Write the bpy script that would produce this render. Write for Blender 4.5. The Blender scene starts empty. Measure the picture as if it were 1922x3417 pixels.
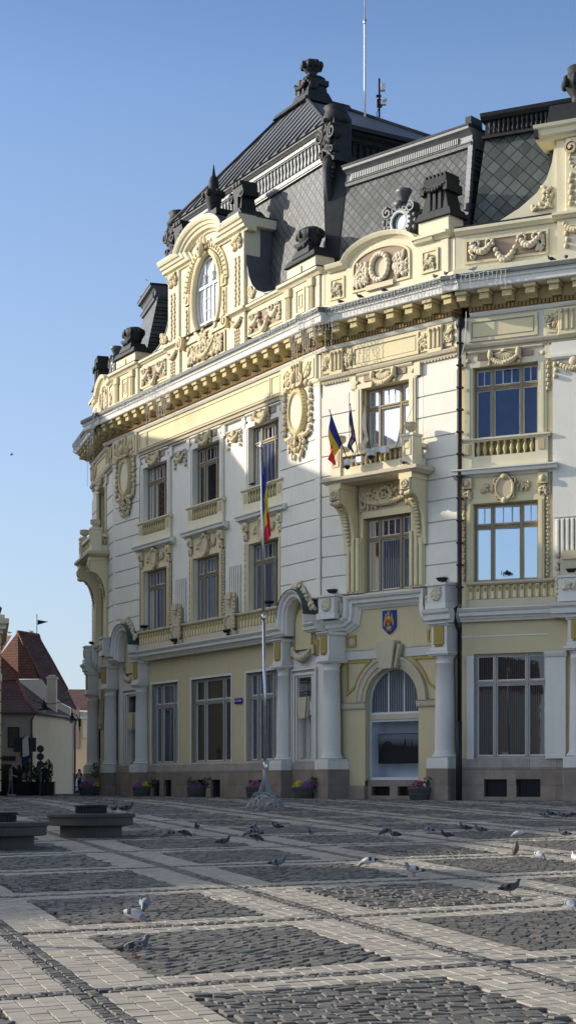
import bpy, math, random
from mathutils import Vector, Matrix
R = math.radians
PI = math.pi
rnd = random.Random(7)
scene = bpy.context.scene
COL = scene.collection

# ------------------------------------------------------------------ view geometry (a level lens about 58 mm, raised view)
FPX, HY, CX = 5500.0, 2620.0, 961.0
def ground_z(X, Y):
    z = -1.94 + 0.02 * Y
    if Y > 60:
        t = min(1.0, (Y - 60) / 14.0)
        z = -0.74 + 0.02 * 14 * (t - t * t / 2)
    return z
def on_ground(px, py):
    k = (px - CX) / FPX; b = (HY - py) / FPX
    lo, hi = 8.0, 400.0
    for _ in range(60):
        m = (lo + hi) / 2
        if ground_z(0, m) > b * m: hi = m
        else: lo = m
    return Vector((k * lo, lo, ground_z(0, lo)))
def at(px, py, Y):
    return Vector(((px - CX) / FPX * Y, Y, (HY - py) / FPX * Y))

# ------------------------------------------------------------------ materials
def new_mat(name):
    m = bpy.data.materials.new(name); m.use_nodes = True
    nt = m.node_tree; nt.nodes.clear()
    out = nt.nodes.new('ShaderNodeOutputMaterial')
    b = nt.nodes.new('ShaderNodeBsdfPrincipled')
    nt.links.new(b.outputs[0], out.inputs[0])
    return m, nt, b
def N(nt, typ, **kw):
    n = nt.nodes.new('ShaderNode' + typ)
    for k, v in kw.items():
        if hasattr(n, k): setattr(n, k, v)
        else: n.inputs[k].default_value = v
    return n
def mixc(nt, fac, a, b, mode='MIX'):
    n = nt.nodes.new('ShaderNodeMix'); n.data_type = 'RGBA'; n.blend_type = mode
    for i, v in ((0, fac), (6, a), (7, b)):
        if hasattr(v, 'links'): nt.links.new(v, n.inputs[i])
        elif i == 0: n.inputs[0].default_value = v
        else: n.inputs[i].default_value = tuple(v) + ((1,) if len(v) == 3 else ())
    return n.outputs[2]
def ramp(nt, src, p0, p1, c0=(0, 0, 0), c1=(1, 1, 1)):
    r = nt.nodes.new('ShaderNodeValToRGB')
    r.color_ramp.elements[0].position = p0; r.color_ramp.elements[1].position = p1
    r.color_ramp.elements[0].color = tuple(c0) + (1,); r.color_ramp.elements[1].color = tuple(c1) + (1,)
    nt.links.new(src, r.inputs[0]); return r.outputs[0]
def mathn(nt, op, a, b=0.0):
    n = nt.nodes.new('ShaderNodeMath'); n.operation = op
    for i, v in ((0, a), (1, b)):
        if hasattr(v, 'links'): nt.links.new(v, n.inputs[i])
        else: n.inputs[i].default_value = v
    return n.outputs[0]
def coord(nt, scale=(1, 1, 1), rot=(0, 0, 0), geo=False):
    if geo:
        c = nt.nodes.new('ShaderNodeNewGeometry').outputs['Position']
    else:
        c = nt.nodes.new('ShaderNodeTexCoord').outputs['Object']
    m = nt.nodes.new('ShaderNodeMapping'); m.inputs['Scale'].default_value = scale; m.inputs['Rotation'].default_value = rot
    nt.links.new(c, m.inputs[0]); return m.outputs[0]
def noise(nt, vec, scale, detail=4, rough=.55):
    n = nt.nodes.new('ShaderNodeTexNoise'); n.inputs['Scale'].default_value = scale
    n.inputs['Detail'].default_value = detail; n.inputs['Roughness'].default_value = rough
    nt.links.new(vec, n.inputs['Vector']); return n.outputs[0]
def bump(nt, h, b, strength=.3, dist=.02):
    n = nt.nodes.new('ShaderNodeBump'); n.inputs['Strength'].default_value = strength; n.inputs['Distance'].default_value = dist
    nt.links.new(h, n.inputs['Height']); nt.links.new(n.outputs[0], b.inputs['Normal'])

MATS = {}
def plaster(name, c, dirt_shade=(.16, .14, .11), amt=.35, rough=.9, bs=.25, streak=True):
    """painted render: patchy colour, fine grain, grime streaks that run down"""
    m, nt, b = new_mat(name)
    v = coord(nt)
    n1 = noise(nt, v, .9, 5); n2 = noise(nt, v, 9, 4)
    dark = tuple(x * .88 for x in c); lite = tuple(min(.95, x * 1.05) for x in c)
    col = mixc(nt, n1, dark, lite)
    if streak:
        vs = coord(nt, (5, 5, .35)); s = ramp(nt, noise(nt, vs, 1.0, 6, .65), .52, .78)
        s2 = mathn(nt, 'MULTIPLY', s, amt)
        col = mixc(nt, s2, col, tuple(.55 * a + .45 * d for a, d in zip(c, dirt_shade)))
    g = ramp(nt, n2, .60, .80)
    col = mixc(nt, mathn(nt, 'MULTIPLY', g, amt * .7), col, dirt_shade)
    ao = nt.nodes.new('ShaderNodeAmbientOcclusion'); ao.samples = 4; ao.inputs['Distance'].default_value = .16   # crevice shade put into the colour, in hollows and under ledges
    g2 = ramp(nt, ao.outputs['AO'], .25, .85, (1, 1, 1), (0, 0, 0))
    col = mixc(nt, mathn(nt, 'MULTIPLY', g2, .35 + amt * .5), col, tuple(x * .55 for x in dirt_shade))
    nt.links.new(col, b.inputs['Base Color']); b.inputs['Roughness'].default_value = rough
    b.inputs['Specular IOR Level'].default_value = .2
    bump(nt, noise(nt, v, 30, 5), b, bs, .01)
    MATS[name] = m; return m
def simple(name, c, rough=.6, metal=0., var=.25, ns=6., spec=.4, bs=.15):
    m, nt, b = new_mat(name)
    v = coord(nt); n1 = noise(nt, v, ns, 5)
    col = mixc(nt, n1, tuple(x * (1 - var) for x in c), tuple(min(1, x * (1 + var)) for x in c))
    nt.links.new(col, b.inputs['Base Color'])
    b.inputs['Roughness'].default_value = rough; b.inputs['Metallic'].default_value = metal
    b.inputs['Specular IOR Level'].default_value = spec
    if bs: bump(nt, noise(nt, v, ns * 4, 4), b, bs, .01)
    MATS[name] = m; return m

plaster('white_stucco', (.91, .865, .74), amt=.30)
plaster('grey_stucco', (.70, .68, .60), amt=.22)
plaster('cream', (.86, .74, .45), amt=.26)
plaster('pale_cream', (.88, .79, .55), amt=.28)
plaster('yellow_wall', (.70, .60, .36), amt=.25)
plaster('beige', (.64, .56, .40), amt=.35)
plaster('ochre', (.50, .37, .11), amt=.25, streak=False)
plaster('pale_ochre', (.66, .54, .28), amt=.25, streak=False)
plaster('brown_ochre', (.33, .21, .08), amt=.3, streak=False)
plaster('rose_brown', (.44, .32, .23), amt=.2, streak=False)
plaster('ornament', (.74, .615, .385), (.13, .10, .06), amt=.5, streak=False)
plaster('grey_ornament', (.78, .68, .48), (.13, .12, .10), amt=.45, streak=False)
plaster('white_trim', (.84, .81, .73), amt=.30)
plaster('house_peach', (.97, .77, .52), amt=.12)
plaster('house_cream', (.90, .76, .60), amt=.2)
plaster('house_grey', (.56, .48, .40), amt=.3)
simple('dark_metal', (.030, .032, .033), .62, 0.0, .5, 3, .25)
simple('roof_metal', (.15, .155, .165), .42, .3, .3, 2, .5)
simple('zinc', (.29, .29, .28), .5, .3, .25, 4)
simple('green_metal', (.135, .15, .14), .65, .0, .35, 3)
simple('verdigris', (.055, .095, .085), .6, .1, .5, 4)
simple('iron', (.02, .02, .022), .5, .3, .3, 10)
simple('steel', (.55, .55, .56), .25, .9, .15, 6)
simple('bright_metal', (.75, .75, .75), .3, .6, .1, 6)
simple('wood_frame', (.30, .235, .13), .6, 0, .25, 8)
simple('grey_frame', (.42, .39, .33), .6, 0, .2, 8)
simple('white_sash', (.74, .75, .76), .45, 0, .08, 8)
simple('tub', (.085, .085, .08), .8, 0, .35, 12)
simple('leaf', (.055, .095, .028), .7, 0, .5, 9)
simple('petal_purple', (.30, .06, .36), .7, 0, .45, 25)
simple('petal_yellow', (.62, .46, .03), .7, 0, .35, 25)
simple('petal_pink', (.42, .07, .25), .7, 0, .4, 25)
simple('flag_blue', (.015, .035, .30), .75, 0, .2, 6)
simple('flag_yellow', (.85, .60, .03), .75, 0, .15, 6)
simple('flag_red', (.78, .03, .045), .75, 0, .15, 6)
simple('flag_eu', (.018, .024, .16), .75, 0, .2, 6)
simple('flag_white', (.75, .73, .70), .8, 0, .12, 6)
simple('sign_blue', (.015, .03, .33), .4, 0, .1, 6)
simple('gold', (.62, .42, .05), .4, .2, .2, 12)
simple('plastic_white', (.78, .78, .77), .35, 0, .05, 6)
simple('plastic_black', (.015, .015, .017), .3, 0, .2, 6)
simple('sign_back', (.035, .035, .038), .5, 0, .3, 6)
simple('skin', (.48, .30, .22), .6, 0, .1, 12)
simple('hair', (.025, .018, .013), .6, 0, .3, 20)
simple('cloth_black', (.018, .018, .021), .85, 0, .3, 14)
simple('cloth_beige', (.42, .36, .28), .85, 0, .2, 14)
simple('cloth_jeans', (.13, .17, .25), .85, 0, .25, 14)
simple('cloth_white', (.66, .65, .63), .85, 0, .1, 14)
simple('cloth_brown', (.06, .045, .035), .85, 0, .2, 14)
simple('shoe_white', (.70, .70, .70), .6, 0, .1, 14)
simple('car_white', (.62, .64, .68), .25, 0, .05, 4)
simple('car_blue', (.10, .20, .42), .25, 0, .1, 4)
simple('rubber', (.015, .015, .015), .8, 0, .2, 10)
simple('lamp_glass', (.62, .62, .58), .3, 0, .1, 6)
simple('bird_leg', (.28, .08, .075), .6, 0, .2, 20)
simple('bird_beak', (.06, .055, .05), .5, 0, .2, 20)
simple('lights_cable', (.70, .70, .68), .4, 0, .1, 20)

def stone_mat(name, c, c2, rough=.75, sx=1.1, sz=.62, mortar=(.12, .10, .085)):
    m, nt, b = new_mat(name)
    v = coord(nt, (1, 1, 1), (R(90), 0, 0))
    br = N(nt, 'TexBrick'); br.inputs['Scale'].default_value = 1
    br.inputs['Color1'].default_value = c + (1,); br.inputs['Color2'].default_value = c2 + (1,)
    br.inputs['Mortar'].default_value = mortar + (1,)
    br.inputs['Mortar Size'].default_value = .006; br.inputs['Brick Width'].default_value = sx; br.inputs['Row Height'].default_value = sz
    nt.links.new(v, br.inputs['Vector'])
    w = coord(nt); n1 = noise(nt, w, 1.6, 6, .7); n2 = noise(nt, w, 40, 3)
    col = mixc(nt, n1, (.45, .42, .40), (1.25, 1.2, 1.15)); col = mixc(nt, 1.0, br.outputs[0], col, 'MULTIPLY')
    col = mixc(nt, mathn(nt, 'MULTIPLY', ramp(nt, n2, .55, .75), .35), col, (.06, .05, .045))
    nt.links.new(col, b.inputs['Base Color']); b.inputs['Roughness'].default_value = rough
    bump(nt, noise(nt, w, 25, 5), b, .3, .01)
    MATS[name] = m
stone_mat('granite', (.42, .35, .29), (.30, .255, .215))
stone_mat('pale_stone', (.56, .52, .46), (.46, .42, .37))
stone_mat('bench_stone', (.085, .077, .062), (.07, .063, .052), .7, 3., 3.)

def slate_mat(name, c, w=.36, ang=45, geo=False, line=.024):
    """diamond laid slates: a square lattice turned on its corner, each slate its own grey"""
    m, nt, b = new_mat(name)
    v0 = coord(nt, (1, 1, 1), (R(90), 0, 0))
    mp = nt.nodes.new('ShaderNodeMapping'); mp.inputs['Rotation'].default_value = (0, 0, R(ang)); mp.inputs['Scale'].default_value = (1, 1.0, 0)
    nt.links.new(v0, mp.inputs[0])
    br = N(nt, 'TexBrick'); br.offset = 0; br.inputs['Scale'].default_value = 1
    br.inputs['Color1'].default_value = tuple(x * .60 for x in c) + (1,); br.inputs['Color2'].default_value = tuple(x * 1.40 for x in c) + (1,)
    br.inputs['Mortar'].default_value = tuple(x * .12 for x in c) + (1,)
    br.inputs['Mortar Size'].default_value = line; br.inputs['Mortar Smooth'].default_value = .2
    br.inputs['Brick Width'].default_value = w; br.inputs['Row Height'].default_value = w
    nt.links.new(mp.outputs[0], br.inputs['Vector'])
    n1 = noise(nt, coord(nt), 1.2, 6, .7)
    col = mixc(nt, 1.0, br.outputs[0], mixc(nt, n1, (.55, .56, .55), (1.35, 1.36, 1.33)), 'MULTIPLY')
    vs = coord(nt, (4, 4, .3)); s = ramp(nt, noise(nt, vs, 1.0, 5, .65), .55, .75)
    col = mixc(nt, mathn(nt, 'MULTIPLY', s, .25), col, (.20, .21, .20))
    nt.links.new(col, b.inputs['Base Color']); b.inputs['Roughness'].default_value = .55; b.inputs['Specular IOR Level'].default_value = .4
    inv = mathn(nt, 'SUBTRACT', 1.0, br.outputs['Fac'])
    bump(nt, inv, b, .6, .03)
    MATS[name] = m
slate_mat('slate', (.082, .089, .089), .31)
slate_mat('slate_green', (.085, .10, .093), .46, 45)

def tile_mat(name, c, rowh=.28, bw=.2):
    m, nt, b = new_mat(name)
    v = coord(nt, (1, 1, 1), (R(90), 0, 0))
    br = N(nt, 'TexBrick'); br.inputs['Scale'].default_value = 1
    br.inputs['Color1'].default_value = tuple(x * .78 for x in c) + (1,); br.inputs['Color2'].default_value = tuple(x * 1.22 for x in c) + (1,)
    br.inputs['Mortar'].default_value = tuple(x * .45 for x in c) + (1,); br.inputs['Mortar Size'].default_value = .02
    br.inputs['Brick Width'].default_value = bw; br.inputs['Row Height'].default_value = rowh
    nt.links.new(v, br.inputs['Vector'])
    n1 = noise(nt, coord(nt), .8, 6, .7)
    col = mixc(nt, 1.0, br.outputs[0], mixc(nt, n1, (.6, .6, .6), (1.3, 1.25, 1.2)), 'MULTIPLY')
    nt.links.new(col, b.inputs['Base Color']); b.inputs['Roughness'].default_value = .85
    bump(nt, mathn(nt, 'SUBTRACT', 1.0, br.outputs['Fac']), b, .5, .04)
    MATS[name] = m
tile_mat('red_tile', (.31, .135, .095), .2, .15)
tile_mat('dark_red_tile', (.15, .07, .058), .2, .15)  # darker tile; on the old house it carries the shade of one slope

def glass(name, inner, refl, stripes=None, sc=7.0, tint=(1, 1, 1)):
    """window pane: dark room (with hanging blinds where the photo shows them) under a reflecting sheet"""
    m = bpy.data.materials.new(name); m.use_nodes = True; nt = m.node_tree; nt.nodes.clear()
    out = nt.nodes.new('ShaderNodeOutputMaterial')
    d = nt.nodes.new('ShaderNodeBsdfDiffuse'); g = nt.nodes.new('ShaderNodeBsdfGlossy'); mx = nt.nodes.new('ShaderNodeMixShader')
    g.inputs['Roughness'].default_value = .015; g.inputs['Color'].default_value = tint + (1,)
    v = coord(nt); n1 = noise(nt, v, 1.3, 3)
    col = mixc(nt, n1, tuple(x * .5 for x in inner), tuple(x * 1.5 for x in inner))
    if stripes:
        w = nt.nodes.new('ShaderNodeTexWave'); w.wave_type = 'BANDS'; w.bands_direction = 'X'
        w.inputs['Scale'].default_value = sc; w.inputs['Distortion'].default_value = 2.2; w.inputs['Detail Scale'].default_value = .4
        nt.links.new(v, w.inputs['Vector'])
        col = mixc(nt, ramp(nt, w.outputs['Fac'], .62, .9), col, stripes)
    nt.links.new(col, d.inputs['Color'])
    lw = nt.nodes.new('ShaderNodeFresnel'); lw.inputs['IOR'].default_value = 1.55
    f = mathn(nt, 'ADD', mathn(nt, 'MULTIPLY', lw.outputs[0], 1.0), refl); f = mathn(nt, 'MINIMUM', f, 1.0)
    bp = nt.nodes.new('ShaderNodeBump'); bp.inputs['Strength'].default_value = .03; bp.inputs['Distance'].default_value = .02
    nt.links.new(noise(nt, v, 1.6, 2), bp.inputs['Height']); nt.links.new(bp.outputs[0], g.inputs['Normal'])
    nt.links.new(f, mx.inputs[0]); nt.links.new(d.outputs[0], mx.inputs[1]); nt.links.new(g.outputs[0], mx.inputs[2])
    nt.links.new(mx.outputs[0], out.inputs[0]); MATS[name] = m
glass('pane_dark', (.018, .020, .024), .06)
glass('pane_blue', (.020, .032, .085), .03, None, 7.0, (.6, .75, 1.0))
glass('pane_sky', (.03, .04, .06), .80, None, 7.0, (.74, .88, 1.0))
glass('pane_blinds', (.02, .025, .035), .06, (.32, .35, .40), 3.2)
glass('pane_brown', (.028, .022, .018), .05, (.10, .09, .08), 4.0)
glass('pane_pale', (.30, .34, .38), .30)
glass('pane_curtain', (.05, .065, .10), .08, (.17, .20, .28), .9)
glass('pane_drape', (.03, .035, .05), .07, (.13, .15, .19), .45)
glass('pane_net', (.10, .12, .15), .08, (.22, .25, .29), 1.7)

def paver_mats():
    for name, c, v_ in (('paver', (.40, .36, .295), .22), ('sett', (.155, .143, .124), .4)):
        m, nt, b = new_mat(name)
        v = coord(nt, geo=True)
        n0 = noise(nt, v, .35, 3); n1 = noise(nt, v, 3.1, 5, .7); n2 = noise(nt, v, 60, 4)
        isl = nt.nodes.new('ShaderNodeNewGeometry').outputs['Random Per Island']
        k = mathn(nt, 'ADD', mathn(nt, 'MULTIPLY', isl, .55), mathn(nt, 'MULTIPLY', n1, .45))
        col = mixc(nt, k, tuple(x * (1 - v_) for x in c), tuple(x * (1 + v_) for x in c))
        col = mixc(nt, mathn(nt, 'MULTIPLY', ramp(nt, n0, .5, .7), .25), col, tuple(x * .6 for x in c))
        col = mixc(nt, mathn(nt, 'MULTIPLY', ramp(nt, n2, .58, .75), .3), col, tuple(x * 1.5 for x in c))
        nt.links.new(col, b.inputs['Base Color']); b.inputs['Roughness'].default_value = .78 if name == 'paver' else .62
        b.inputs['Specular IOR Level'].default_value = .35
        bump(nt, noise(nt, v, 45, 5, .65), b, .35 if name == 'paver' else .7, .012)
        MATS[name] = m
    m, nt, b = new_mat('joint_soil')
    v = coord(nt, geo=True)
    col = mixc(nt, noise(nt, v, 2.0, 6, .7), (.030, .027, .022), (.085, .075, .058))
    nt.links.new(col, b.inputs['Base Color']); b.inputs['Roughness'].default_value = .95
    bump(nt, noise(nt, v, 30, 4), b, .5, .01); MATS['joint_soil'] = m
    m, nt, b = new_mat('rubble')
    v = coord(nt)
    vo = nt.nodes.new('ShaderNodeTexVoronoi'); vo.inputs['Scale'].default_value = 5.5; nt.links.new(v, vo.inputs['Vector'])
    ve = nt.nodes.new('ShaderNodeTexVoronoi'); ve.feature = 'DISTANCE_TO_EDGE'; ve.inputs['Scale'].default_value = 5.5; nt.links.new(v, ve.inputs['Vector'])
    sep = nt.nodes.new('ShaderNodeSeparateColor'); nt.links.new(vo.outputs['Color'], sep.inputs[0])
    col = mixc(nt, sep.outputs[0], (.14, .125, .105), (.33, .31, .28))
    col = mixc(nt, ramp(nt, ve.outputs['Distance'], .02, .06), (.42, .40, .36), col)
    nt.links.new(col, b.inputs['Base Color']); b.inputs['Roughness'].default_value = .9
    bump(nt, ve.outputs['Distance'], b, .9, .12); MATS['rubble'] = m
paver_mats()

# ------------------------------------------------------------------ mesh builder
def _sphere(seg, ring):
    v = [(0, 0, 1)]; f = []
    for i in range(1, ring):
        a = PI * i / ring
        for j in range(seg):
            t = 2 * PI * j / seg; v.append((math.sin(a) * math.cos(t), math.sin(a) * math.sin(t), math.cos(a)))
    v.append((0, 0, -1)); last = len(v) - 1
    for j in range(seg): f.append((0, 1 + j, 1 + (j + 1) % seg))
    for i in range(ring - 2):
        for j in range(seg):
            a = 1 + i * seg + j; b = 1 + i * seg + (j + 1) % seg
            f.append((a, a + seg, b + seg, b))
    o = 1 + (ring - 2) * seg
    for j in range(seg): f.append((o + j, last, o + (j + 1) % seg))
    return v, f
SPH = {(s, r): _sphere(s, r) for s, r in ((6, 4), (8, 5), (12, 8), (20, 12))}

class MB:
    """collects boxes, mouldings, lathes and lumps into ONE mesh; x along the face, y inward, z up"""
    def __init__(s): s.v = []; s.f = []; s.mi = []; s.sm = []; s.m = 0; s.smooth = False
    def add(s, vs, fs, smooth=None):
        o = len(s.v); s.v += [tuple(p) for p in vs]
        sm = s.smooth if smooth is None else smooth
        for f in fs: s.f.append(tuple(i + o for i in f)); s.mi.append(s.m); s.sm.append(sm)
        return s
    def box(s, x0, x1, y0, y1, z0, z1):
        if x0 > x1: x0, x1 = x1, x0
        return s.add([(x0, y0, z0), (x1, y0, z0), (x1, y1, z0), (x0, y1, z0), (x0, y0, z1), (x1, y0, z1), (x1, y1, z1), (x0, y1, z1)],
                     [(0, 1, 5, 4), (1, 2, 6, 5), (2, 3, 7, 6), (3, 0, 4, 7), (4, 5, 6, 7), (3, 2, 1, 0)], False)
    def bbox(s, x0, x1, y0, y1, z0, z1, b=.02):
        """box with chamfered front edges"""
        return s.add([(x0, y0 + b, z0), (x1, y0 + b, z0), (x1, y0 + b, z1), (x0, y0 + b, z1), (x0 + b, y0, z0 + b), (x1 - b, y0, z0 + b), (x1 - b, y0, z1 - b), (x0 + b, y0, z1 - b),
                      (x0, y1, z0), (x1, y1, z0), (x1, y1, z1), (x0, y1, z1)],
                     [(4, 5, 6, 7), (0, 1, 5, 4), (1, 2, 6, 5), (2, 3, 7, 6), (3, 0, 4, 7), (8, 9, 1, 0), (9, 10, 2, 1), (10, 11, 3, 2), (11, 8, 0, 3)], False)
    def hexa(s, p):
        return s.add(p, [(0, 1, 5, 4), (1, 2, 6, 5), (2, 3, 7, 6), (3, 0, 4, 7), (4, 5, 6, 7), (3, 2, 1, 0)], False)
    def taper(s, cx, cy, z0, z1, a0, b0, a1, b1):
        return s.hexa([(cx - a0, cy - b0, z0), (cx + a0, cy - b0, z0), (cx + a0, cy + b0, z0), (cx - a0, cy + b0, z0),
                       (cx - a1, cy - b1, z1), (cx + a1, cy - b1, z1), (cx + a1, cy + b1, z1), (cx - a1, cy + b1, z1)])
    def quad(s, *p): return s.add(p, [tuple(range(len(p)))], False)
    def plate(s, pts, y0, y1, back=False):
        """polygon in (x,z) (counter-clockwise seen from outside) with its face at y0 and edges back to y1"""
        n = len(pts); vs = [(x, y0, z) for x, z in pts] + [(x, y1, z) for x, z in pts]
        fs = [tuple(range(n))] + [(i, i + n, (i + 1) % n + n, (i + 1) % n) for i in range(n)]
        if back: fs.append(tuple(range(2 * n - 1, n - 1, -1)))
        return s.add(vs, fs, False)
    def side(s, pts, x0, x1):
        """polygon in (y,z) swept along x, with end caps"""
        n = len(pts); vs = [(x0, y, z) for y, z in pts] + [(x1, y, z) for y, z in pts]
        fs = [tuple(range(n)), tuple(range(2 * n - 1, n - 1, -1))] + [((i + 1) % n, i, i + n, (i + 1) % n + n) for i in range(n)]
        return s.add(vs, fs, False)
    def path(s, prof, pts, closed=False, smooth=False, cap=True):
        """sweep a profile [(n,y)] along a path in (x,z); n is measured to the left of the path, corners mitred"""
        P = [Vector(p) for p in pts]; n = len(P); m = len(prof); vs = []
        for i, p in enumerate(P):
            a = P[i - 1] if (i > 0 or closed) else None; b = P[(i + 1) % n] if (i < n - 1 or closed) else None
            d1 = (p - a).normalized() if a is not None else (b - p).normalized()
            d2 = (b - p).normalized() if b is not None else d1
            n1 = Vector((-d1.y, d1.x)); n2 = Vector((-d2.y, d2.x)); q = n1 + n2
            if q.length < 1e-6: q = n1
            q.normalize(); k = 1 / max(.35, q.dot(n1))
            for (o, y) in prof: vs.append((p.x + q.x * o * k, y, p.y + q.y * o * k))
        fs = []
        for i in range(n if closed else n - 1):
            j = (i + 1) % n
            for t in range(m - 1):
                fs.append((i * m + t, i * m + t + 1, j * m + t + 1, j * m + t))
        if cap and not closed:
            fs.append(tuple(range(m))); fs.append(tuple((n - 1) * m + t for t in range(m - 1, -1, -1)))
        return s.add(vs, fs, smooth)
    def mold(s, prof, x0, x1):
        """horizontal moulding: profile [(y,z)] from bottom to top, swept x0..x1, ends closed"""
        n = len(prof); vs = [(x0, y, z) for y, z in prof] + [(x1, y, z) for y, z in prof]
        fs = [(i, i + n, i + n + 1, i + 1) for i in range(n - 1)]
        fs += [tuple(range(n)), tuple(range(2 * n - 1, n - 1, -1))]
        return s.add(vs, fs, False)
    def arc(s, prof, cx, cz, a0, a1, n=24, rz=1.0, closed=False, smooth=False):
        """sweep profile [(r,y)] round a centre in the (x,z) plane"""
        m = len(prof); vs = []; cnt = n if closed else n + 1
        for i in range(cnt):
            a = R(a0 + (a1 - a0) * i / n)
            for r, y in prof: vs.append((cx + math.cos(a) * r, y, cz + math.sin(a) * r * rz))
        fs = []
        for i in range(n):
            j = (i + 1) % cnt
            for t in range(m - 1): fs.append((i * m + t, j * m + t, j * m + t + 1, i * m + t + 1))
        return s.add(vs, fs, smooth)
    def lathe(s, prof, cx, cy, n=16, smooth=True, sx=1, sy=1):
        m = len(prof); vs = []
        for i in range(n):
            a = 2 * PI * i / n
            for r, z in prof: vs.append((cx + math.cos(a) * r * sx, cy + math.sin(a) * r * sy, z))
        fs = []
        for i in range(n):
            j = (i + 1) % n
            for t in range(m - 1): fs.append((i * m + t, j * m + t, j * m + t + 1, i * m + t + 1))
        fs.append(tuple(i * m + m - 1 for i in range(n))); fs.append(tuple(i * m for i in range(n - 1, -1, -1)))
        return s.add(vs, fs, smooth)
    def ell(s, c, r, q=(8, 5), rot=None, smooth=True):
        v, f = SPH[q]; M = rot
        vs = []
        for p in v:
            w = Vector((p[0] * r[0], p[1] * r[1], p[2] * r[2]))
            if M is not None: w = M @ w
            vs.append((c[0] + w.x, c[1] + w.y, c[2] + w.z))
        return s.add(vs, f, smooth)
    def tube(s, pts, r, n=6, smooth=True, r1=None):
        P = [Vector(p) for p in pts]; vs = []; m = len(P)
        for i, p in enumerate(P):
            d = (P[min(i + 1, m - 1)] - P[max(i - 1, 0)]).normalized()
            up = Vector((0, 0, 1)) if abs(d.z) < .9 else Vector((0, 1, 0))
            a = d.cross(up).normalized(); b = d.cross(a)
            rr = r if r1 is None else r + (r1 - r) * i / max(1, m - 1)
            for j in range(n):
                t = 2 * PI * j / n; w = p + (a * math.cos(t) + b * math.sin(t)) * rr; vs.append(tuple(w))
        fs = []
        for i in range(m - 1):
            for j in range(n):
                k = (j + 1) % n; fs.append((i * n + j, i * n + k, (i + 1) * n + k, (i + 1) * n + j))
        fs.append(tuple(range(n))); fs.append(tuple((m - 1) * n + j for j in range(n - 1, -1, -1)))
        return s.add(vs, fs, smooth)
    def mirror(s, L):
        s.v = [(L - x, y, z) for x, y, z in s.v]; s.f = [tuple(reversed(f)) for f in s.f]; return s
    def build(s, name, mats, parent=None, face=None, label=None):
        me = bpy.data.meshes.new(name); me.from_pydata(s.v, [], s.f)
        for m in (mats if isinstance(mats, (list, tuple)) else [mats]): me.materials.append(MATS[m])
        me.polygons.foreach_set('material_index', s.mi); me.polygons.foreach_set('use_smooth', s.sm); me.update()
        import bmesh as _b
        bm = _b.new(); bm.from_mesh(me); _b.ops.recalc_face_normals(bm, faces=bm.faces) if len(bm.faces) < 60000 else None; bm.to_mesh(me); bm.free()
        o = bpy.data.objects.new(name, me); COL.objects.link(o)
        if face is not None:
            o.location = Vector((face.ox, face.oy, 0)) - (parent.location if parent is not None else Vector((0, 0, 0)))
            o.rotation_euler = (0, 0, -face.th)
        if parent is not None: o.parent = parent
        if label: o['label'] = label
        return o

def islands(mb, gap=.12):
    par = list(range(len(mb.v)))
    def fd(a):
        while par[a] != a: par[a] = par[par[a]]; a = par[a]
        return a
    for f in mb.f:
        r = fd(f[0])
        for i in f[1:]: par[fd(i)] = r
    bx = {}
    for i, p in enumerate(mb.v):
        r = fd(i); b = bx.get(r)
        if b is None: bx[r] = [p[0], p[0], p[1], p[1], p[2], p[2]]
        else: b[0] = min(b[0], p[0]); b[1] = max(b[1], p[0]); b[2] = min(b[2], p[1]); b[3] = max(b[3], p[1]); b[4] = min(b[4], p[2]); b[5] = max(b[5], p[2])
    keys = list(bx)
    if len(keys) > 600: return None
    gp_ = {k: k for k in keys}
    def g2(a):
        while gp_[a] != a: a = gp_[a]
        return a
    for i, a in enumerate(keys):
        A_ = bx[a]
        for b in keys[:i]:
            B_ = bx[b]
            if all(A_[2 * k] - gap < B_[2 * k + 1] + gap and B_[2 * k] - gap < A_[2 * k + 1] + gap for k in range(3)):
                ra, rb = g2(a), g2(b)
                if ra != rb: gp_[ra] = rb
    return [g2(fd(i)) for i in range(len(mb.v))]
def split(mb):
    lab = islands(mb)
    if lab is None: return [mb]
    ids = sorted(set(lab))
    if len(ids) == 1 or len(ids) > 14: return [mb]
    out = []
    for k in ids:
        n = MB(); mp = {}
        for i, p in enumerate(mb.v):
            if lab[i] == k: mp[i] = len(n.v); n.v.append(p)
        for f, m, s in zip(mb.f, mb.mi, mb.sm):
            if lab[f[0]] == k: n.f.append(tuple(mp[i] for i in f)); n.mi.append(m); n.sm.append(s)
        out.append(n)
    return out
def thing(name, label, cat, loc=(0, 0, 0), rz=0, group=None):
    o = bpy.data.objects.new(name, None); COL.objects.link(o); o.empty_display_size = .2
    o.location = loc; o.rotation_euler = (0, 0, rz); tag(o, label, cat, group); return o
def tag(o, label, cat, group=None):
    o['label'] = label; o['category'] = cat
    if group: o['group'] = group
    return o
def structure(o): o['kind'] = 'structure'; return o
class Face:
    def __init__(s, ox, oy, deg, L):
        s.ox, s.oy, s.th, s.L = ox, oy, R(deg), L; s.c, s.s = math.cos(s.th), math.sin(s.th)
    def w(s, u, y, z): return Vector((s.ox + u * s.c + y * s.s, s.oy - u * s.s + y * s.c, z))
    def ut(s, px, py, y=0):
        k = (px - CX) / FPX; ox, oy = s.ox + s.s * y, s.oy + s.c * y
        u = (k * oy - ox) / (s.c + k * s.s); return u, (HY - py) * (oy - u * s.s) / FPX

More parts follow.
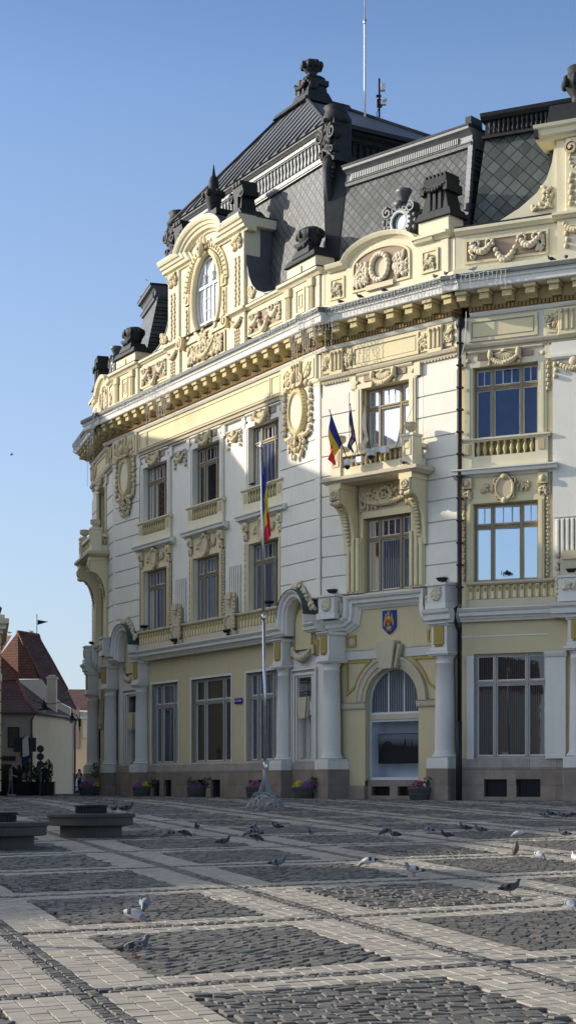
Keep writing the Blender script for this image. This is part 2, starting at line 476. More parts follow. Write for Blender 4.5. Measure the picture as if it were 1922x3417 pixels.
BCx, BCy = 7.11, 67.0
thA, thB, thC, thD = 59.7, 43.0, 24.5, 74.3
ABx, ABy = BCx - math.cos(R(thB)) * 7.71, BCy + math.sin(R(thB)) * 7.71
DAx, DAy = ABx - math.cos(R(thA)) * 22.15, ABy + math.sin(R(thA)) * 22.15
FA = Face(DAx, DAy, thA, 22.15); FB = Face(ABx, ABy, thB, 7.4); FC = Face(BCx, BCy, thC, 14.0)
FD = Face(DAx - math.cos(R(thD)) * 7.4, DAy + math.sin(R(thD)) * 7.4, thD, 7.4)
# ------------------------------------------------------------------ ornament helpers (all real relief)
def garland(mb, x0, x1, z, sag, y, r=.075, n=11):
    for i in range(n):
        t = i / (n - 1); k = 1 - (2 * t - 1) ** 2
        rr = r * (.65 + .55 * k)
        mb.ell((x0 + (x1 - x0) * t, y, z - sag * k), (rr * 1.15, rr, rr), (6, 4), Matrix.Rotation(rnd.uniform(-.5, .5), 3, 'Y'))
def wreath(mb, cx, cz, rx, rz, y, r=.07, n=18):
    for i in range(n):
        a = 2 * PI * i / n
        mb.ell((cx + rx * math.cos(a), y, cz + rz * math.sin(a)), (r * 1.3, r, r), (6, 4), Matrix.Rotation(-a + PI / 2, 3, 'Y'))
def husks(mb, x, z0, z1, y, r=.05, step=None):
    n = max(2, int((z1 - z0) / (step or r * 2.1)))
    for i in range(n):
        z = z0 + (z1 - z0) * (i + .5) / n
        mb.ell((x + (r * .25 if i % 2 else -r * .25), y, z), (r, r * .8, r * 1.15), (6, 4))
def leaves(mb, x0, x1, z0, z1, y, n, size=.08, seed=1):
    q = random.Random(seed)
    for i in range(n):
        mb.ell((q.uniform(x0 + size, x1 - size), y + q.uniform(-.02, .02), q.uniform(z0 + size, z1 - size)), (size * q.uniform(.45, .8), size * .6, size * q.uniform(.9, 1.6)), (6, 4), Matrix.Rotation(q.uniform(-1.4, 1.4), 3, 'Y'))
def shell(mb, cx, cz, w, h, y, n=9):
    for i in range(n):
        a = R(195 + 150 * i / (n - 1)); rx = w * .5; rz = h * .62
        ca, sa = math.cos(a), math.sin(a)
        mb.ell((cx + ca * rx * .55, y - .02, cz + h * .22 + sa * rz * .55), (w * .27, .05, w * .065), (6, 4), Matrix.Rotation(-math.atan2(sa * rz, ca * rx), 3, 'Y'))
    mb.ell((cx, y - .05, cz + h * .3), (w * .16, .08, h * .12), (6, 4))
    for sgn in (-1, 1): mb.ell((cx + sgn * w * .36, y - .03, cz - h * .3), (w * .1, .05, h * .15), (6, 4))
def scroll(mb, cx, cz, r, y0, y1, turns=1.6, start=90, sgn=1, thick=.3):
    n = int(18 * turns); pts = []
    for i in range(n + 1):
        a = R(start) + sgn * 2 * PI * turns * i / n; rr = r * (1 - .75 * i / n)
        pts.append((cx + rr * math.cos(a), cz + rr * math.sin(a)))
    t = r * thick
    mb.path([(-t / 2, y1), (-t / 2, y0), (t / 2, y0), (t / 2, y1)], pts)
    mb.ell((cx, y0, cz), (r * .22, r * .12, r * .22), (6, 4))
BALUSTER = [(.045, 0), (.07, .03), (.045, .06), (.085, .17), (.09, .24), (.05, .36), (.038, .44), (.065, .48), (.065, .52), (.05, .53)]
def balusters(mb, x0, x1, y, z, h, step=.25, n=8):
    c = max(2, int(round((x1 - x0) / step)))
    for i in range(c):
        x = x0 + (x1 - x0) * (i + .5) / c
        mb.lathe([(r * h / .53, z + q * h / .53) for r, q in BALUSTER], x, y, n)

# ------------------------------------------------------------------ the building itself
EB = thing('town_hall', 'long cream and white ornate three storey palace with dark slate mansard roofs', 'building', (ABx, ABy, -.6))
def P(mb, name, mats, face, L=None, parent=None, label=None):
    if L is not None: mb.mirror(L)
    r = None
    for m in split(mb):
        o = m.build(name, mats, EB if parent is None else parent, face if parent is None else None, label); r = r or o
    return r

def window(face, uc, w, z0, z1, y, pane, L=None, bars=True, frame='wood_frame', side=.27, trans=.72, depth=.12):
    x0, x1 = uc - w / 2, uc + w / 2; f = .085; m = .11
    xs = [x0 + f, x0 + w * side - m / 2 + .02, x0 + w * side + m / 2 + .02, x1 - w * side - m / 2 - .02, x1 - w * side + m / 2 - .02, x1 - f]
    zt = z0 + (z1 - z0) * trans; t = .085
    fr = MB()
    fr.box(x0, x0 + f, y - .04, y + depth, z0, z1); fr.box(x1 - f, x1, y - .04, y + depth, z0, z1)
    fr.box(xs[0], xs[5], y - .04, y + depth, z1 - f, z1); fr.box(xs[0], xs[5], y - .03, y + depth, z0, z0 + f * .8)
    for a in (1, 3): fr.box(xs[a], xs[a + 1], y - .07, y + depth, z0 + f * .8, z1 - f)
    for a in (0, 2, 4):
        fr.box(xs[a], xs[a + 1], y - .05, y + depth, zt - t, zt + t); fr.box(xs[a], xs[a + 1], y - .09, y - .05, zt + .01, zt + .06)
    win = P(fr, 'window', frame, face, L)
    sa = MB(); pn = MB(); s = .045; ys = y + .03
    for a, nb in ((0, 1), (2, 2), (4, 1)):
        for q0, q1, up in ((z0 + f * .8, zt - t, False), (zt + t, z1 - f, True)):
            a0, a1 = xs[a], xs[a + 1]
            sa.box(a0, a0 + s, ys, ys + .05, q0, q1); sa.box(a1 - s, a1, ys, ys + .05, q0, q1)
            sa.box(a0 + s, a1 - s, ys, ys + .05, q0, q0 + s); sa.box(a0 + s, a1 - s, ys, ys + .05, q1 - s, q1)
            if up and bars:
                for k in range(nb):
                    xb = a0 + (a1 - a0) * (k + 1) / (nb + 1); sa.box(xb - .016, xb + .016, ys + .005, ys + .045, q0 + s, q1 - s)
            tl = .085 * (a1 - a0) if pane == 'pane_sky' else 0; pn.quad((a0 + s * .5, ys + .03, q0 + s * .5), (a1 - s * .5, ys + .03 + tl, q0 + s * .5), (a1 - s * .5, ys + .03 + tl, q1 - s * .5), (a0 + s * .5, ys + .03, q1 - s * .5))
    P(sa, 'sash', 'white_sash', face, L, win); P(pn, 'pane', pane, face, L, win)
    return win

def wall_plate(mb, x0, x1, z0, z1, y, holes, reveal):
    """flat wall face cut by rectangular openings, each with reveals running back"""
    xs = sorted({x0, x1} | {h[0] for h in holes} | {h[1] for h in holes}); zs = sorted({z0, z1} | {h[2] for h in holes} | {h[3] for h in holes})
    for i in range(len(xs) - 1):
        for j in range(len(zs) - 1):
            cx, cz = (xs[i] + xs[i + 1]) / 2, (zs[j] + zs[j + 1]) / 2
            if any(h[0] < cx < h[1] and h[2] < cz < h[3] for h in holes): continue
            mb.quad((xs[i], y, zs[j]), (xs[i + 1], y, zs[j]), (xs[i + 1], y, zs[j + 1]), (xs[i], y, zs[j + 1]))
    for a, b, c, d in holes:
        r = y + reveal
        mb.quad((a, y, c), (a, y, d), (a, r, d), (a, r, c)); mb.quad((b, y, c), (b, r, c), (b, r, d), (b, y, d))
        mb.quad((a, y, d), (b, y, d), (b, r, d), (a, r, d)); mb.quad((a, y, c), (a, r, c), (b, r, c), (b, y, c))

def rusticated(mb, x0, x1, y, yb, z0, z1, z_ref=8.2, h=.88, g=.045):
    """banded masonry: courses with open grooves between them"""
    k = z0
    zz = []
    c = math.ceil((z0 - z_ref) / h - 1e-6)
    cuts = [z0] + [z_ref + h * i for i in range(c, 60) if z0 + .1 < z_ref + h * i < z1 - .1] + [z1]
    for a, b in zip(cuts[:-1], cuts[1:]): mb.bbox(x0, x1, y, yb, a + g / 2, b - g / 2, .018)
    mb.box(x0 + .03, x1 - .03, y + .045, yb - .01, z0, z1)

def column(face, u, y, L=None, r=.40):
    mb = MB()
    mb.box(u - r * 1.28, u + r * 1.28, y - r * 1.28, y + r * 1.28, 1.05, 1.13)
    mb.lathe([(r * 1.25, 1.13), (r * 1.28, 1.18), (r * 1.22, 1.24), (r * 1.08, 1.26), (r * 1.12, 1.30), (r * 1.03, 1.34), (r, 1.45), (r * .995, 2.4), (r * .95, 3.6), (r * .88, 4.95), (r * .94, 4.97), (r * .94, 5.02), (r * .88, 5.04), (r * .88, 5.16), (r * 1.05, 5.26), (r * 1.12, 5.30)], u, y, 24)
    col = P(mb, 'column', 'white_trim', face, L)
    mb = MB(); mb.box(u - r * 1.2, u + r * 1.2, y - r * 1.2, y + r * 1.2, 5.30, 5.36); mb.box(u - r * 1.32, u + r * 1.32, y - r * 1.32, y + r * 1.32, 5.36, 5.45)
    P(mb, 'capital', 'white_trim', face, L, col)
    mb = MB(); mb.bbox(u - .56, u + .56, y - .56, y + .7, -.75, .68, .02); mb.box(u - .60, u + .60, y - .60, y + .7, -.75, -.32); mb.m = 1; mb.bbox(u - .55, u + .55, y - .55, y + .7, .68, 1.05, .015)
    P(mb, 'pedestal', ['granite', 'white_trim'], face, L)
    # block of entablature over the column with its ochre fluted tablet
    mb = MB(); mb.bbox(u - .40, u + .40, y - .40, y + .5, 5.45, 6.50, .012); mb.box(u - .44, u + .44, y - .44, y + .5, 5.45, 5.62)
    mb.mold([(y + .5, 6.50), (y - .42, 6.50), (y - .46, 6.56), (y - .54, 6.60), (y - .54, 6.64), (y + .5, 6.64)], u - .48, u + .48)
    blk = P(mb, 'entablature_block', 'white_trim', face, L)
    mb = MB(); mb.bbox(u - .25, u + .25, y - .46, y - .40, 5.75, 6.48, .01)
    for k in (-1, 0, 1): mb.box(u + k * .14 - .025, u + k * .14 + .025, y - .475, y - .46, 5.85, 6.42); mb.lathe([(.03, 5.66), (.045, 5.70), (.03, 5.75)], u + k * .14, y - .43, 6)
    P(mb, 'fluted_tablet', 'ochre', face, L, blk)
    return col

LOWC = [(.6, 6.62), (-.06, 6.62), (-.10, 6.70), (-.16, 6.74), (-.16, 6.80), (-.30, 6.84), (-.32, 6.98), (-.36, 7.00), (-.44, 7.10), (-.44, 7.15), (.6, 7.19)]
def low_cornice(mb, x0, x1, dy=0): mb.mold([(y + (dy if y < .5 else 0), z) for y, z in LOWC], x0, x1)

def niche(face, uc, L=None):
    """little aedicule over a pier: round hood on consoles, blank niche, festoon, grilled window and slit window below"""
    y = .05
    mb = MB(); wall_plate(mb, uc - 1.75, uc + 1.75, 1.05, 5.5, .30, [(uc - .62, uc + .62, 1.15, 3.15), (uc - .62, uc + .62, 3.95, 4.85)], .35)
    wall = P(mb, 'bay_wall', 'white_trim', face, L)
    mb = MB()
    for sg in (-1, 1): mb.box(uc + sg * 1.08, uc + sg * 1.0, .18, .30, 1.05, 5.25); mb.box(uc + sg * .98, uc + sg * .82, .22, .30, 1.05, 5.05)
    mb.box(uc - 1.0, uc + 1.0, .18, .30, 5.17, 5.25); mb.box(uc - .82, uc + .82, .22, .30, 4.95, 5.05)
    for sg in (-1, 1):
        mb.box(uc + sg * .74, uc + sg * .64, .24, .30, 1.10, 4.92); mb.box(uc + sg * .60, uc + sg * .36, .26, .30, 3.35, 3.75)
    P(mb, 'door_surround', 'white_trim', face, L)
    mb = MB(); mb.plate([(uc - .26, 3.0), (uc + .26, 3.0), (uc + .40, 3.95), (uc - .40, 3.95)], .12, .31); mb.plate([(uc + .30, 3.02), (uc + .37, 3.02), (uc + .52, 3.95), (uc + .44, 3.95)], .18, .31)
    P(mb, 'keystone', 'beige', face, L)
    mb = MB()
    for i in range(7): x = uc - .54 + i * .18; mb.tube([(x, .40, 3.95), (x, .40, 4.85)], .016, 5)
    for z in (4.08, 4.2, 4.62, 4.74): mb.box(uc - .62, uc + .62, .385, .415, z - .015, z + .015)
    for i in range(6): mb.arc([(.07, .39), (.085, .39), (.085, .41), (.07, .41)], uc - .45 + i * .18, 4.80, 0, 360, 8, 1, True)
    gr = P(mb, 'window_grille', 'iron', face, L)
    mb = MB(); mb.quad((uc - .62, .60, 3.95), (uc + .62, .60, 3.95), (uc + .62, .60, 4.85), (uc - .62, .60, 4.85)); P(mb, 'pane', 'pane_brown', face, L, gr)
    mb = MB(); y2 = .58
    mb.box(uc - .62, uc - .52, y2, y2 + .08, 1.15, 3.15); mb.box(uc + .52, uc + .62, y2, y2 + .08, 1.15, 3.15); mb.box(uc - .52, uc + .52, y2, y2 + .08, 3.05, 3.15); mb.box(uc - .52, uc + .52, y2, y2 + .08, 1.15, 1.25); mb.box(uc - .04, uc + .04, y2 - .01, y2 + .08, 1.25, 3.05)
    sw = P(mb, 'window', 'grey_frame', face, L)
    mb = MB(); mb.quad((uc - .52, y2 + .05, 1.2), (uc + .52, y2 + .05, 1.2), (uc + .52, y2 + .05, 3.1), (uc - .52, y2 + .05, 3.1)); P(mb, 'pane', 'pane_curtain', face, L, sw)
    # upper zone
    mb = MB(); mb.box(uc - 1.75, uc + 1.75, .32, .7, 5.5, 8.3); P(mb, 'niche_wall', 'white_trim', face, L)
    mb = MB(); rr = .80; pts = [(uc - rr - .1, 6.05), (uc + rr + .1, 6.05), (uc + rr + .1, 7.35)]
    pts += [(uc + (rr + .1) * math.cos(R(a)), 7.35 + (rr + .1) * math.sin(R(a))) for a in range(15, 180, 15)] + [(uc - rr - .1, 7.35)]
    mb.plate(pts, .28, .33)
    for sg in (-1, 1): mb.box(uc + sg * .85, uc + sg * 1.2, .27, .33, 5.75, 6.45)
    P(mb, 'niche_frame', 'ochre', face, L)
    mb = MB(); pts = [(uc - .68, 6.1), (uc + .68, 6.1), (uc + .68, 7.25)] + [(uc + .68 * math.cos(R(a)), 7.25 + .68 * math.sin(R(a))) for a in range(12, 180, 12)] + [(uc - .68, 7.25)]
    mb.plate(pts, .20, .30); P(mb, 'niche_panel', 'yellow_wall', face, L)
    mb = MB(); mb.box(uc - 1.0, uc - .68, .12, .32, 5.85, 6.25); mb.box(uc + .68, uc + 1.0, .12, .32, 5.85, 6.25); garland(mb, uc - .75, uc + .75, 6.02, .32, .10, .15, 13)
    P(mb, 'festoon', 'beige', face, L)
    # hood mould: arch with horizontal ears, copper covered on top
    prof = [(-.34, .30), (-.34, -.20), (-.27, -.24), (-.24, -.34), (-.10, -.36), (-.08, -.42), (0, -.50), (.05, -.50), (.05, .30)]
    pts = [(uc - 1.95, 7.10), (uc - 1.12, 7.10)] + [(uc + 1.12 * math.cos(R(a)), 7.55 + 1.12 * math.sin(R(a))) for a in range(180, -1, -10)] + [(uc + 1.12, 7.10), (uc + 1.95, 7.10)]
    mb = MB(); mb.path(prof, pts); P(mb, 'hood_mould', 'white_trim', face, L)
    mb = MB(); ap = [(uc + 1.17 * math.cos(R(a)), 7.55 + 1.17 * math.sin(R(a))) for a in range(180, -1, -10)]
    mb.path([(.005, .3), (.005, -.53), (.03, -.53), (.03, .3)], ap); P(mb, 'hood_flashing', 'verdigris', face, L)
    # scroll bracket and sloping leaf cushion on the right of the arch top
    mb = MB()
    for k in range(3): mb.side([(-.30 + .0, 8.55), (-.34, 8.85), (-.26, 9.05), (-.1, 9.12), (.02, 9.05), (.02, 8.55)], uc - .28 + k * .2, uc - .12 + k * .2)
    P(mb, 'scroll_bracket', 'grey_ornament', face, L)
    mb = MB()
    for i in range(46):
        t = rnd.random(); mb.ell((uc + .38 + t * .92 + rnd.uniform(-.1, .1), -.12 + rnd.uniform(-.1, .12), 8.82 - t * .95 + rnd.uniform(-.1, .1)), (.11, .09, .10), (6, 4))
    P(mb, 'leaf_swag', 'grey_ornament', face, L)

def urn_block(face, uc, y, z, L=None, w=.75, h=1.5):
    """dark sheet-metal roof urn: plinth, festooned bowl, lid"""
    mb = MB(); mb.taper(uc, y, z, z + .38, w * .95, .55, w * .72, .42)
    for sg in (-1, 1):
        mb.ell((uc + sg * w * .55, y - .3, z + .5), (.16, .16, .14), (8, 5)); mb.ell((uc + sg * w * .3, y - .42, z + .42), (.14, .12, .12), (8, 5))
    garland(mb, uc - w * .7, uc + w * .7, z + .62, .14, y - .42, .13, 9)
    mb.lathe([(.40, z + .38), (.52, z + .55), (.62, z + .85), (.70, z + 1.10), (.66, z + 1.18), (.55, z + 1.2), (.50, z + 1.28), (.2, z + 1.32)], uc, y, 14, True, w / .75, .8)
    for i in range(8):
        a = 2 * PI * i / 8; mb.ell((uc + math.cos(a) * .66 * w / .75, y + math.sin(a) * .52, z + 1.0), (.11, .1, .2), (6, 4))
    return P(mb, 'roof_urn', 'dark_metal', face, L)

CORN_T = [(.5, 19.86), (-.86, 19.86), (-.90, 19.90), (-.90, 20.12), (-.95, 20.15), (-.96, 20.22), (-1.02, 20.27), (.5, 20.27)]
GUT = [(.5, 20.27), (-1.04, 20.27), (-1.06, 20.30), (-1.06, 20.46), (-1.0, 20.48), (.5, 20.62)]
def main_cornice(face, x0, x1, L=None, mod=None, step=1.02, m0=.3, shift=0):
    """bed mould, egg-and-dart, modillions, corona and gutter of the main cornice"""
    mb = MB(); mb.mold([(.5, 18.96), (-.05 + shift, 18.96), (-.12 + shift, 19.05), (-.14 + shift, 19.12), (.5, 19.12)], x0 + .9, x1 - .9); P(mb, 'bed_mould', 'white_stucco', face, L)
    mb = MB(); mb.box(x0 + .9, x1 - .9, -.16 + shift, .5, 19.12, 19.34)
    n = int((x1 - x0 - 1.8) / .16)
    for i in range(n): mb.box(x0 + .92 + i * .16, x0 + 1.02 + i * .16, -.22 + shift, -.15 + shift, 19.14, 19.32)
    P(mb, 'dentil_band', 'brown_ochre', face, L)
    mb = MB(); mb.box(x0 + .85, x1 - .85, -.12 + shift, .5, 19.34, 19.86); P(mb, 'cornice_soffit_wall', 'pale_ochre', face, L)
    base = None; x = x0 + m0
    while x < x1 - .4:
        if base is None:
            b = MB(); b.box(-.24, .24, -.80, -.1, 19.70, 19.855); b.side([(-.72, 19.70), (-.12, 19.70), (-.12, 19.36), (-.30, 19.36), (-.42, 19.44), (-.72, 19.47)], -.19, .19)
            base = b.build('modillion', 'pale_ochre', EB, face); o = base
            yaw = Vector((face.c, -face.s, 0))
            base_loc = base.location.copy()
        else:
            o = base.copy(); COL.objects.link(o); o.parent = EB
        xx = (L - x) if L is not None else x
        o.location = base_loc + yaw * xx; x += step
    mb = MB(); mb.mold([(y + (shift if y < 0 else 0), z) for y, z in CORN_T], x0, x1); P(mb, 'cornice', 'white_trim', face, L)
    mb = MB(); mb.mold([(y + (shift if y < 0 else 0), z) for y, z in GUT], x0 - .02, x1 + .02); P(mb, 'gutter', 'green_metal', face, L)

def frieze_block(face, uc, L=None, y=0, w=1.55):
    """block over a pier: triple grooved bracket between two carved squares"""
    mb = MB(); mb.bbox(uc - w, uc + w, y - .10, y + .4, 17.85, 18.96, .02); blk = P(mb, 'frieze_block', 'pale_cream', face, L)
    mb = MB()
    for sg in (-1, 1): mb.box(uc + sg * .45, uc + sg * (w - .15), y - .14, y - .10, 17.98, 18.82)
    mb.bbox(uc - .38, uc + .38, y - .26, y - .1, 17.80, 18.90, .03)
    P(mb, 'block_frame', 'cream', face, L, blk)
    mb = MB()
    for k in (-1, 0, 1): mb.bbox(uc + k * .22 - .05, uc + k * .22 + .05, y - .31, y - .25, 18.0, 18.80, .02); mb.ell((uc + k * .22, y - .31, 18.74), (.06, .05, .09), (6, 4))
    for sg in (-1, 1): leaves(mb, uc + sg * (w * .5 + .12) - .36, uc + sg * (w * .5 + .12) + .36, 18.04, 18.78, y - .15, 22, .12, int(uc * 10) + sg)
    P(mb, 'carved_panel', 'ornament', face, L, blk)

def cartouche(face, uc, L=None, y=0):
    cz = 16.75
    mb = MB(); mb.plate([(uc + .52 * math.cos(R(a)), cz + .86 * math.sin(R(a))) for a in range(0, 360, 15)], y - .14, y); car = P(mb, 'cartouche', 'pale_cream', face, L)
    mb = MB(); mb.arc([(.52, y - .16), (.58, y - .22), (.66, y - .22), (.80, y - .10), (.80, y)], uc, cz, 0, 360, 36, 1.5, True)
    for i in range(40):
        a = 2 * PI * i / 40; mb.ell((uc + .74 * math.cos(a), y - .16, cz + 1.10 * math.sin(a)), (.022, .06, .05), (6, 4), Matrix.Rotation(PI / 2 - a, 3, 'Y'))
    P(mb, 'cartouche_frame', 'pale_ochre', face, L, car)
    mb = MB()
    for sg in (-1, 1):
        husks(mb, uc + sg * 1.12, 15.75, 17.9, y - .1, .115)
        scroll(mb, uc + sg * .42, cz + 1.32, .28, y - .28, y - .02, 1.4, 90, -sg)
        mb.ell((uc + sg * .85, y - .1, 17.9), (.2, .14, .16), (8, 5)); garland(mb, uc + sg * .25, uc + sg * 1.15, 15.75, .16, y - .12, .10, 7)
        husks(mb, uc + sg * .62, 14.95, 15.6, y - .12, .1); mb.ell((uc + sg * .4, y - .1, 14.8), (.12, .1, .22), (6, 4), Matrix.Rotation(sg * .5, 3, 'Y'))
    mb.ell((uc, y - .26, cz + 1.5), (.24, .2, .3), (8, 5)); mb.ell((uc, y - .2, cz + 1.15), (.2, .14, .16), (8, 5))
    husks(mb, uc, 14.55, 15.75, y - .17, .13); wreath(mb, uc, 15.35, .42, .35, y - .12, .09, 14); leaves(mb, uc - .8, uc + .8, 15.0, 15.8, y - .1, 30, .1, 5)
    P(mb, 'cartouche_carving', 'ornament', face, L, car)

def shell_head(mbt, mbo, mbr, uc, w, z, y):
    """eared head of the upper windows: trim, shell with swag, tinted squares"""
    mbt.box(uc - w / 2 - .42, uc + w / 2 + .42, y - .10, y + .02, z, z + .22); mbt.box(uc - w / 2 - .50, uc + w / 2 + .50, y - .07, y + .02, z + .22, z + .55)
    mbt.mold([(y + .02, z + .55), (y - .1, z + .55), (y - .16, z + .62), (y - .16, z + .66), (y + .02, z + .66)], uc - w / 2 - .2, uc + w / 2 + .2)
    for sg in (-1, 1):
        mbt.box(uc + sg * (w / 2 + .28), uc + sg * (w / 2 + .60), y - .13, y + .02, z + .06, z + .60)
        mbr.box(uc + sg * .72, uc + sg * 1.15, y - .115, y - .07, z + .27, z + .52)
        mbo.ell((uc + sg * (w / 2 + .2), y - .12, z + .30), (.09, .04, .09), (6, 4)); mbo.ell((uc + sg * .58, y - .2, z + .42), (.13, .14, .24), (8, 5)); husks(mbo, uc + sg * .62, z - .02, z + .3, y - .16, .08)
    shell(mbo, uc, z + .36, .95, .62, y - .18); garland(mbo, uc - .58, uc + .58, z + .34, .30, y - .22, .11, 13)

def jambs(mb, uc, w, z0, z1, y, t=.30, d=.10):
    for sg in (-1, 1):
        mb.box(uc + sg * w / 2, uc + sg * (w / 2 + t), y - d, y + .02, z0, z1); mb.box(uc + sg * (w / 2 + t * .35), uc + sg * (w / 2 + t * .7), y - d - .03, y - d, z0, z1)

def upper_panel(face, uc, w, y, L=None):
    """parapet below a second floor window: sill, dwarf balusters, plain apron, then the hood of the window below"""
    mb = MB(); mb.mold([(y, 13.88), (y - .16, 13.88), (y - .20, 13.94), (y - .26, 13.96), (y - .26, 14.02), (y, 14.03)], uc - w / 2 - .42, uc + w / 2 + .42)
    mb.box(uc - w / 2 - .33, uc + w / 2 + .33, y - .16, y, 12.80, 13.30)
    for sg in (-1, 1): mb.box(uc + sg * (w / 2 - .18), uc + sg * (w / 2 + .33), y - .16, y, 13.30, 13.88)
    sil = P(mb, 'sill_parapet', 'pale_cream', face, L)
    mb = MB(); balusters(mb, uc - w / 2 + .2, uc + w / 2 - .2, y - .09, 13.30, .58, .27)
    for sg in (-1, 1): mb.box(uc + sg * (w / 2 - .06), uc + sg * (w / 2 + .2), y - .185, y - .16, 13.38, 13.80)
    P(mb, 'balusters', 'pale_ochre', face, L, sil)
    mb = MB(); mb.quad((uc - w / 2 - .1, y - .005, 13.3), (uc + w / 2 + .1, y - .005, 13.3), (uc + w / 2 + .1, y - .005, 13.88), (uc - w / 2 - .1, y - .005, 13.88)); P(mb, 'baluster_backing', 'ochre', face, L, sil)
    mb = MB(); mb.mold([(y, 12.46), (y - .10, 12.46), (y - .16, 12.54), (y - .34, 12.58), (y - .36, 12.70), (y - .42, 12.74), (y - .42, 12.79), (y, 12.82)], uc - w / 2 - .72, uc + w / 2 + .72)
    P(mb, 'window_hood', 'white_trim', face, L)

def first_window_surround(face, uc, w, y, L=None, tint='cream'):
    mb = MB(); jambs(mb, uc, w, 8.24, 11.40, y, .26); mb.box(uc - w / 2 - .26, uc + w / 2 + .26, y - .10, y + .02, 11.40, 11.62); mb.box(uc - w / 2 - .5, uc + w / 2 + .5, y - .05, y + .02, 11.62, 12.46)
    for sg in (-1, 1): mb.box(uc + sg * (w / 2 + .02), uc + sg * (w / 2 + .42), y - .22, y, 12.02, 12.44)
    sur = P(mb, 'window_surround', tint, face, L)
    mb = MB()
    for sg in (-1, 1):
        husks(mb, uc + sg * (w / 2 + .38), 8.3, 11.5, y - .05, .075, .14); mb.ell((uc + sg * (w / 2 + .22), y - .25, 12.22), (.13, .08, .14), (8, 5)); leaves(mb, uc + sg * (w / 2 + .22) - .25, uc + sg * (w / 2 + .22) + .25, 11.55, 12.0, y - .12, 12, .11, 3)
        leaves(mb, uc + sg * .75 - .32, uc + sg * .75 + .32, 11.75, 12.25, y - .09, 18, .09, 9 + sg); scroll(mb, uc + sg * .30, 12.20, .17, y - .22, y - .04, 1.2, 90, -sg); scroll(mb, uc + sg * .26, 11.66, .14, y - .22, y - .04, 1.2, 270, sg)
    mb.plate([(uc + .30 * math.cos(R(a)), 11.95 + .40 * math.sin(R(a))) for a in range(0, 360, 20)], y - .20, y); mb.arc([(.30, y - .2), (.34, y - .25), (.40, y - .25), (.42, y - .05)], uc, 11.95, 0, 360, 20, 1.3, True)
    mb.ell((uc, y - .2, 12.42), (.18, .12, .14), (8, 5)); mb.ell((uc, y - .2, 11.45), (.13, .1, .14), (8, 5))
    P(mb, 'surround_carving', 'ornament', face, L, sur)

def sill_balustrade(face, x0, x1, y, L=None):
    mb = MB(); mb.mold([(y + .2, 8.08), (y - .16, 8.08), (y - .24, 8.14), (y - .24, 8.22), (y + .2, 8.24)], x0, x1); mb.box(x0, x1, y - .14, y + .2, 7.19, 7.50); b = P(mb, 'balustrade', 'beige', face, L)
    mb = MB(); n = int((x1 - x0) / .30)
    mb.box(x0, x1, y - .02, y + .2, 7.50, 8.08)
    for i in range(n):
        x = x0 + (x1 - x0) * (i + .5) / n; mb.bbox(x - .075, x + .075, y - .13, y - .02, 7.50, 8.08, .03); mb.m = 1; mb.ell((x, y - .13, 7.92), (.06, .05, .10), (6, 4)); mb.m = 0
    P(mb, 'baluster_panel', ['cream', 'ochre'], face, L, b)

def plinth(face, x0, x1, y, vents, L=None):
    mb = MB(); wall_plate(mb, x0, x1, -.8, .72, y, [(a, b, c, d) for a, b, c, d in vents], .3); mb.quad((x0, y, .72), (x1, y, .72), (x1, y + .3, .72), (x0, y + .3, .72)); pl = P(mb, 'plinth', 'granite', face, L)
    mb = MB(); mb.mold([(y + .3, .72), (y - .0 + .03, .72), (y + .03, 1.06), (y + .10, 1.12), (y + .3, 1.12)], x0, x1); P(mb, 'plinth_course', 'pale_stone', face, L, pl)
    for a, b, c, d in vents:
        mb = MB(); mb.quad((a, y + .28, c), (b, y + .28, c), (b, y + .28, d), (a, y + .28, d)); v = P(mb, 'basement_window', 'plastic_black', face, L)
        mb = MB(); n = max(3, int((b - a) / .12))
        for i in range(n): x = a + (b - a) * (i + .5) / n; mb.box(x - .012, x + .012, y + .12, y + .145, c, d)
        for z in (c + .06, (c + d) / 2, d - .06): mb.box(a, b, y + .145, y + .165, z - .012, z + .012)
        P(mb, 'window_bars', 'iron', face, L, v)

# ================================================================== A: the long main front
A, LA = FA, 22.0
ca = LA / 2 + .05
WA = (ca - 5.8, ca, ca + 5.8)
yw = .15
mb = MB(); wall_plate(mb, 3.3, 18.8, 7.19, 17.6, yw, [(c - 1.42, c + 1.42, 8.24, 11.40) for c in WA] + [(c - 1.45, c + 1.45, 14.03, 16.92) for c in WA], .34)
P(mb, 'main_wall', 'white_stucco', A)
for i, c in enumerate(WA):
    window(A, c, 2.84, 8.24, 11.40, .40, ('pane_curtain', 'pane_net', 'pane_drape')[i]); window(A, c, 2.9, 14.03, 16.92, .40, ('pane_dark', 'pane_dark', 'pane_pale')[i] if i < 2 else 'pane_curtain')
    upper_panel(A, c, 3.1, yw); first_window_surround(A, c, 2.84, yw)
    t, o, r = MB(), MB(), MB(); jambs(t, c, 2.9, 14.03, 16.92, yw, .34); shell_head(t, o, r, c, 2.9, 16.92, yw)
    s = P(t, 'window_surround', 'white_stucco', A); P(o, 'shell_carving', 'ornament', A, None, s); P(r, 'tinted_square', 'rose_brown', A, None, s)
sill_balustrade(A, 3.3, 18.8, yw)
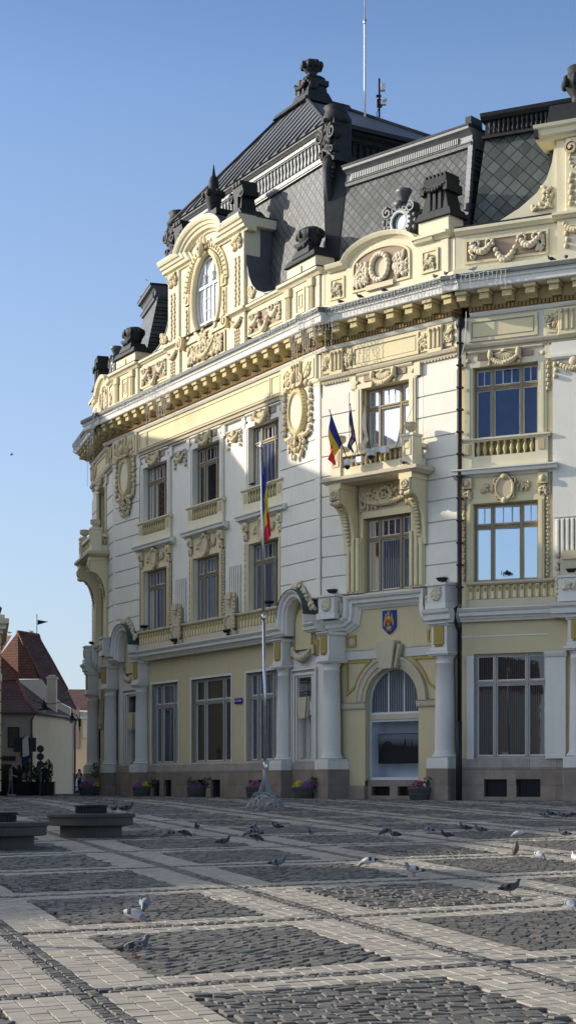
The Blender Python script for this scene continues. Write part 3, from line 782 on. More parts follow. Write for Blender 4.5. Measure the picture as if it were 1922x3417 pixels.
for c in ((WA[0] + WA[1]) / 2, (WA[1] + WA[2]) / 2):   # strips between the windows: swag heads, flutes, shields
    mb = MB(); mb.box(c - .68, c + .68, yw - .05, yw, 16.55, 17.05); mb.mold([(yw, 17.05), (yw - .1, 17.05), (yw - .14, 17.12), (yw, 17.14)], c - .78, c + .78); st = P(mb, 'strip_head', 'white_stucco', A)
    mb = MB(); garland(mb, c - .5, c + .5, 16.92, .28, yw - .12, .10, 11); mb.ell((c, yw - .14, 16.9), (.17, .08, .17), (8, 5))
    for sg in (-1, 1): husks(mb, c + sg * .6, 16.2, 17.0, yw - .08, .08)
    P(mb, 'swag', 'ornament', A, None, st)
    mb = MB()
    for k in range(6): x = c - .52 + k * .208; mb.bbox(x - .065, x + .065, yw - .09, yw, 8.3, 10.58, .03)
    P(mb, 'fluted_strip', 'white_stucco', A)
    mb = MB(); pts = [(c - .38, 7.75), (c - .2, 7.52), (c + .2, 7.52), (c + .38, 7.75), (c + .38, 9.05), (c - .38, 9.05)]; mb.plate(pts, yw - .34, yw); sh = P(mb, 'shield_tablet', 'beige', A)
    mb = MB(); wreath(mb, c, 7.75, .45, .42, yw - .32, .09, 16)
    for sg in (-1, 1): husks(mb, c + sg * .44, 7.9, 9.15, yw - .30, .085)
    mb.box(c - .25, c + .25, yw - .42, yw - .1, 8.95, 9.25); leaves(mb, c - .22, c + .22, 8.5, 9.0, yw - .36, 10, .1, 6); mb.box(c - .5, c + .5, yw - .36, yw, 7.19, 7.40)
    P(mb, 'shield_carving', 'ornament', A, None, sh)
for uc in (1.72, LA - 1.72):
    mb = MB(); rusticated(mb, uc - 1.72, uc + 1.72, 0, .5, 8.25, 17.6); P(mb, 'pier', 'white_stucco', A)
    cartouche(A, uc + (.1 if uc < 5 else -.1)); frieze_block(A, uc); niche(A, uc + (.25 if uc < 5 else -.05))
    mb = MB(); mb.side([(0.0, 17.56), (-.03, 17.62), (-.03, 17.70), (-.1, 17.78), (-.1, 17.85), (.5, 17.85), (.5, 17.56)], uc - 1.75, uc + 1.75); P(mb, 'architrave', 'pale_cream', A)
for u in (-.62, 3.47): column(A, u, .18)
column(A, 18.68, .18); column(A, 22.8, .12)
# entablature between the piers
mb = MB(); mb.box(3.27, 18.73, .02, .5, 17.85, 18.96); P(mb, 'frieze', 'cream', A)
mb = MB()
for a, b in ((3.5, 4.3), (4.45, 17.55), (17.7, 18.5)): mb.path([(-.03, .02), (-.03, -.02), (.03, -.02), (.03, .02)], [(a, 18.0), (b, 18.0), (b, 18.8), (a, 18.8)], True)
P(mb, 'frieze_panel', 'pale_cream', A)
mb = MB(); mb.mold([(.5, 17.56), (.08, 17.56), (.06, 17.62), (-.02, 17.64), (-.04, 17.76), (-.12, 17.80), (-.12, 17.85), (.5, 17.85)], 3.3, 18.7)
for i in range(95): mb.box(3.4 + i * .16, 3.5 + i * .16, .0, .06, 17.50, 17.57)
P(mb, 'architrave', 'beige', A)
main_cornice(A, -2.0, 23.55, m0=2.45, step=1.0)
# ground floor of A, set back behind the columns
yg = .34
GA = [(4.30, 7.45), (8.95, 13.2), (14.7, 17.85)]
mb = MB(); wall_plate(mb, 3.3, 18.8, 1.1, 6.65, yg, [(a, b, 1.14, 5.35) for a, b in GA], .30); P(mb, 'ground_floor_wall', 'yellow_wall', A)
for i, (a, b) in enumerate(GA):
    mb = MB(); mb.box(a - .12, a + .0, yg - .03, yg + .25, 1.1, 5.47); mb.box(b, b + .12, yg - .03, yg + .25, 1.1, 5.47); mb.box(a, b, yg - .03, yg + .25, 5.35, 5.47); P(mb, 'opening_trim', 'white_trim', A)
    window(A, (a + b) / 2, b - a, 1.14, 5.35, yg + .24, ('pane_drape', 'pane_brown', 'pane_curtain')[i], bars=False, frame='grey_frame', trans=.725, side=.26)
low = MB(); low_cornice(low, 3.3, 18.8); P(low, 'string_cornice', 'white_trim', A)
plinth(A, -.2, 22.3, .20, [(4.6, 5.5, -.62, .27), (6.0, 6.9, -.62, .27), (9.7, 10.8, -.62, .27), (11.3, 12.3, -.62, .27), (15.2, 17.1, -.62, .24)])
mb = MB(); mb.box(21.6, 22.0, -.02, .7, 8.25, 18.9); mb.box(0, .4, -.02, .7, 8.25, 18.9); mb.v = [(x, y + .03, z) for x, y, z in mb.v]; P(mb, 'pier_return', 'white_stucco', A)

mb = MB(); mb.box(-.55, .5, .45, 1.3, -.7, 8.2); mb.box(21.4, 22.25, .45, 1.3, -.7, 8.2); P(mb, 'corner_wall', 'white_trim', A)
# parapet of A with its gable
def relief_panel(face, x0, x1, z0, z1, y, kind, L=None, seed=3):
    mb = MB(); mb.path([(-.05, y), (-.05, y - .05), (.05, y - .05), (.05, y)], [(x0, z0), (x1, z0), (x1, z1), (x0, z1)], True); p = P(mb, 'parapet_panel', 'cream', face, L)
    mb = MB(); mb.quad((x0, y - .01, z0), (x1, y - .01, z0), (x1, y - .01, z1), (x0, y - .01, z1)); P(mb, 'panel_field', 'rose_brown' if kind != 'shell' else 'cream', face, L, p)
    mb = MB(); w = x1 - x0; h = z1 - z0; c = (x0 + x1) / 2; zc = (z0 + z1) / 2
    if kind == 'shell': shell(mb, c, zc, w * .75, h * .8, y - .06); leaves(mb, x0, x1, z0, zc, y - .05, 10, .08, seed)
    elif kind == 'swag':
        for sg in (-1, 1):
            garland(mb, c + sg * w * .16, c + sg * w * .42, z1 - .15, h * .42, y - .12, .13, 9); wreath(mb, c + sg * w * .2, z1 - .2, .14, .14, y - .1, .06, 9); wreath(mb, c + sg * w * .37, z1 - .2, .14, .14, y - .1, .06, 9); leaves(mb, c + sg * w * .42 - .22, c + sg * w * .42 + .22, z0 + .05, z1 - .1, y - .08, 14, .1, seed + sg)
        garland(mb, c - w * .15, c + w * .15, z1 - .3, h * .75, y - .14, .12, 11)
    elif kind == 'oval':
        wreath(mb, c, zc + .05, .3, .42, y - .12, .12, 16)
        for sg in (-1, 1): leaves(mb, c + sg * w * .30 - w * .18, c + sg * w * .30 + w * .18, z0 + .08, z1 - .12, y - .09, 40, .13, seed + sg)
    P(mb, 'panel_carving', 'grey_ornament', face, L, p)
PZ0, PZ1 = 20.55, 22.72
yp = .10
mb = MB(); mb.box(-.2, 22.2, yp, yp + .7, PZ0, PZ1); mb.box(-.2, 22.2, yp - .14, yp, PZ0, 20.98); P(mb, 'parapet', 'pale_cream', A)
mb = MB(); mb.mold([(yp + .7, 22.50), (yp - .06, 22.50), (yp - .14, 22.58), (yp - .20, 22.60), (yp - .20, 22.70), (yp + .7, 22.74)], 3.1, 7.3); mb.mold([(yp + .7, 22.50), (yp - .06, 22.50), (yp - .14, 22.58), (yp - .20, 22.60), (yp - .20, 22.70), (yp + .7, 22.74)], 14.9, 18.9); P(mb, 'parapet_coping', 'pale_cream', A)
mb = MB(); mb.box(3.1, 19, yp - .15, yp + .7, 22.74, 22.78); P(mb, 'coping_flashing', 'dark_metal', A)
relief_panel(A, 3.55, 6.75, 21.25, 22.25, yp, 'swag'); relief_panel(A, 15.4, 18.6, 21.25, 22.25, yp, 'swag'); relief_panel(A, 9.1, 13.1, 21.05, 22.1, yp - .05, 'oval')
def end_pedestal(face, uc, L=None, urn=True):
    mb = MB(); mb.bbox(uc - 1.6, uc + 1.6, yp - .10, yp + .8, 20.98, 22.45, .02); mb.box(uc - 1.68, uc + 1.68, yp - .30, yp + .8, 20.5, 20.98)
    mb.mold([(yp + .8, 22.45), (yp - .15, 22.45), (yp - .25, 22.58), (yp - .36, 22.62), (yp - .36, 22.74), (yp + .8, 22.78)], uc - 1.75, uc + 1.75); mb.bbox(uc - 1.25, uc + 1.25, yp - .08, yp + .9, 22.78, 23.42, .03)
    ped = P(mb, 'parapet_pedestal', 'pale_cream', face, L)
    mb = MB(); mb.mold([(yp + .9, 22.775), (yp - .34, 22.775), (yp - .34, 22.81), (yp + .9, 22.83)], uc - 1.74, uc + 1.74); mb.taper(uc, yp + .4, 23.42, 23.70, 1.35, .62, 1.15, .5); P(mb, 'coping_flashing', 'dark_metal', face, L, ped)
    mb = MB(); mb.ell((uc, yp - .1, 23.15), (.13, .05, .13), (8, 5)); mb.plate([(uc - .04, 22.8), (uc + .04, 22.8), (uc + .1, 23.1), (uc - .1, 23.1)], yp - .13, yp); mb.path([(-.04, yp - .10), (-.04, yp - .15), (.04, yp - .15), (.04, yp - .1)], [(uc - .36, 21.15), (uc + .36, 21.15), (uc + .36, 22.2), (uc - .36, 22.2)], True); mb.path([(-.025, yp - .10), (-.025, yp - .14), (.025, yp - .14), (.025, yp - .1)], [(uc - .14, 21.4), (uc + .14, 21.4), (uc + .14, 21.95), (uc - .14, 21.95)], True)
    P(mb, 'pedestal_panel', 'cream', face, L, ped)
    for sg in (-1, 1):
        x = uc + sg * 1.0; mb = MB()
        for k in (-1, 0, 1): mb.bbox(x + k * .13 - .045, x + k * .13 + .045, yp - .22, yp - .1, 21.0, 22.05, .02)
        mb.bbox(x - .24, x + .24, yp - .26, yp - .1, 22.05, 22.42, .03); pi = P(mb, 'pilaster', 'ornament', face, L, ped)
    if urn: urn_block(face, uc, yp + .4, 23.68, L, .80)
end_pedestal(A, 1.65); end_pedestal(A, LA - 1.65)

cg = ca
def gable_outline(k=1.0):
    """half outline of the volute wings, from the pilaster down to the coping"""
    return [(4.05, 25.2), (4.12, 24.7), (4.3, 24.1), (4.62, 23.6), (5.1, 23.2), (5.8, 22.92), (6.6, 22.80)]
mb = MB(); oz, ox_, orz = 24.28, 1.40, 2.06
# front wall of the gable with an oval hole: fan strips between oval and a rectangle
n = 48; inner = [(cg + ox_ * math.cos(2 * PI * i / n), oz + orz * math.sin(2 * PI * i / n)) for i in range(n)]
def rect_pt(a):
    dx, dz = math.cos(a), math.sin(a); k = min(4.05 / max(1e-6, abs(dx)), (2.55 if dz > 0 else 1.85) / max(1e-6, abs(dz))); return (cg + dx * k, oz + dz * k)
outer = [rect_pt(2 * PI * i / n) for i in range(n)]
yf = yp - .02
for i in range(n):
    j = (i + 1) % n
    mb.quad((inner[i][0], yf, inner[i][1]), (outer[i][0], yf, outer[i][1]), (outer[j][0], yf, outer[j][1]), (inner[j][0], yf, inner[j][1]))
    mb.quad((inner[i][0], yf, inner[i][1]), (inner[j][0], yf, inner[j][1]), (inner[j][0], yf + .35, inner[j][1]), (inner[i][0], yf + .35, inner[i][1]))
mb.box(cg - 4.05, cg - 3.2, yf, .9, 22.4, 26.8); mb.box(cg + 3.2, cg + 4.05, yf, .9, 22.4, 26.8); mb.box(cg - 4.05, cg + 4.05, yf, .8, 20.6, 22.4)
top = [(cg - 3.0, 26.75), (cg + 3.0, 26.75)] + [(cg + 2.55 * math.cos(R(a)), 26.55 + 1.15 * math.sin(R(a))) for a in range(15, 170, 10)]
mb.plate(top, yf + .004, .9)
for sg in (-1, 1):
    ol = gable_outline(); pts = [(cg + sg * 4.0, 22.5)] + [(cg + sg * 6.7, 22.5)] + [(cg + sg * x, z) for x, z in reversed(ol)] + [(cg + sg * 4.0, 25.2)]
    if sg < 0: pts = pts[::-1]
    mb.plate(pts, yf + .06, .62, True)
gab = P(mb, 'gable', 'pale_cream', A)
mb = MB()   # dark sheet-metal flanks and curved dormer roof behind the gable
for sg in (-1, 1):
    mb.box(cg + sg * 4.0, cg + sg * 4.08, .88, 3.2, 22.6, 26.7)
    ol = gable_outline(); mb.path([(0, .1), (.04, .1), (.04, 1.9), (0, 1.9)], [(cg + sg * x, z + .02) for x, z in (ol if sg > 0 else ol)])
arc = [(cg - 4.4, 26.95), (cg - 2.5, 26.95)] + [(cg + 2.55 * math.cos(R(a)), 26.75 + 1.22 * math.sin(R(a))) for a in range(170, 9, -10)] + [(cg + 2.5, 26.95), (cg + 4.4, 26.95)]
mb.path([(.08, -.50), (.12, -.50), (.12, 3.2), (.08, 3.2)], arc)
mb.box(cg - 3.9, cg + 3.9, .9, 3.2, 22.6, 26.9)
P(mb, 'dormer_roof', 'roof_metal', A, None, gab)
mb = MB(); prof = [(-.62, .5), (-.62, -.0), (-.52, -.06), (-.48, -.18), (-.34, -.22), (-.30, -.30), (-.18, -.34), (-.14, -.42), (-.04, -.48), (.07, -.52), (.07, .5)]
mb.path(prof, arc)
for sg in (-1, 1): mb.box(cg + sg * 4.0, cg + sg * 4.42, .5, 2.6, 26.55, 26.98)
P(mb, 'gable_cornice', 'pale_cream', A, None, gab)
mb = MB(); mb.arc([(ox_ - .02, yf + .02), (ox_, yf - .08), (ox_ + .07, yf - .12), (ox_ + .18, yf - .10), (ox_ + .22, yf)], cg, oz, 0, 360, 48, orz / ox_, True)
mb.arc([(2.02, yf), (2.02, yf - .10), (2.20, yf - .14), (2.34, yf - .10), (2.34, yf)], cg, 24.6, 0, 180, 24, .98)
for i in range(26):
    a = R(4 + 172 * i / 25); mb.ell((cg + 2.18 * math.cos(a), yf - .13, 24.6 + 2.14 * math.sin(a)), (.05, .08, .12), (6, 4), Matrix.Rotation(PI / 2 - a, 3, 'Y'))
for sg in (-1, 1): mb.box(cg + sg * 1.72, cg + sg * 2.22, yf - .11, yf, 24.3, 24.85); mb.box(cg + sg * 1.82, cg + sg * 2.15, yf - .06, yf, 22.6, 24.2)
P(mb, 'oval_surround', 'cream', A, None, gab)
mb = MB()
for sg in (-1, 1):
    x = cg + sg * 3.45
    mb.ell((x, yf - .18, 26.1), (.42, .16, .16), (8, 5)); leaves(mb, x - .45, x + .45, 25.5, 26.4, yf - .14, 26, .15, 8); husks(mb, x - .17, 22.9, 25.3, yf - .12, .085); husks(mb, x + .17, 22.9, 25.3, yf - .12, .085); scroll(mb, x - .3, 25.95, .16, yf - .24, yf, 1.2); scroll(mb, x + .3, 25.95, .16, yf - .24, yf, 1.2, 90, -1)
    husks(mb, cg + sg * 1.98, 22.75, 24.1, yf - .08, .09); mb.ell((cg + sg * 1.97, yf - .12, 24.57), (.17, .06, .2), (8, 5))
    leaves(mb, cg + sg * 4.75 - .5, cg + sg * 4.75 + .3, 22.95, 23.7, yf + .02, 20, .13, 12); wreath(mb, cg + sg * 4.65, 23.2, .16, .16, yf, .06, 10)
    garland(mb, x - .45, x + .45, 22.25, .28, yp - .22, .11, 9)
    for k in (-1, 0, 1): husks(mb, x + k * .2, 21.0, 21.8, yp - .15, .07)
    scroll(mb, cg + sg * 2.45, 22.45, .34, yp - .35, yp, 1.5, 90, sg)
for i in range(40):
    a = R(5 + 170 * i / 39); mb.ell((cg + 1.80 * math.cos(a), yf - .06, 24.6 + 1.86 * math.sin(a)), (.075, .06, .075), (6, 4))
mb.ell((cg, yf - .28, 26.62), (.25, .22, .36), (12, 8)); mb.ell((cg, yf - .46, 26.58), (.06, .10, .11), (6, 4)); leaves(mb, cg - .5, cg + .5, 26.6, 27.2, yf - .25, 20, .14, 4); husks(mb, cg - .32, 26.2, 26.75, yf - .2, .09); husks(mb, cg + .32, 26.2, 26.75, yf - .2, .09)
leaves(mb, cg - 1.9, cg + 1.9, 21.05, 22.2, yp - .14, 60, .15, 15); shell(mb, cg, 22.35, .9, .8, yp - .16); garland(mb, cg - 1.2, cg + 1.2, 22.0, .7, yp - .2, .13, 17)
P(mb, 'gable_carving', 'ornament', A, None, gab)
mb = MB(); mb.box(cg - 2.7, cg + 2.7, yp - .12, yp + .1, 22.28, 22.42)
for sg in (-1, 1):
    mb.mold([(yp + .3, 22.50), (yp - .16, 22.50), (yp - .24, 22.58), (yp - .34, 22.60), (yp - .34, 22.72), (yp + .3, 22.76)], cg + sg * 3.45 - .85, cg + sg * 3.45 + .85); mb.bbox(cg + sg * 3.45 - .72, cg + sg * 3.45 + .72, yp - .14, yp + .1, 20.98, 22.5, .02); mb.bbox(cg + sg * 3.45 - .62, cg + sg * 3.45 + .62, yf - .10, yf + .1, 22.76, 26.5, .02)
P(mb, 'gable_pilasters', 'pale_cream', A, None, gab)
# oval window of the gable
mb = MB(); mb.arc([(ox_ - .02, yf + .18), (ox_ - .10, yf + .16), (ox_ - .12, yf + .26)], cg, oz, 0, 360, 40, orz / ox_, True)
mb.box(cg - .46, cg - .39, yf + .18, yf + .26, oz - 1.78, oz + 1.78); mb.box(cg + .39, cg + .47, yf + .18, yf + .26, oz - 1.72, oz + 1.72); mb.box(cg - 1.2, cg + 1.2, yf + .17, yf + .26, oz + .55, oz + .68); mb.box(cg - 1.0, cg + 1.0, yf + .17, yf + .26, oz - 1.25, oz - 1.15)
for z in (oz - .6, oz): mb.box(cg - .39, cg + .39, yf + .2, yf + .26, z - .015, z + .015)
mb.box(cg + .0, cg + .03, yf + .2, yf + .26, oz - 1.15, oz + .55)
for x in (-.43, .43): mb.lathe([(.05, oz + .7), (.08, oz + .75), (.04, oz + .8), (.05, oz + 1.1), (.08, oz + 1.15), (.03, oz + 1.2)], cg + x, yf + .16, 8)
ow = P(mb, 'oval_window', 'white_sash', A)
mb = MB(); mb.plate([(cg + (ox_ - .06) * math.cos(2 * PI * i / 40), oz + (orz - .08) * math.sin(2 * PI * i / 40)) for i in range(40)], yf + .24, yf + .26); P(mb, 'pane', 'pane_pale', A, None, ow)
# finials standing on the gable cornice
mb = MB(); u = cg; y = .5; z = 27.9
mb.box(u - 1.6, u + 1.6, y - .7, y + 1.2, z, z + .28); mb.taper(u, y, z + .28, z + .6, .8, .6, .35, .35); mb.lathe([(.22, z + .55), (.26, z + .7), (.38, z + 1.1), (.46, z + 1.45), (.50, z + 1.6), (.34, z + 1.7), (.26, z + 1.85), (.27, z + 2.1), (.18, z + 2.35), (.10, z + 2.45), (.05, z + 2.8), (.02, z + 3.0)], u, y, 14)
for i in range(6): mb.ell((u + .46 * math.cos(i * PI / 3), y + .46 * math.sin(i * PI / 3), z + 1.5), (.15, .15, .2), (6, 4))
P(mb, 'gable_finial', 'dark_metal', A)
for sg in (-1, 1):
    mb = MB(); u = cg + sg * 3.2; z = 26.98
    mb.taper(u, .5, z, z + .55, 1.1, .7, .55, .6); mb.taper(u, .5, z + .55, z + 1.2, .42, .42, .34, .34); mb.box(u - .62, u + .62, .05, .95, z + 1.2, z + 1.45); mb.box(u - .48, u + .48, .1, .9, z + 1.45, z + 1.75)
    for k in (-1, 0, 1): mb.box(u + k * .3 - .09, u + k * .3 + .09, .02, .98, z + 1.75, z + 1.95)
    scroll(mb, u - .5, z + 1.3, .25, .0, .2, 1.2); scroll(mb, u + .5, z + 1.3, .25, .0, .2, 1.2, 90, -1); mb.box(u - .18, u + .18, .02, .2, z + .6, z + 1.2)
    P(mb, 'gable_pedestal', 'dark_metal', A)
# ================================================================== B and its mirror image D: the narrow splayed bays with balconies
def blunette(face, L, cx):
    """round-headed parapet panel with wreath and figures-like foliage"""
    pts = [(cx - 1.95, 20.98), (cx + 1.95, 20.98), (cx + 1.95, 22.35)] + [(cx + 1.95 * math.cos(R(a)), 22.35 + .80 * math.sin(R(a))) for a in range(12, 180, 12)] + [(cx - 1.95, 22.35)]
    mb = MB(); mb.plate(pts, yp - .06, yp + .6); p = P(mb, 'parapet_lunette', 'pale_cream', face, L)
    arcp = [(cx - 3.0, 22.52), (cx - 2.0, 22.52)] + [(cx + 2.0 * math.cos(R(a)), 22.42 + .88 * math.sin(R(a))) for a in range(168, 0, -12)] + [(cx + 2.0, 22.52), (cx + 2.9, 22.52)]
    mb = MB(); mb.path([(-.16, yp + .5), (-.16, yp - .08), (-.08, yp - .14), (-.04, yp - .26), (.08, yp - .32), (.14, yp - .34), (.16, yp + .6)], arcp); P(mb, 'lunette_coping', 'pale_cream', face, L, p)
    ip = [(cx - 1.55, 21.25), (cx + 1.55, 21.25), (cx + 1.55, 22.2)] + [(cx + 1.55 * math.cos(R(a)), 22.25 + .62 * math.sin(R(a))) for a in range(12, 180, 12)] + [(cx - 1.55, 22.2)]
    mb = MB(); mb.path([(-.05, yp - .06), (-.05, yp - .12), (.05, yp - .12), (.05, yp - .06)], ip, True); P(mb, 'lunette_frame', 'cream', face, L, p)
    mb = MB(); mb.plate(ip, yp - .07, yp - .05); P(mb, 'panel_field', 'rose_brown', face, L, p)
    mb = MB(); wreath(mb, cx, 22.0, .46, .55, yp - .16, .13, 18)
    mb.plate([(cx + .34 * math.cos(R(a)), 22.0 + .42 * math.sin(R(a))) for a in range(0, 360, 20)], yp - .1, yp)
    for sg in (-1, 1): leaves(mb, cx + sg * 1.0 - .42, cx + sg * 1.0 + .42, 21.3, 22.5, yp - .12, 55, .14, 21 + sg); leaves(mb, cx + sg * 1.35 - .2, cx + sg * 1.35 + .2, 21.3, 22.1, yp - .1, 18, .12, 31)
    mb.box(cx - .75, cx + .75, yp - .2, yp - .06, 21.1, 21.32)
    P(mb, 'panel_carving', 'grey_ornament', face, L, p)

def bay(face, L, big=True):
    LB = 7.4; cx = 3.62; ya = .30
    # ---- ground floor: wall with an arched opening
    mb = MB(); cw, ro, rz = 3.70, 1.46, 3.55; n = 20
    for x0, x1 in ((.3, cw - ro), (cw + ro, 7.2)):
        mb.quad((x0, ya, -.7), (x1, ya, -.7), (x1, ya, rz), (x0, ya, rz))
    mb.quad((cw - ro, ya, rz), (cw - ro, ya + .5, rz), (cw - ro, ya + .5, .2), (cw - ro, ya, .2)); mb.quad((cw + ro, ya, rz), (cw + ro, ya + .5, rz), (cw + ro, ya + .5, .2), (cw + ro, ya, .2))
    ap = [(cw + ro * math.cos(PI * i / n), rz + ro * math.sin(PI * i / n)) for i in range(n + 1)]
    tp = [(cw + 3.5 * math.cos(PI * i / n), rz) for i in range(n + 1)]
    for i in range(n):
        a, b = ap[i], ap[i + 1]
        mb.quad((a[0], ya, a[1]), (a[0], ya, 8.1), (b[0], ya, 8.1), (b[0], ya, b[1])); mb.quad((a[0], ya, a[1]), (b[0], ya, b[1]), (b[0], ya + .5, b[1]), (a[0], ya + .5, a[1]))
    mb.quad((.3, ya, rz), (cw - ro, ya, rz), (cw - ro, ya, 8.1), (.3, ya, 8.1)); mb.quad((cw + ro, ya, rz), (7.2, ya, rz), (7.2, ya, 8.1), (cw + ro, ya, 8.1))
    P(mb, 'ground_floor_wall', 'yellow_wall', face, L)
    mb = MB(); mb.arc([(ro, ya + .1), (ro - .01, ya - .04), (ro + .14, ya - .05), (ro + .16, ya - .10), (ro + .36, ya - .12), (ro + .38, ya - .16), (ro + .5, ya - .18), (ro + .52, ya)], cw, rz, 0, 180, 28); P(mb, 'archivolt', 'beige', face, L)
    mb = MB(); mb.plate([(cw - .30, 4.93), (cw + .30, 4.93), (cw + .48, 6.1), (cw - .48, 6.1)], ya - .42, ya); mb.plate([(cw + .34, 4.95), (cw + .46, 4.95), (cw + .68, 5.95), (cw + .54, 5.95)], ya - .3, ya); mb.plate([(cw - .46, 4.95), (cw - .34, 4.95), (cw - .54, 5.95), (cw - .68, 5.95)], ya - .3, ya); P(mb, 'keystone', 'beige', face, L)
    mb = MB()
    for x0, x1 in ((.9, cw - ro + .06), (cw + ro - .06, 6.6)): mb.mold([(ya + .1, 3.28), (ya - .06, 3.28), (ya - .1, 3.34), (ya - .12, 3.52), (ya - .16, 3.56), (ya + .1, 3.56)], x0, x1)
    P(mb, 'impost_band', 'beige', face, L)
    mb = MB(); mb.mold([(ya, 5.42), (ya - .05, 5.42), (ya - .05, 5.78), (ya - .09, 5.82), (ya, 5.84)], .9, cw - .75); mb.mold([(ya, 5.42), (ya - .05, 5.42), (ya - .05, 5.78), (ya - .09, 5.82), (ya, 5.84)], cw + .75, 6.5); P(mb, 'frieze_band', 'grey_stucco', face, L)
    mb = MB()
    for sg in (-1, 1):
        c0 = cw; x = lambda d: c0 + sg * d
        tri = [(x(2.45), 3.95), (x(2.45), 5.32), (x(1.2), 5.32)] + [(x(2.12 * math.cos(R(a))), rz + 2.12 * math.sin(R(a))) for a in (50, 40, 30, 20)]
        mb.path([(-.045, ya), (-.045, ya - .05), (.045, ya - .05), (.045, ya)], tri, True)
        mb.path([(-.04, ya), (-.04, ya - .05), (.04, ya - .05), (.04, ya)], [(x(2.0), 6.02), (x(2.45), 6.02), (x(2.45), 6.45), (x(2.0), 6.45)], True)
    P(mb, 'ochre_outline', 'ochre', face, L)
    mb = MB(); mb.bbox(cw - 2.75, cw - ro, ya - .06, ya + .3, -.75, -.02, .02); mb.bbox(cw + ro, cw + 2.6, ya - .06, ya + .3, -.75, -.02, .02); wall_plate(mb, cw - ro, cw + ro, -.75, .22, ya + .15, [(cw - 1.25, cw - .22, -.45, -.05), (cw + .22, cw + 1.25, -.45, -.05)], .3); mb.quad((cw - ro, ya + .15, .22), (cw + ro, ya + .15, .22), (cw + ro, ya + .6, .22), (cw - ro, ya + .6, .22)); pl = P(mb, 'plinth', 'granite', face, L)
    for sg in (-1, 1):
        c = cw + sg * .735; mb = MB(); mb.quad((c - .52, ya + .42, -.45), (c + .52, ya + .42, -.45), (c + .52, ya + .42, -.05), (c - .52, ya + .42, -.05)); v = P(mb, 'basement_window', 'plastic_black', face, L)
        mb = MB()
        for i in range(8): mb.box(c - .46 + i * .13, c - .43 + i * .13, ya + .24, ya + .27, -.45, -.05)
        mb.box(c - .515, c + .515, ya + .27, ya + .29, -.27, -.24); P(mb, 'window_bars', 'iron', face, L, v)
    if big:
        yw_ = ya + .30
        mb = MB(); mb.arc([(ro - .09, yw_), (ro + .02, yw_), (ro + .02, yw_ + .12), (ro - .09, yw_ + .12), (ro - .09, yw_)], cw, rz, 0, 180, 28); mb.box(cw - ro, cw - ro + .09, yw_, yw_ + .12, 3.12, rz); mb.box(cw + ro - .09, cw + ro, yw_, yw_ + .12, 3.12, rz); mb.box(cw - ro, cw + ro, yw_ - .01, yw_ + .12, 3.03, 3.12)
        for x in (-.42, .42): mb.box(cw + x - .03, cw + x + .03, yw_ + .02, yw_ + .1, 3.12, rz + 1.28)
        f1 = P(mb, 'fanlight', 'white_sash', face, L)
        mb = MB(); mb.plate([(cw - ro + .05, 3.1), (cw + ro - .05, 3.1), (cw + ro - .05, rz)] + [(cw + (ro - .05) * math.cos(R(a)), rz + (ro - .05) * math.sin(R(a))) for a in range(10, 180, 10)] + [(cw - ro + .05, rz)], yw_ + .06, yw_ + .07); P(mb, 'pane', 'pane_blinds', face, L, f1)
        mb = MB(); mb.box(cw - ro, cw + ro, yw_ - .06, yw_ + .1, 2.82, 3.03); P(mb, 'window_transom', 'beige', face, L)
        mb = MB(); mb.box(cw - ro, cw - ro + .09, yw_, yw_ + .1, .22, 2.82); mb.box(cw + ro - .09, cw + ro, yw_, yw_ + .1, .22, 2.82); mb.box(cw - ro + .09, cw + ro - .09, yw_, yw_ + .1, 2.72, 2.82); mb.box(cw - ro + .09, cw + ro - .09, yw_, yw_ + .1, .22, .34); dw = P(mb, 'display_window', 'white_sash', face, L)
        mb = MB(); mb.box(cw - ro, cw + ro, yw_ + 1.1, yw_ + 1.15, .2, 2.9); mb.box(cw - ro, cw + ro, yw_ + .1, yw_ + 1.1, .18, .34); mb.box(cw - ro - .05, cw - ro, yw_ + .1, yw_ + 1.1, .2, 2.9); mb.box(cw + ro, cw + ro + .05, yw_ + .1, yw_ + 1.1, .2, 2.9); mb.box(cw - ro, cw + ro, yw_ + .1, yw_ + 1.1, 2.82, 2.9); P(mb, 'display_niche', 'niche_blue', face, L, dw)
    else:
        mb = MB(); mb.plate([(cw - ro, -.6), (cw + ro, -.6), (cw + ro, rz)] + [(cw + ro * math.cos(R(a)), rz + ro * math.sin(R(a))) for a in range(10, 180, 10)] + [(cw - ro, rz)], ya + .45, ya + .5); P(mb, 'gateway', 'plastic_black', face, L)
        mb = MB(); mb.bbox(6.05, 6.35, ya - .05, ya, 1.6, 3.2, .02); P(mb, 'bronze_plaque', 'iron', face, L)
    column(face, 6.78 if big else 6.6, .0, L, .42)
    # ---- cornice that lifts over the middle
    mb = MB(); prof = [(-.55, .6), (-.55, .26), (-.48, .2), (-.42, .12), (-.30, .08), (-.28, -.06), (-.14, -.08), (-.10, -.18), (0, -.24), (.05, -.24), (.06, .6)]
    r = .28; path = [(.3, 7.13), (1.3 - r + .2, 7.13), (1.45, 7.25), (1.5, 7.5), (1.5, 8.10), (5.75, 8.10), (5.75, 7.5), (5.8, 7.25), (5.95, 7.13), (7.25, 7.13)]
    mb.path(prof, path); P(mb, 'string_cornice', 'white_trim', face, L)
    mb = MB(); mb.mold([(.5, 6.62), (-.42, 6.62), (-.46, 6.72), (-.56, 6.76), (-.58, 6.96), (-.68, 7.04), (-.72, 7.16), (.5, 7.2)], 6.1, 7.45); P(mb, 'cornice_break', 'white_trim', face, L)
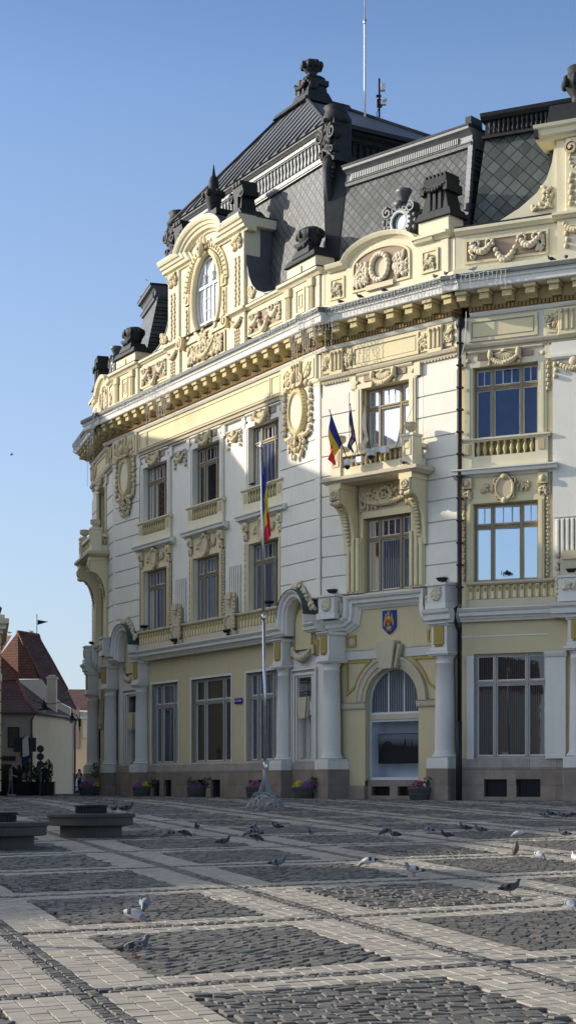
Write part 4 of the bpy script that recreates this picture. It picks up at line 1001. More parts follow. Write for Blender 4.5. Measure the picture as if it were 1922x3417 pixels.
    for u in (.72, 6.72):
        mb = MB(); mb.bbox(u - .46, u + .46, -.52, .5, 7.19, 8.15, .02); mb.box(u - .52, u + .52, -.58, .5, 7.19, 7.45); mb.box(u - .52, u + .52, -.58, .5, 8.15, 8.24); pb = P(mb, 'ledge_pedestal', 'white_trim', face, L)
        mb = MB(); leaves(mb, u - .3, u + .3, 7.52, 8.08, -.54, 14, .12, 2); wreath(mb, u, 7.8, .2, .2, -.54, .08, 9); P(mb, 'rosette', 'grey_ornament', face, L, pb)
    mb = MB()
    for sg in (-1, 1): leaves(mb, cx + sg * 2.45 - .3, cx + sg * 2.45 + .3, 7.25, 7.95, -.14, 18, .14, 3)
    P(mb, 'leaf_carving', 'grey_ornament', face, L)
    # ---- shaft: banded masonry and two big windows
    w1, w2 = 2.62, 2.62
    mb = MB(); rusticated(mb, 0, cx - w1 / 2 - .72, .0, .5, 8.25, 17.0); rusticated(mb, cx + w1 / 2 + .72, LB, .0, .5, 8.25, 17.0)
    rusticated(mb, cx - w1 / 2 - .72, cx - w1 / 2 - .3, .012, .5, 13.2, 17.0); rusticated(mb, cx + w1 / 2 + .3, cx + w1 / 2 + .72, .012, .5, 13.2, 17.0)
    mb.box(0.02, LB - .02, .06, .5, 17.0, 17.56); P(mb, 'bay_wall', 'white_stucco', face, L)
    mb = MB(); wall_plate(mb, cx - 2.2, cx + 2.2, 8.1, 17.6, .16, [(cx - w1 / 2, cx + w1 / 2, 8.24, 11.42), (cx - w2 / 2, cx + w2 / 2, 13.1, 16.98)], .3); P(mb, 'recess_wall', 'cream', face, L)
    window(face, cx, w1, 8.26, 11.42, .38, 'pane_blinds', L); window(face, cx, w2, 13.1, 16.98, .38, 'pane_pale' if big else 'pane_dark', L, trans=.78)
    mb = MB()
    for sg in (-1, 1):
        c = cx + sg * (w1 / 2 + .42)
        mb.box(c - .40, c + .40, -.08, .3, 8.24, 10.6)
        for k in (-.26, 0, .26): mb.bbox(c + k - .09, c + k + .09, -.16, -.08, 8.3, 10.6, .03)
        mb.box(cx + sg * w1 / 2, cx + sg * (w1 / 2 + .14), .06, .3, 8.24, 11.5)
    mb.box(cx - w1 / 2 - .05, cx + w1 / 2 + .05, .05, .3, 11.42, 11.72); jb = P(mb, 'window_surround', 'cream', face, L)
    for sg in (-1, 1):   # the great scrolled consoles under the balcony
        c = cx + sg * (w1 / 2 + .62); mb = MB()
        cur = [(-1.02, 12.84), (-1.02, 12.15), (-.96, 12.0), (-.80, 11.95), (-.62, 11.85), (-.42, 11.6), (-.26, 11.2), (-.16, 10.7), (-.10, 10.0), (.2, 10.0), (.2, 12.84)]
        mb.side(cur, c - .30, c + .30); mb.box(c - .34, c + .34, -1.08, .1, 12.62, 12.845); co = P(mb, 'console', 'cream', face, L)
        mb = MB(); mb.bbox(c - .27, c + .27, -1.12, -1.0, 12.15, 12.62, .03); wreath(mb, c, 12.38, .15, .13, -1.13, .06, 9); mb.ell((c, -1.13, 12.38), (.08, .06, .08), (6, 4))
        mb.ell((c, -.92, 12.02), (.31, .16, .13), (8, 5)); mb.ell((c - .2, -1.0, 12.05), (.12, .12, .12), (8, 5)); mb.ell((c + .2, -1.0, 12.05), (.12, .12, .12), (8, 5))
        for i in range(12):
            t = i / 11; mb.ell((c, -.64 + .50 * t ** .7, 11.82 - 1.45 * t ** 1.3), (.20 - .08 * t, .07, .09), (6, 4))
        for k in (-.2, 0, .2): leaves(mb, c - .32, c + .32, 12.2, 12.75, -.1, 4, .1, 3)
        P(mb, 'console_carving', 'ornament', face, L, co)
    mb = MB(); mb.box(cx - 1.5, cx + 1.5, .04, .3, 11.72, 12.85); P(mb, 'carved_panel', 'beige', face, L)
    mb = MB(); leaves(mb, cx - 1.5, cx + 1.5, 11.75, 12.75, .0, 110, .13, 44); wreath(mb, cx, 12.3, .34, .3, -.08, .1, 14); garland(mb, cx - 1.3, cx + 1.3, 12.2, .25, -.08, .11, 19); P(mb, 'foliage_carving', 'ornament', face, L)
    # ---- balcony
    x0, x1, yb = cx - 2.62, cx + 2.62, -1.22
    mb = MB()
    prof = [(.16, 12.84), (.1, 12.90), (.04, 12.93), (.0, 12.96), (0, 13.10), (.1, 13.12)]
    ring = []
    for d, z in prof: ring.append([(x0 + d, .1, z), (x0 + d, yb + d, z), (x1 - d, yb + d, z), (x1 - d, .1, z)])
    vs = [p for r_ in ring for p in r_]; fs = []
    for i in range(len(ring) - 1):
        for k in range(3): fs.append((i * 4 + k, i * 4 + k + 1, (i + 1) * 4 + k + 1, (i + 1) * 4 + k))
    fs.append((0, 1, 2, 3)); fs.append(tuple(len(vs) - 4 + k for k in (3, 2, 1, 0))); mb.add(vs, fs, False)
    bal = P(mb, 'balcony', 'pale_stone' if False else 'beige', face, L)
    xi0, xi1, yi = x0 + .42, x1 - .42, yb + .32
    mb = MB(); mb.box(xi0, xi1, yi, yi + .3, 13.12, 13.50); mb.box(xi0, xi0 + .3, yi + .3, .0, 13.12, 13.50); mb.box(xi1 - .3, xi1, yi + .3, .0, 13.12, 13.50)
    mb.box(xi0 + .02, xi1 - .02, yi - .03, yi + .3, 13.98, 14.14); mb.box(xi0 - .02, xi0 + .28, yi + .3, .0, 13.98, 14.14); mb.box(xi1 - .28, xi1 + .02, yi + .3, .0, 13.98, 14.14)
    P(mb, 'balcony_parapet', 'pale_cream', face, L, bal)
    mb = MB(); mb.box(xi0 + .3, xi1 - .3, yi + .2, yi + .24, 13.5, 13.98); balusters(mb, xi0 + .35, xi1 - .35, yi + .12, 13.50, .48, .27); 
    for xx in (xi0 + .14, xi1 - .14):
        for k in range(2): mb.lathe([(r_ * .9, 13.5 + q * .9) for r_, q in BALUSTER], xx, yi + .45 + k * .25, 8)
    P(mb, 'balusters', 'pale_ochre', face, L, bal)
    for xx in (xi0 + .24, xi1 - .24):
        mb = MB(); mb.bbox(xx - .30, xx + .30, yi - .08, yi + .5, 13.12, 14.42, .02); mb.box(xx - .34, xx + .34, yi - .12, yi + .54, 14.36, 14.46); po = P(mb, 'balcony_post', 'pale_cream', face, L, bal) if False else P(mb, 'balcony_post', 'pale_cream', face, L)
        mb = MB(); mb.lathe([(.22, 14.46), (.22, 14.50), (.12, 14.54), (.13, 14.60), (.27, 14.70), (.30, 14.80), (.26, 14.84), (.30, 14.88), (.28, 14.93), (.1, 14.97)], xx, yi + .2, 14); P(mb, 'post_cap', 'ornament', face, L, po)
        mb = MB(); mb.path([(-.03, yi - .07), (-.03, yi - .11), (.03, yi - .11), (.03, yi - .07)], [(xx - .16, 13.6), (xx + .16, 13.6), (xx + .16, 14.2), (xx - .16, 14.2)], True); mb.box(xx - .1, xx + .1, yi - .11, yi - .07, 13.85, 14.1); P(mb, 'post_tablet', 'cream', face, L, po)
    # ---- heads, frieze, cornice, parapet
    t, o, r_ = MB(), MB(), MB(); jambs(t, cx, w2, 13.1, 16.98, .04, .34); shell_head(t, o, r_, cx, w2, 16.98, .04)
    s_ = P(t, 'window_surround', 'pale_cream', face, L); P(o, 'shell_carving', 'ornament', face, L, s_); P(r_, 'tinted_square', 'rose_brown', face, L, s_)
    mb = MB(); mb.mold([(.5, 17.56), (.0, 17.56), (-.02, 17.66), (-.10, 17.70), (-.14, 17.80), (-.14, 17.85), (.5, 17.85)], 0, LB)
    for i in range(44): mb.box(.1 + i * .165, .2 + i * .165, -.02, .05, 17.50, 17.57)
    P(mb, 'architrave', 'beige', face, L)
    mb = MB(); mb.box(.01, LB - .01, .0, .5, 17.85, 18.96); P(mb, 'frieze', 'pale_cream', face, L)
    mb = MB(); mb.path([(-.05, .0), (-.05, -.05), (.05, -.05), (.05, .0)], [(cx - 1.75, 18.0), (cx + 1.75, 18.0), (cx + 1.75, 18.8), (cx - 1.75, 18.8)], True); mb.box(cx - 1.62, cx + 1.62, -.02, .0, 18.12, 18.68); P(mb, 'frieze_panel', 'cream', face, L)
    for u in (.95, 6.35): frieze_block(face, u, L, .1, .95)
    main_cornice(face, -.55, LB + .72, L, None, 1.0, 1.0)
    mb = MB(); mb.box(0, LB - .2, yp, yp + .7, PZ0, 22.4); mb.box(-.1, LB - .1, yp - .16, yp, PZ0, 20.98); P(mb, 'parapet', 'pale_cream', face, L)
    blunette(face, L, 3.35); relief_panel(face, .45, 1.2, 21.2, 22.05, yp, 'shell', L); relief_panel(face, 5.62, 6.42, 21.25, 22.1, yp - .12, 'shell', L)
    mb = MB(); mb.bbox(5.25, 6.95, yp - .10, yp + .9, 20.98, 22.45, .02); mb.mold([(yp + .9, 22.45), (yp - .15, 22.45), (yp - .25, 22.58), (yp - .36, 22.62), (yp - .36, 22.74), (yp + .9, 22.78)], 5.2, 7.0); mb.bbox(5.35, 6.95, yp - .06, yp + .9, 22.78, 23.40, .03); P(mb, 'parapet_pedestal', 'pale_cream', face, L)
    mb = MB(); u = 6.2; y = yp + .42; mb.taper(u, y, 23.4, 23.72, .92, .6, .80, .52); mb.taper(u, y, 23.72, 24.55, .68, .46, .50, .40)
    for k in (-.28, 0, .28): mb.box(u + k - .07, u + k + .07, y - .5, y - .40, 23.75, 24.5)
    mb.box(u - .64, u + .64, y - .52, y + .5, 24.55, 24.78); garland(mb, u - .55, u + .55, 24.72, .16, y - .54, .1, 9); mb.box(u - .7, u - .5, y - .56, y + .5, 24.45, 24.8); mb.box(u + .5, u + .7, y - .56, y + .5, 24.45, 24.8)
    mb.taper(u, y, 24.78, 25.08, .56, .44, .60, .48)
    for i in range(6): mb.box(u - .55 + i * .2, u - .45 + i * .2, y - .46, y + .46, 25.08, 25.24)
    P(mb, 'roof_pedestal', 'dark_metal', face, L)

simple('niche_blue', (.66, .72, .78), .4, 0, .1, 2)
bay(FB, None, True)
bay(FD, FD.L, False)

# mansard of a splayed bay
def bay_roof(face, L, ue=6.4, band='zinc'):
    yb0, yb1 = .95, 2.35
    mb = MB(); mb.hexa([(-1.2, yb0, 20.4), (ue + (.55 if band == 'zinc' else 1.9), yb0, 20.4), (ue + (.8 if band == 'zinc' else 2.2), 8, 20.4), (-1.2, 8, 20.4), (-1.0, yb1, 27.0), (ue, yb1, 27.0), (ue, 8, 27.0), (-1.0, 8, 27.0)]); rf = P(mb, 'mansard_roof', 'slate', face, L)
    mb = MB(); mb.mold([(8, 26.95), (yb1 - .12, 26.95), (yb1 - .16, 27.06), (yb1 - .2, 27.1), (yb1 - .08, 27.2), (yb1 - .04, 27.45), (yb1 - .16, 27.6), (yb1 - .32, 27.66), (yb1 - .34, 27.76), (8, 27.8)], -.55, ue + .05)
    for i in range(int(ue * 10) - 4): mb.box(-.2 + i * .1, -.15 + i * .1, yb1 - .14, yb1, 27.2, 27.45)
    P(mb, 'eaves_band', band, face, L, rf)
    mb = MB(); mb.box(-.6, ue + .08, yb1 - .36, 8, 27.77, 27.86); mb.box(ue - .2, ue + .1, yb1 - .2, yb1 + .6, 27.86, 28.2); P(mb, 'ridge_capping', 'dark_metal', face, L, rf)
    mb = MB()
    for i in range(26 if band == 'zinc' else 0):
        t = i / 25; mb.box(ue + .55 - .55 * t - .12, ue + .55 - .55 * t + .12, yb0 + (yb1 - yb0) * t - .1, yb0 + (yb1 - yb0) * t + .1, 20.4 + 6.6 * t, 20.4 + 6.6 * (t + 1 / 25) - .03)
    if band == 'zinc': P(mb, 'hip_ridge', 'roof_metal', face, L, rf)
    # bull's-eye dormer
    u, z, y = 3.85, 23.95, .98; mb = MB()
    mb.arc([(.40, y + .3), (.40, y - .32), (.46, y - .40), (.64, y - .42), (.74, y - .34), (.80, y + .9)], u, z, 0, 360, 28, 1.05, True); mb.lathe([(.12, z + .8), (.16, z + .9), (.26, z + 1.15), (.34, z + 1.28), (.36, z + 1.4), (.2, z + 1.42)], u + .05, y - .1, 10); mb.ell((u, y - .42, z + .75), (.24, .14, .16), (8, 5)); mb.ell((u, y - .42, z - .72), (.28, .12, .14), (8, 5))
    for sg in (-1, 1): scroll(mb, u + sg * .62, z + .5, .24, y - .45, y, 1.3, 90, -sg); husks(mb, u + sg * .82, z - .5, z + .3, y - .3, .12)
    for i in range(18): a = 2 * PI * i / 18; mb.ell((u + .57 * math.cos(a), y - .43, z + .6 * math.sin(a)), (.05, .03, .05), (6, 4))
    bd = P(mb, 'bullseye_dormer', 'zinc_dark', face, L)
    mb = MB(); mb.arc([(.36, y - .36), (.40, y - .42), (.45, y - .4)], u, z, 0, 360, 28, 1.05, True); P(mb, 'window_ring', 'white_sash', face, L, bd)
    mb = MB(); mb.plate([(u + .39 * math.cos(2 * PI * i / 24), z + .41 * math.sin(2 * PI * i / 24)) for i in range(24)], y - .2, y - .15); P(mb, 'pane', 'pane_pale', face, L, bd)
simple('zinc_dark', (.14, .145, .145), .5, .3, .3, 4)
bay_roof(FB, None); bay_roof(FD, FD.L, 3.3, 'zinc_dark')

# ================================================================== C: the next front on the right
Cf = FC; cc = 1.75; wc = 2.72
mb = MB(); wall_plate(mb, -.1, 3.7, 7.19, 17.6, .12, [(cc - 1.36, cc + 1.36, 8.24, 11.38), (cc - 1.36, cc + 1.36, 14.03, 16.92)], .3); P(mb, 'side_wall', 'cream', Cf)
mb = MB(); mb.box(3.72, 6.4, -.02, .5, 10.62, 17.0); mb.box(3.72, 6.4, .02, .5, 7.19, 10.62); mb.box(3.7, 6.4, -.06, .5, 17.0, 17.56)
for k in range(6): mb.bbox(3.86 + k * .2, 4.0 + k * .2, -.09, .02, 8.3, 10.55, .03)
P(mb, 'strip_wall', 'white_stucco', Cf)
mb = MB(); mb.mold([(0, 16.86), (-.12, 16.86), (-.18, 16.94), (-.18, 17.02), (0, 17.05)], 3.66, 6.4); stp = P(mb, 'strip_head', 'white_stucco', Cf)
mb = MB(); garland(mb, 4.0, 5.2, 16.72, .26, -.1, .11, 11); husks(mb, 3.85, 16.1, 16.8, -.08, .09); mb.ell((4.6, -.14, 16.72), (.2, .08, .2), (8, 5)); P(mb, 'swag', 'ornament', Cf, None, stp)
mb = MB(); mb.plate([(4.1, 7.6), (4.9, 7.6), (4.9, 9.0), (4.1, 9.0)], -.3, .1); P(mb, 'shield_tablet', 'beige', Cf)
mb = MB(); husks(mb, 4.0, 7.5, 9.2, -.24, .11); wreath(mb, 4.5, 7.8, .5, .4, -.28, .1, 14); mb.box(4.2, 4.8, -.36, 0, 8.9, 9.25); P(mb, 'shield_carving', 'ornament', Cf)
window(Cf, cc, wc, 8.24, 11.38, .32, 'pane_sky'); window(Cf, cc, wc, 14.03, 16.92, .32, 'pane_blue')
upper_panel(Cf, cc, 2.9, .12); first_window_surround(Cf, cc, wc, .12)
t, o, r_ = MB(), MB(), MB(); jambs(t, cc, wc, 14.03, 16.92, .12, .34); shell_head(t, o, r_, cc, wc, 16.92, .12)
s_ = P(t, 'window_surround', 'pale_cream', Cf); P(o, 'shell_carving', 'ornament', Cf, None, s_); P(r_, 'tinted_square', 'rose_brown', Cf, None, s_)
mb = MB(); husks(mb, 3.52, 15.7, 16.9, .02, .08); P(mb, 'surround_carving', 'ornament', Cf, None, s_)
sill_balustrade(Cf, .15, 3.85, .12)
mb = MB(); low_cornice(mb, -.1, 4.0); mb.box(-.1, 3.5, .10, .5, 6.0, 6.06); P(mb, 'string_cornice', 'white_trim', Cf)
mb = MB(); mb.mold([(.5, 6.62), (-.5, 6.62), (-.54, 6.72), (-.64, 6.76), (-.66, 6.96), (-.76, 7.04), (-.80, 7.16), (.5, 7.2)], 3.8, 6.4); P(mb, 'cornice_break', 'white_trim', Cf)
mb = MB(); mb.bbox(4.1, 5.0, -.58, .3, 7.2, 8.15, .02); mb.box(4.05, 5.05, -.62, .3, 8.15, 8.25); lp = P(mb, 'ledge_pedestal', 'white_trim', Cf)
mb = MB(); leaves(mb, 4.2, 4.9, 7.6, 8.05, -.6, 16, .12, 8); P(mb, 'rosette', 'grey_ornament', Cf, None, lp)
mb = MB(); wall_plate(mb, -.1, 6.4, 1.1, 6.65, .12, [(.42, 3.42, 1.12, 5.32)], .3); P(mb, 'ground_floor_wall', 'yellow_wall', Cf)
mb = MB(); mb.box(.12, .42, .06, .3, 1.05, 5.25); P(mb, 'opening_trim', 'white_trim', Cf)
window(Cf, 1.92, 3.0, 1.12, 5.32, .30, 'pane_brown', bars=False, frame='grey_frame', trans=.72)
mb = MB(); mb.bbox(3.42, 4.25, -.02, .5, 1.05, 5.1, .02); mb.mold([(.5, 5.1), (-.04, 5.1), (-.1, 5.22), (-.12, 5.34), (.5, 5.36)], 3.38, 4.3); P(mb, 'pilaster', 'white_trim', Cf)
column(Cf, 4.86, -.12, None, .42)
plinth(Cf, -.1, 4.3, .06, [(.85, 1.82, -.47, .24), (2.2, 3.2, -.47, .24)])
mb = MB(); mb.mold([(.5, 17.56), (.0, 17.56), (-.02, 17.66), (-.10, 17.70), (-.14, 17.80), (-.14, 17.85), (.5, 17.85)], -.1, 6.4)
for i in range(38): mb.box(.02 + i * .165, .12 + i * .165, -.02, .05, 17.50, 17.57)
P(mb, 'architrave', 'beige', Cf)
mb = MB(); mb.box(-.1, 6.4, .0, .5, 17.85, 18.96); P(mb, 'frieze', 'grey_stucco', Cf)
mb = MB(); mb.path([(-.06, .0), (-.06, -.05), (.06, -.05), (.06, .0)], [(.3, 18.02), (3.05, 18.02), (3.05, 18.8), (.3, 18.8)], True); mb.box(.42, 2.93, -.03, .0, 18.14, 18.68); P(mb, 'frieze_panel', 'cream', Cf)
frieze_block(Cf, 4.35, None, .08, 1.0)
main_cornice(Cf, -.6, 6.4, None, None, .95, .75)
mb = MB(); mb.box(-.4, 6.4, yp + .1, yp + .8, PZ0, 22.4); mb.box(-.4, 6.4, yp - .16, yp + .1, PZ0, 20.98); mb.mold([(yp + .8, 22.40), (yp + .02, 22.40), (yp - .06, 22.5), (yp - .12, 22.54), (yp - .12, 22.66), (yp + .8, 22.7)], -.4, 3.75); P(mb, 'parapet', 'pale_cream', Cf)
mb = MB(); mb.box(-.4, 3.7, yp - .08, yp + .8, 22.70, 22.74); P(mb, 'coping_flashing', 'dark_metal', Cf)
relief_panel(Cf, .05, 3.45, 21.25, 22.15, yp + .1, 'swag')
# gable of C, cut by the frame
mb = MB(); mb.box(3.85, 7.5, yp, 1.2, 22.4, 25.7); mb.box(3.9, 7.5, yp - .1, yp, 20.98, 22.5)
wing = [(3.9, 22.6), (.9, 22.6), (1.5, 22.82), (2.3, 23.2), (3.0, 23.7), (3.4, 24.2), (3.62, 24.8), (3.72, 25.4), (3.9, 25.5)][::-1]
mb.plate(wing, yp + .12, .75, True); mb.bbox(4.25, 5.3, yp - .14, yp, 22.6, 25.6, .02)
g2 = P(mb, 'gable', 'pale_cream', Cf)
mb = MB(); mb.mold([(1.3, 25.62), (-.05, 25.62), (-.12, 25.72), (-.30, 25.76), (-.34, 25.95), (-.46, 26.02), (-.5, 26.14), (1.3, 26.2)], 3.05, 7.5); mb.mold([(.4, 22.42), (yp - .2, 22.42), (yp - .28, 22.5), (yp - .36, 22.54), (yp - .36, 22.64), (.4, 22.68)], 3.75, 7.5); P(mb, 'gable_cornice', 'pale_cream', Cf, None, g2)
mb = MB(); mb.box(3.06, 3.2, -.4, 2.8, 25.7, 26.1); mb.box(3.86, 3.9, 1.15, 2.9, 22.6, 25.7); mb.taper(4.55, .6, 26.18, 26.9, 1.0, .9, .9, .8); mb.box(3.3, 7.5, 1.0, 3.4, 22.6, 26.4); P(mb, 'dormer_roof', 'dark_metal', Cf, None, g2)
mb = MB(); z = 26.9; mb.lathe([(.55, z), (.5, z + .1), (.24, z + .25), (.28, z + .5), (.48, z + .8), (.6, z + 1.15), (.55, z + 1.3), (.42, z + 1.4), (.45, z + 1.65), (.15, z + 1.7)], 4.6, .6, 14)
for i in range(8): a = i * PI / 4; mb.ell((4.6 + .56 * math.cos(a), .6 + .56 * math.sin(a), z + 1.05), (.15, .15, .25), (6, 4))
P(mb, 'gable_finial', 'dark_metal', Cf)
mb = MB(); scroll(mb, 4.5, 25.15, .26, yp - .34, yp, 1.4, 90, 1); scroll(mb, 5.05, 25.15, .26, yp - .34, yp, 1.4, 90, -1); leaves(mb, 4.4, 5.2, 24.9, 25.5, yp - .2, 20, .13, 3); wreath(mb, 4.78, 24.75, .34, .42, yp - .2, .07, 14)
for k in (-.3, 0, .3): husks(mb, 4.78 + k, 22.85, 24.2, yp - .2, .1)
garland(mb, 4.2, 5.3, 22.2, .3, yp - .2, .12, 11); husks(mb, 4.3, 21.2, 22.2, yp - .16, .1); husks(mb, 4.9, 21.2, 22.2, yp - .16, .1); leaves(mb, 2.7, 3.7, 22.9, 23.3, yp + .06, 12, .12, 4); leaves(mb, 3.2, 3.75, 23.2, 24.0, yp + .06, 16, .12, 5)
P(mb, 'gable_carving', 'ornament', Cf, None, g2)
mb = MB(); mb.hexa([(-.35, 1.0, 20.4), (8, 1.0, 20.4), (8, 8, 20.4), (-.35, 8, 20.4), (.2, 2.3, 27.0), (8, 2.3, 27.0), (8, 8, 27.0), (.2, 8, 27.0)]); rf = P(mb, 'mansard_roof', 'slate_green', Cf)
mb = MB(); mb.box(.1, 8, 2.1, 8, 27.0, 27.12); mb.box(.2, 8, 2.28, 8, 27.12, 27.8)
for i in range(34): mb.lathe([(.05, 27.12), (.08, 27.25), (.04, 27.4), (.09, 27.6), (.05, 27.72)], .45 + i * .2, 2.16, 6)
mb.mold([(8, 27.72), (2.05, 27.72), (1.9, 27.84), (1.86, 27.98), (8, 28.3)], .1, 8); P(mb, 'eaves_band', 'dark_metal', Cf, None, rf)
# dark downpipe in the corner between B and C
mb = MB(); mb.tube([(-.08, -.18, 18.7), (-.08, -.2, 18.3), (-.08, -.2, 7.4), (-.08, -.75, 7.1), (-.08, -.75, 6.6), (-.08, -.3, 6.2), (-.08, -.3, 2.6)], .075, 10); mb.tube([(-.08, -.3, 2.6), (-.08, -.3, -.7)], .13, 10); mb.ell((-.08, -.15, 18.75), (.2, .15, .3), (8, 5))
for i in range(12): mb.box(-.2, .04, -.3, -.05, 8.0 + i * .9, 8.06 + i * .9)
P(mb, 'downpipe', 'iron', Cf)

# ================================================================== pavilion roof over A
mb = MB()
ub0, ub1, ut0, ut1 = 3.0, LA - .35, 5.1, LA - 2.2
mb.hexa([(ub0, .85, 20.4), (ub1, .85, 20.4), (ub1 + 1, 13, 20.4), (ub0 - 1, 13, 20.4), (ut0, 1.75, 28.4), (ut1, 1.75, 28.4), (ut1, 12, 28.4), (ut0, 12, 28.4)]); pv = P(mb, 'pavilion_roof', 'slate', A)
mb = MB()
for uu, sg in ((ub1, 1), (ub0, -1)):   # broad lead-dark hips, splayed at the corner
    ut = ut1 if sg > 0 else ut0
    mb.hexa([(uu - sg * .15, .72, 20.4), (uu + sg * .65, 1.5, 20.4), (uu + sg * .6, 2.0, 20.4), (uu - sg * .5, 1.4, 20.4),
             (ut - sg * .1, 1.55, 28.5), (ut + sg * .95, 2.35, 28.5), (ut + sg * .9, 3.0, 28.5), (ut - sg * .5, 2.2, 28.5)])
P(mb, 'hip_ridge', 'dark_metal', A, None, pv)
mb = MB(); z0 = 28.4
mb.box(ut0 - .1, ut1 + .1, 1.62, 12.1, z0, z0 + .28); mb.box(ut0 + .1, ut1 - .1, 1.85, 11.9, z0 + .28, z0 + 1.15); mb.box(ut0 - .1, ut1 + .1, 1.62, 12.1, z0 + 1.15, z0 + 1.40)
mb.mold([(11, z0 + 1.40), (1.55, z0 + 1.40), (1.48, z0 + 1.46), (1.40, z0 + 1.51), (1.38, z0 + 1.56), (11, z0 + 1.58)], ut0 - .35, ut1 + .6)
n = 46
for i in range(n):
    x = ut0 + .1 + (ut1 - ut0 - .2) * (i + .5) / n; mb.lathe([(.07, z0 + .29), (.10, z0 + .42), (.05, z0 + .56), (.09, z0 + .85), (.11, z0 + 1.0), (.07, z0 + 1.14)], x, 1.72, 6)
for i in range(120): x = ut0 - .05 + (ut1 - ut0 + .1) * (i + .5) / 120; mb.box(x - .04, x + .04, 1.57, 1.63, z0 + .06, z0 + .22); mb.box(x - .04, x + .04, 1.56, 1.63, z0 + 1.19, z0 + 1.33)
P(mb, 'baluster_frieze', 'zinc', A, None, pv)
mb = MB()
for i in range(26): y = 2.4 + i * .36; mb.lathe([(.07, z0 + .29), (.11, z0 + .6), (.06, z0 + .8), (.1, z0 + .95), (.07, z0 + 1.14)], ut1 + .02, y, 6)
mb.box(ut1 + .1, ut1 + .16, 2.0, 12.1, z0 + .02, z0 + .27); mb.box(ut1 - .08, ut1 - .04, 1.95, 11.9, z0 + .29, z0 + 1.14); mb.box(ut1 + .1, ut1 + .2, 2.0, 12.1, z0 + 1.16, z0 + 1.38)
mb.side([(1.9, z0 + 1.41), (12.1, z0 + 1.41), (12.1, z0 + 1.60), (1.9, z0 + 1.60)], ut1 + .1, ut1 + .85); P(mb, 'side_frieze', 'dark_metal', A, None, pv)  # same frieze as the front; side shade put into the darker metal
# upper hip: standing seams
E0, E1, EZ = ut0 - .35, ut1 + .55, z0 + 1.60
a0, a1, ay0, ay1, az = ca - 1.35, ca + 1.35, 5.1, 7.4, 34.6
mb = MB(); mb.hexa([(E0, 1.3, EZ), (E1, 1.3, EZ), (E1, 12.3, EZ), (E0, 12.3, EZ), (a0, ay0, az), (a1, ay0, az), (a1, ay1, az), (a0, ay1, az)]); up = P(mb, 'upper_roof', 'roof_metal', A, None, pv)
mb = MB(); n = 18
def onface(u):  # top point on the front face for a seam starting at eave u: seams run straight up the slope
    if u < a0: t = (u - E0) / (a0 - E0)
    elif u > a1: t = (E1 - u) / (E1 - a1)
    else: t = 1.0
    return t
for i in range(1, n):
    u = E0 + (E1 - E0) * i / n; t = onface(u)
    y1 = 1.3 + (ay0 - 1.3) * t; zt = EZ + (az - EZ) * t
    v = [(u - .05, 1.26, EZ + .06), (u + .05, 1.26, EZ + .06), (u + .05, y1, zt + .055), (u - .05, y1, zt + .055)]
    mb.hexa([(u - .05, 1.3, EZ), (u + .05, 1.3, EZ), (u + .05, y1, zt), (u - .05, y1, zt)] + [v[0], v[1], v[2], v[3]])
for (x0, y0), (x1, y1) in (((E0, 1.3), (a0, ay0)), ((E1, 1.3), (a1, ay0)), ((E1, 12.3), (a1, ay1))):
    mb.tube([(x0, y0, EZ + .05), (x1, y1, az + .05)], .10, 8)
P(mb, 'standing_seams', 'dark_metal', A, None, up)
# apex pedestal with crown-like urn
mb = MB(); u, y, z = ca, 6.2, 34.55
mb.taper(u, y, z, z + .22, 1.65, 1.4, 1.55, 1.3); mb.taper(u, y, z + .22, z + .55, 1.25, 1.0, .85, .75); mb.taper(u, y, z + .55, z + 1.0, .85, .75, .66, .6); mb.taper(u, y, z + 1.0, z + 1.75, .62, .56, .52, .48)
mb.box(u - .68, u + .68, y - .62, y + .62, z + 1.35, z + 1.62); garland(mb, u - .6, u + .6, z + 1.55, .3, y - .64, .12, 9)
for sg in (-1, 1): mb.ell((u + sg * .7, y - .3, z + 1.3), (.14, .3, .3), (8, 5)); mb.box(u + sg * .2 - .08, u + sg * .2 + .08, y - .66, y - .5, z + .9, z + 1.7)
mb.taper(u, y, z + 1.75, z + 1.95, .56, .52, .36, .34); mb.lathe([(.3, z + 1.95), (.22, z + 2.05), (.3, z + 2.15), (.5, z + 2.4), (.52, z + 2.62), (.38, z + 2.74), (.1, z + 2.8)], u, y, 12)
for i in range(8): a = i * PI / 4; mb.ell((u + .48 * math.cos(a), y + .48 * math.sin(a), z + 2.5), (.15, .15, .22), (6, 4))
P(mb, 'apex_pedestal', 'dark_metal', A, None, up)
# corner scroll ornaments under the eave
for uu, sg, nm in ((ut1 + .45, 1, 0), (ut0 - .75, -1, 1)):
    mb = MB(); y = 1.85
    mb.box(uu - .5, uu + .5, y - .35, y + .6, z0 - .2, z0 + 1.7); mb.lathe([(.62, z0 + 1.55), (.70, z0 + 1.8), (.55, z0 + 2.05), (.5, z0 + 2.2), (.6, z0 + 2.35), (.2, z0 + 2.4)], uu, y + .1, 12)
    for k in (-1, 1): scroll(mb, uu + k * .52, z0 + 1.05, .34, y - .55, y - .1, 1.5, 90, k); scroll(mb, uu + k * .45, z0 + .25, .22, y - .5, y - .1, 1.3, 270, -k)
    leaves(mb, uu - .5, uu + .5, z0 + .2, z0 + 1.6, y - .42, 26, .2, 17); mb.ell((uu, y - .35, z0 - .25), (.32, .25, .42), (12, 8)); leaves(mb, uu - .45, uu + .45, z0 - 1.5, z0 + .1, y - .25, 24, .18, 19)
    mb.tube([(uu, y - .1, z0 - 2.4), (uu, y - .35, z0 - 1.2), (uu, y - .4, z0)], .22, 8)
    P(mb, 'corner_scroll', 'dark_metal', A, None, pv)

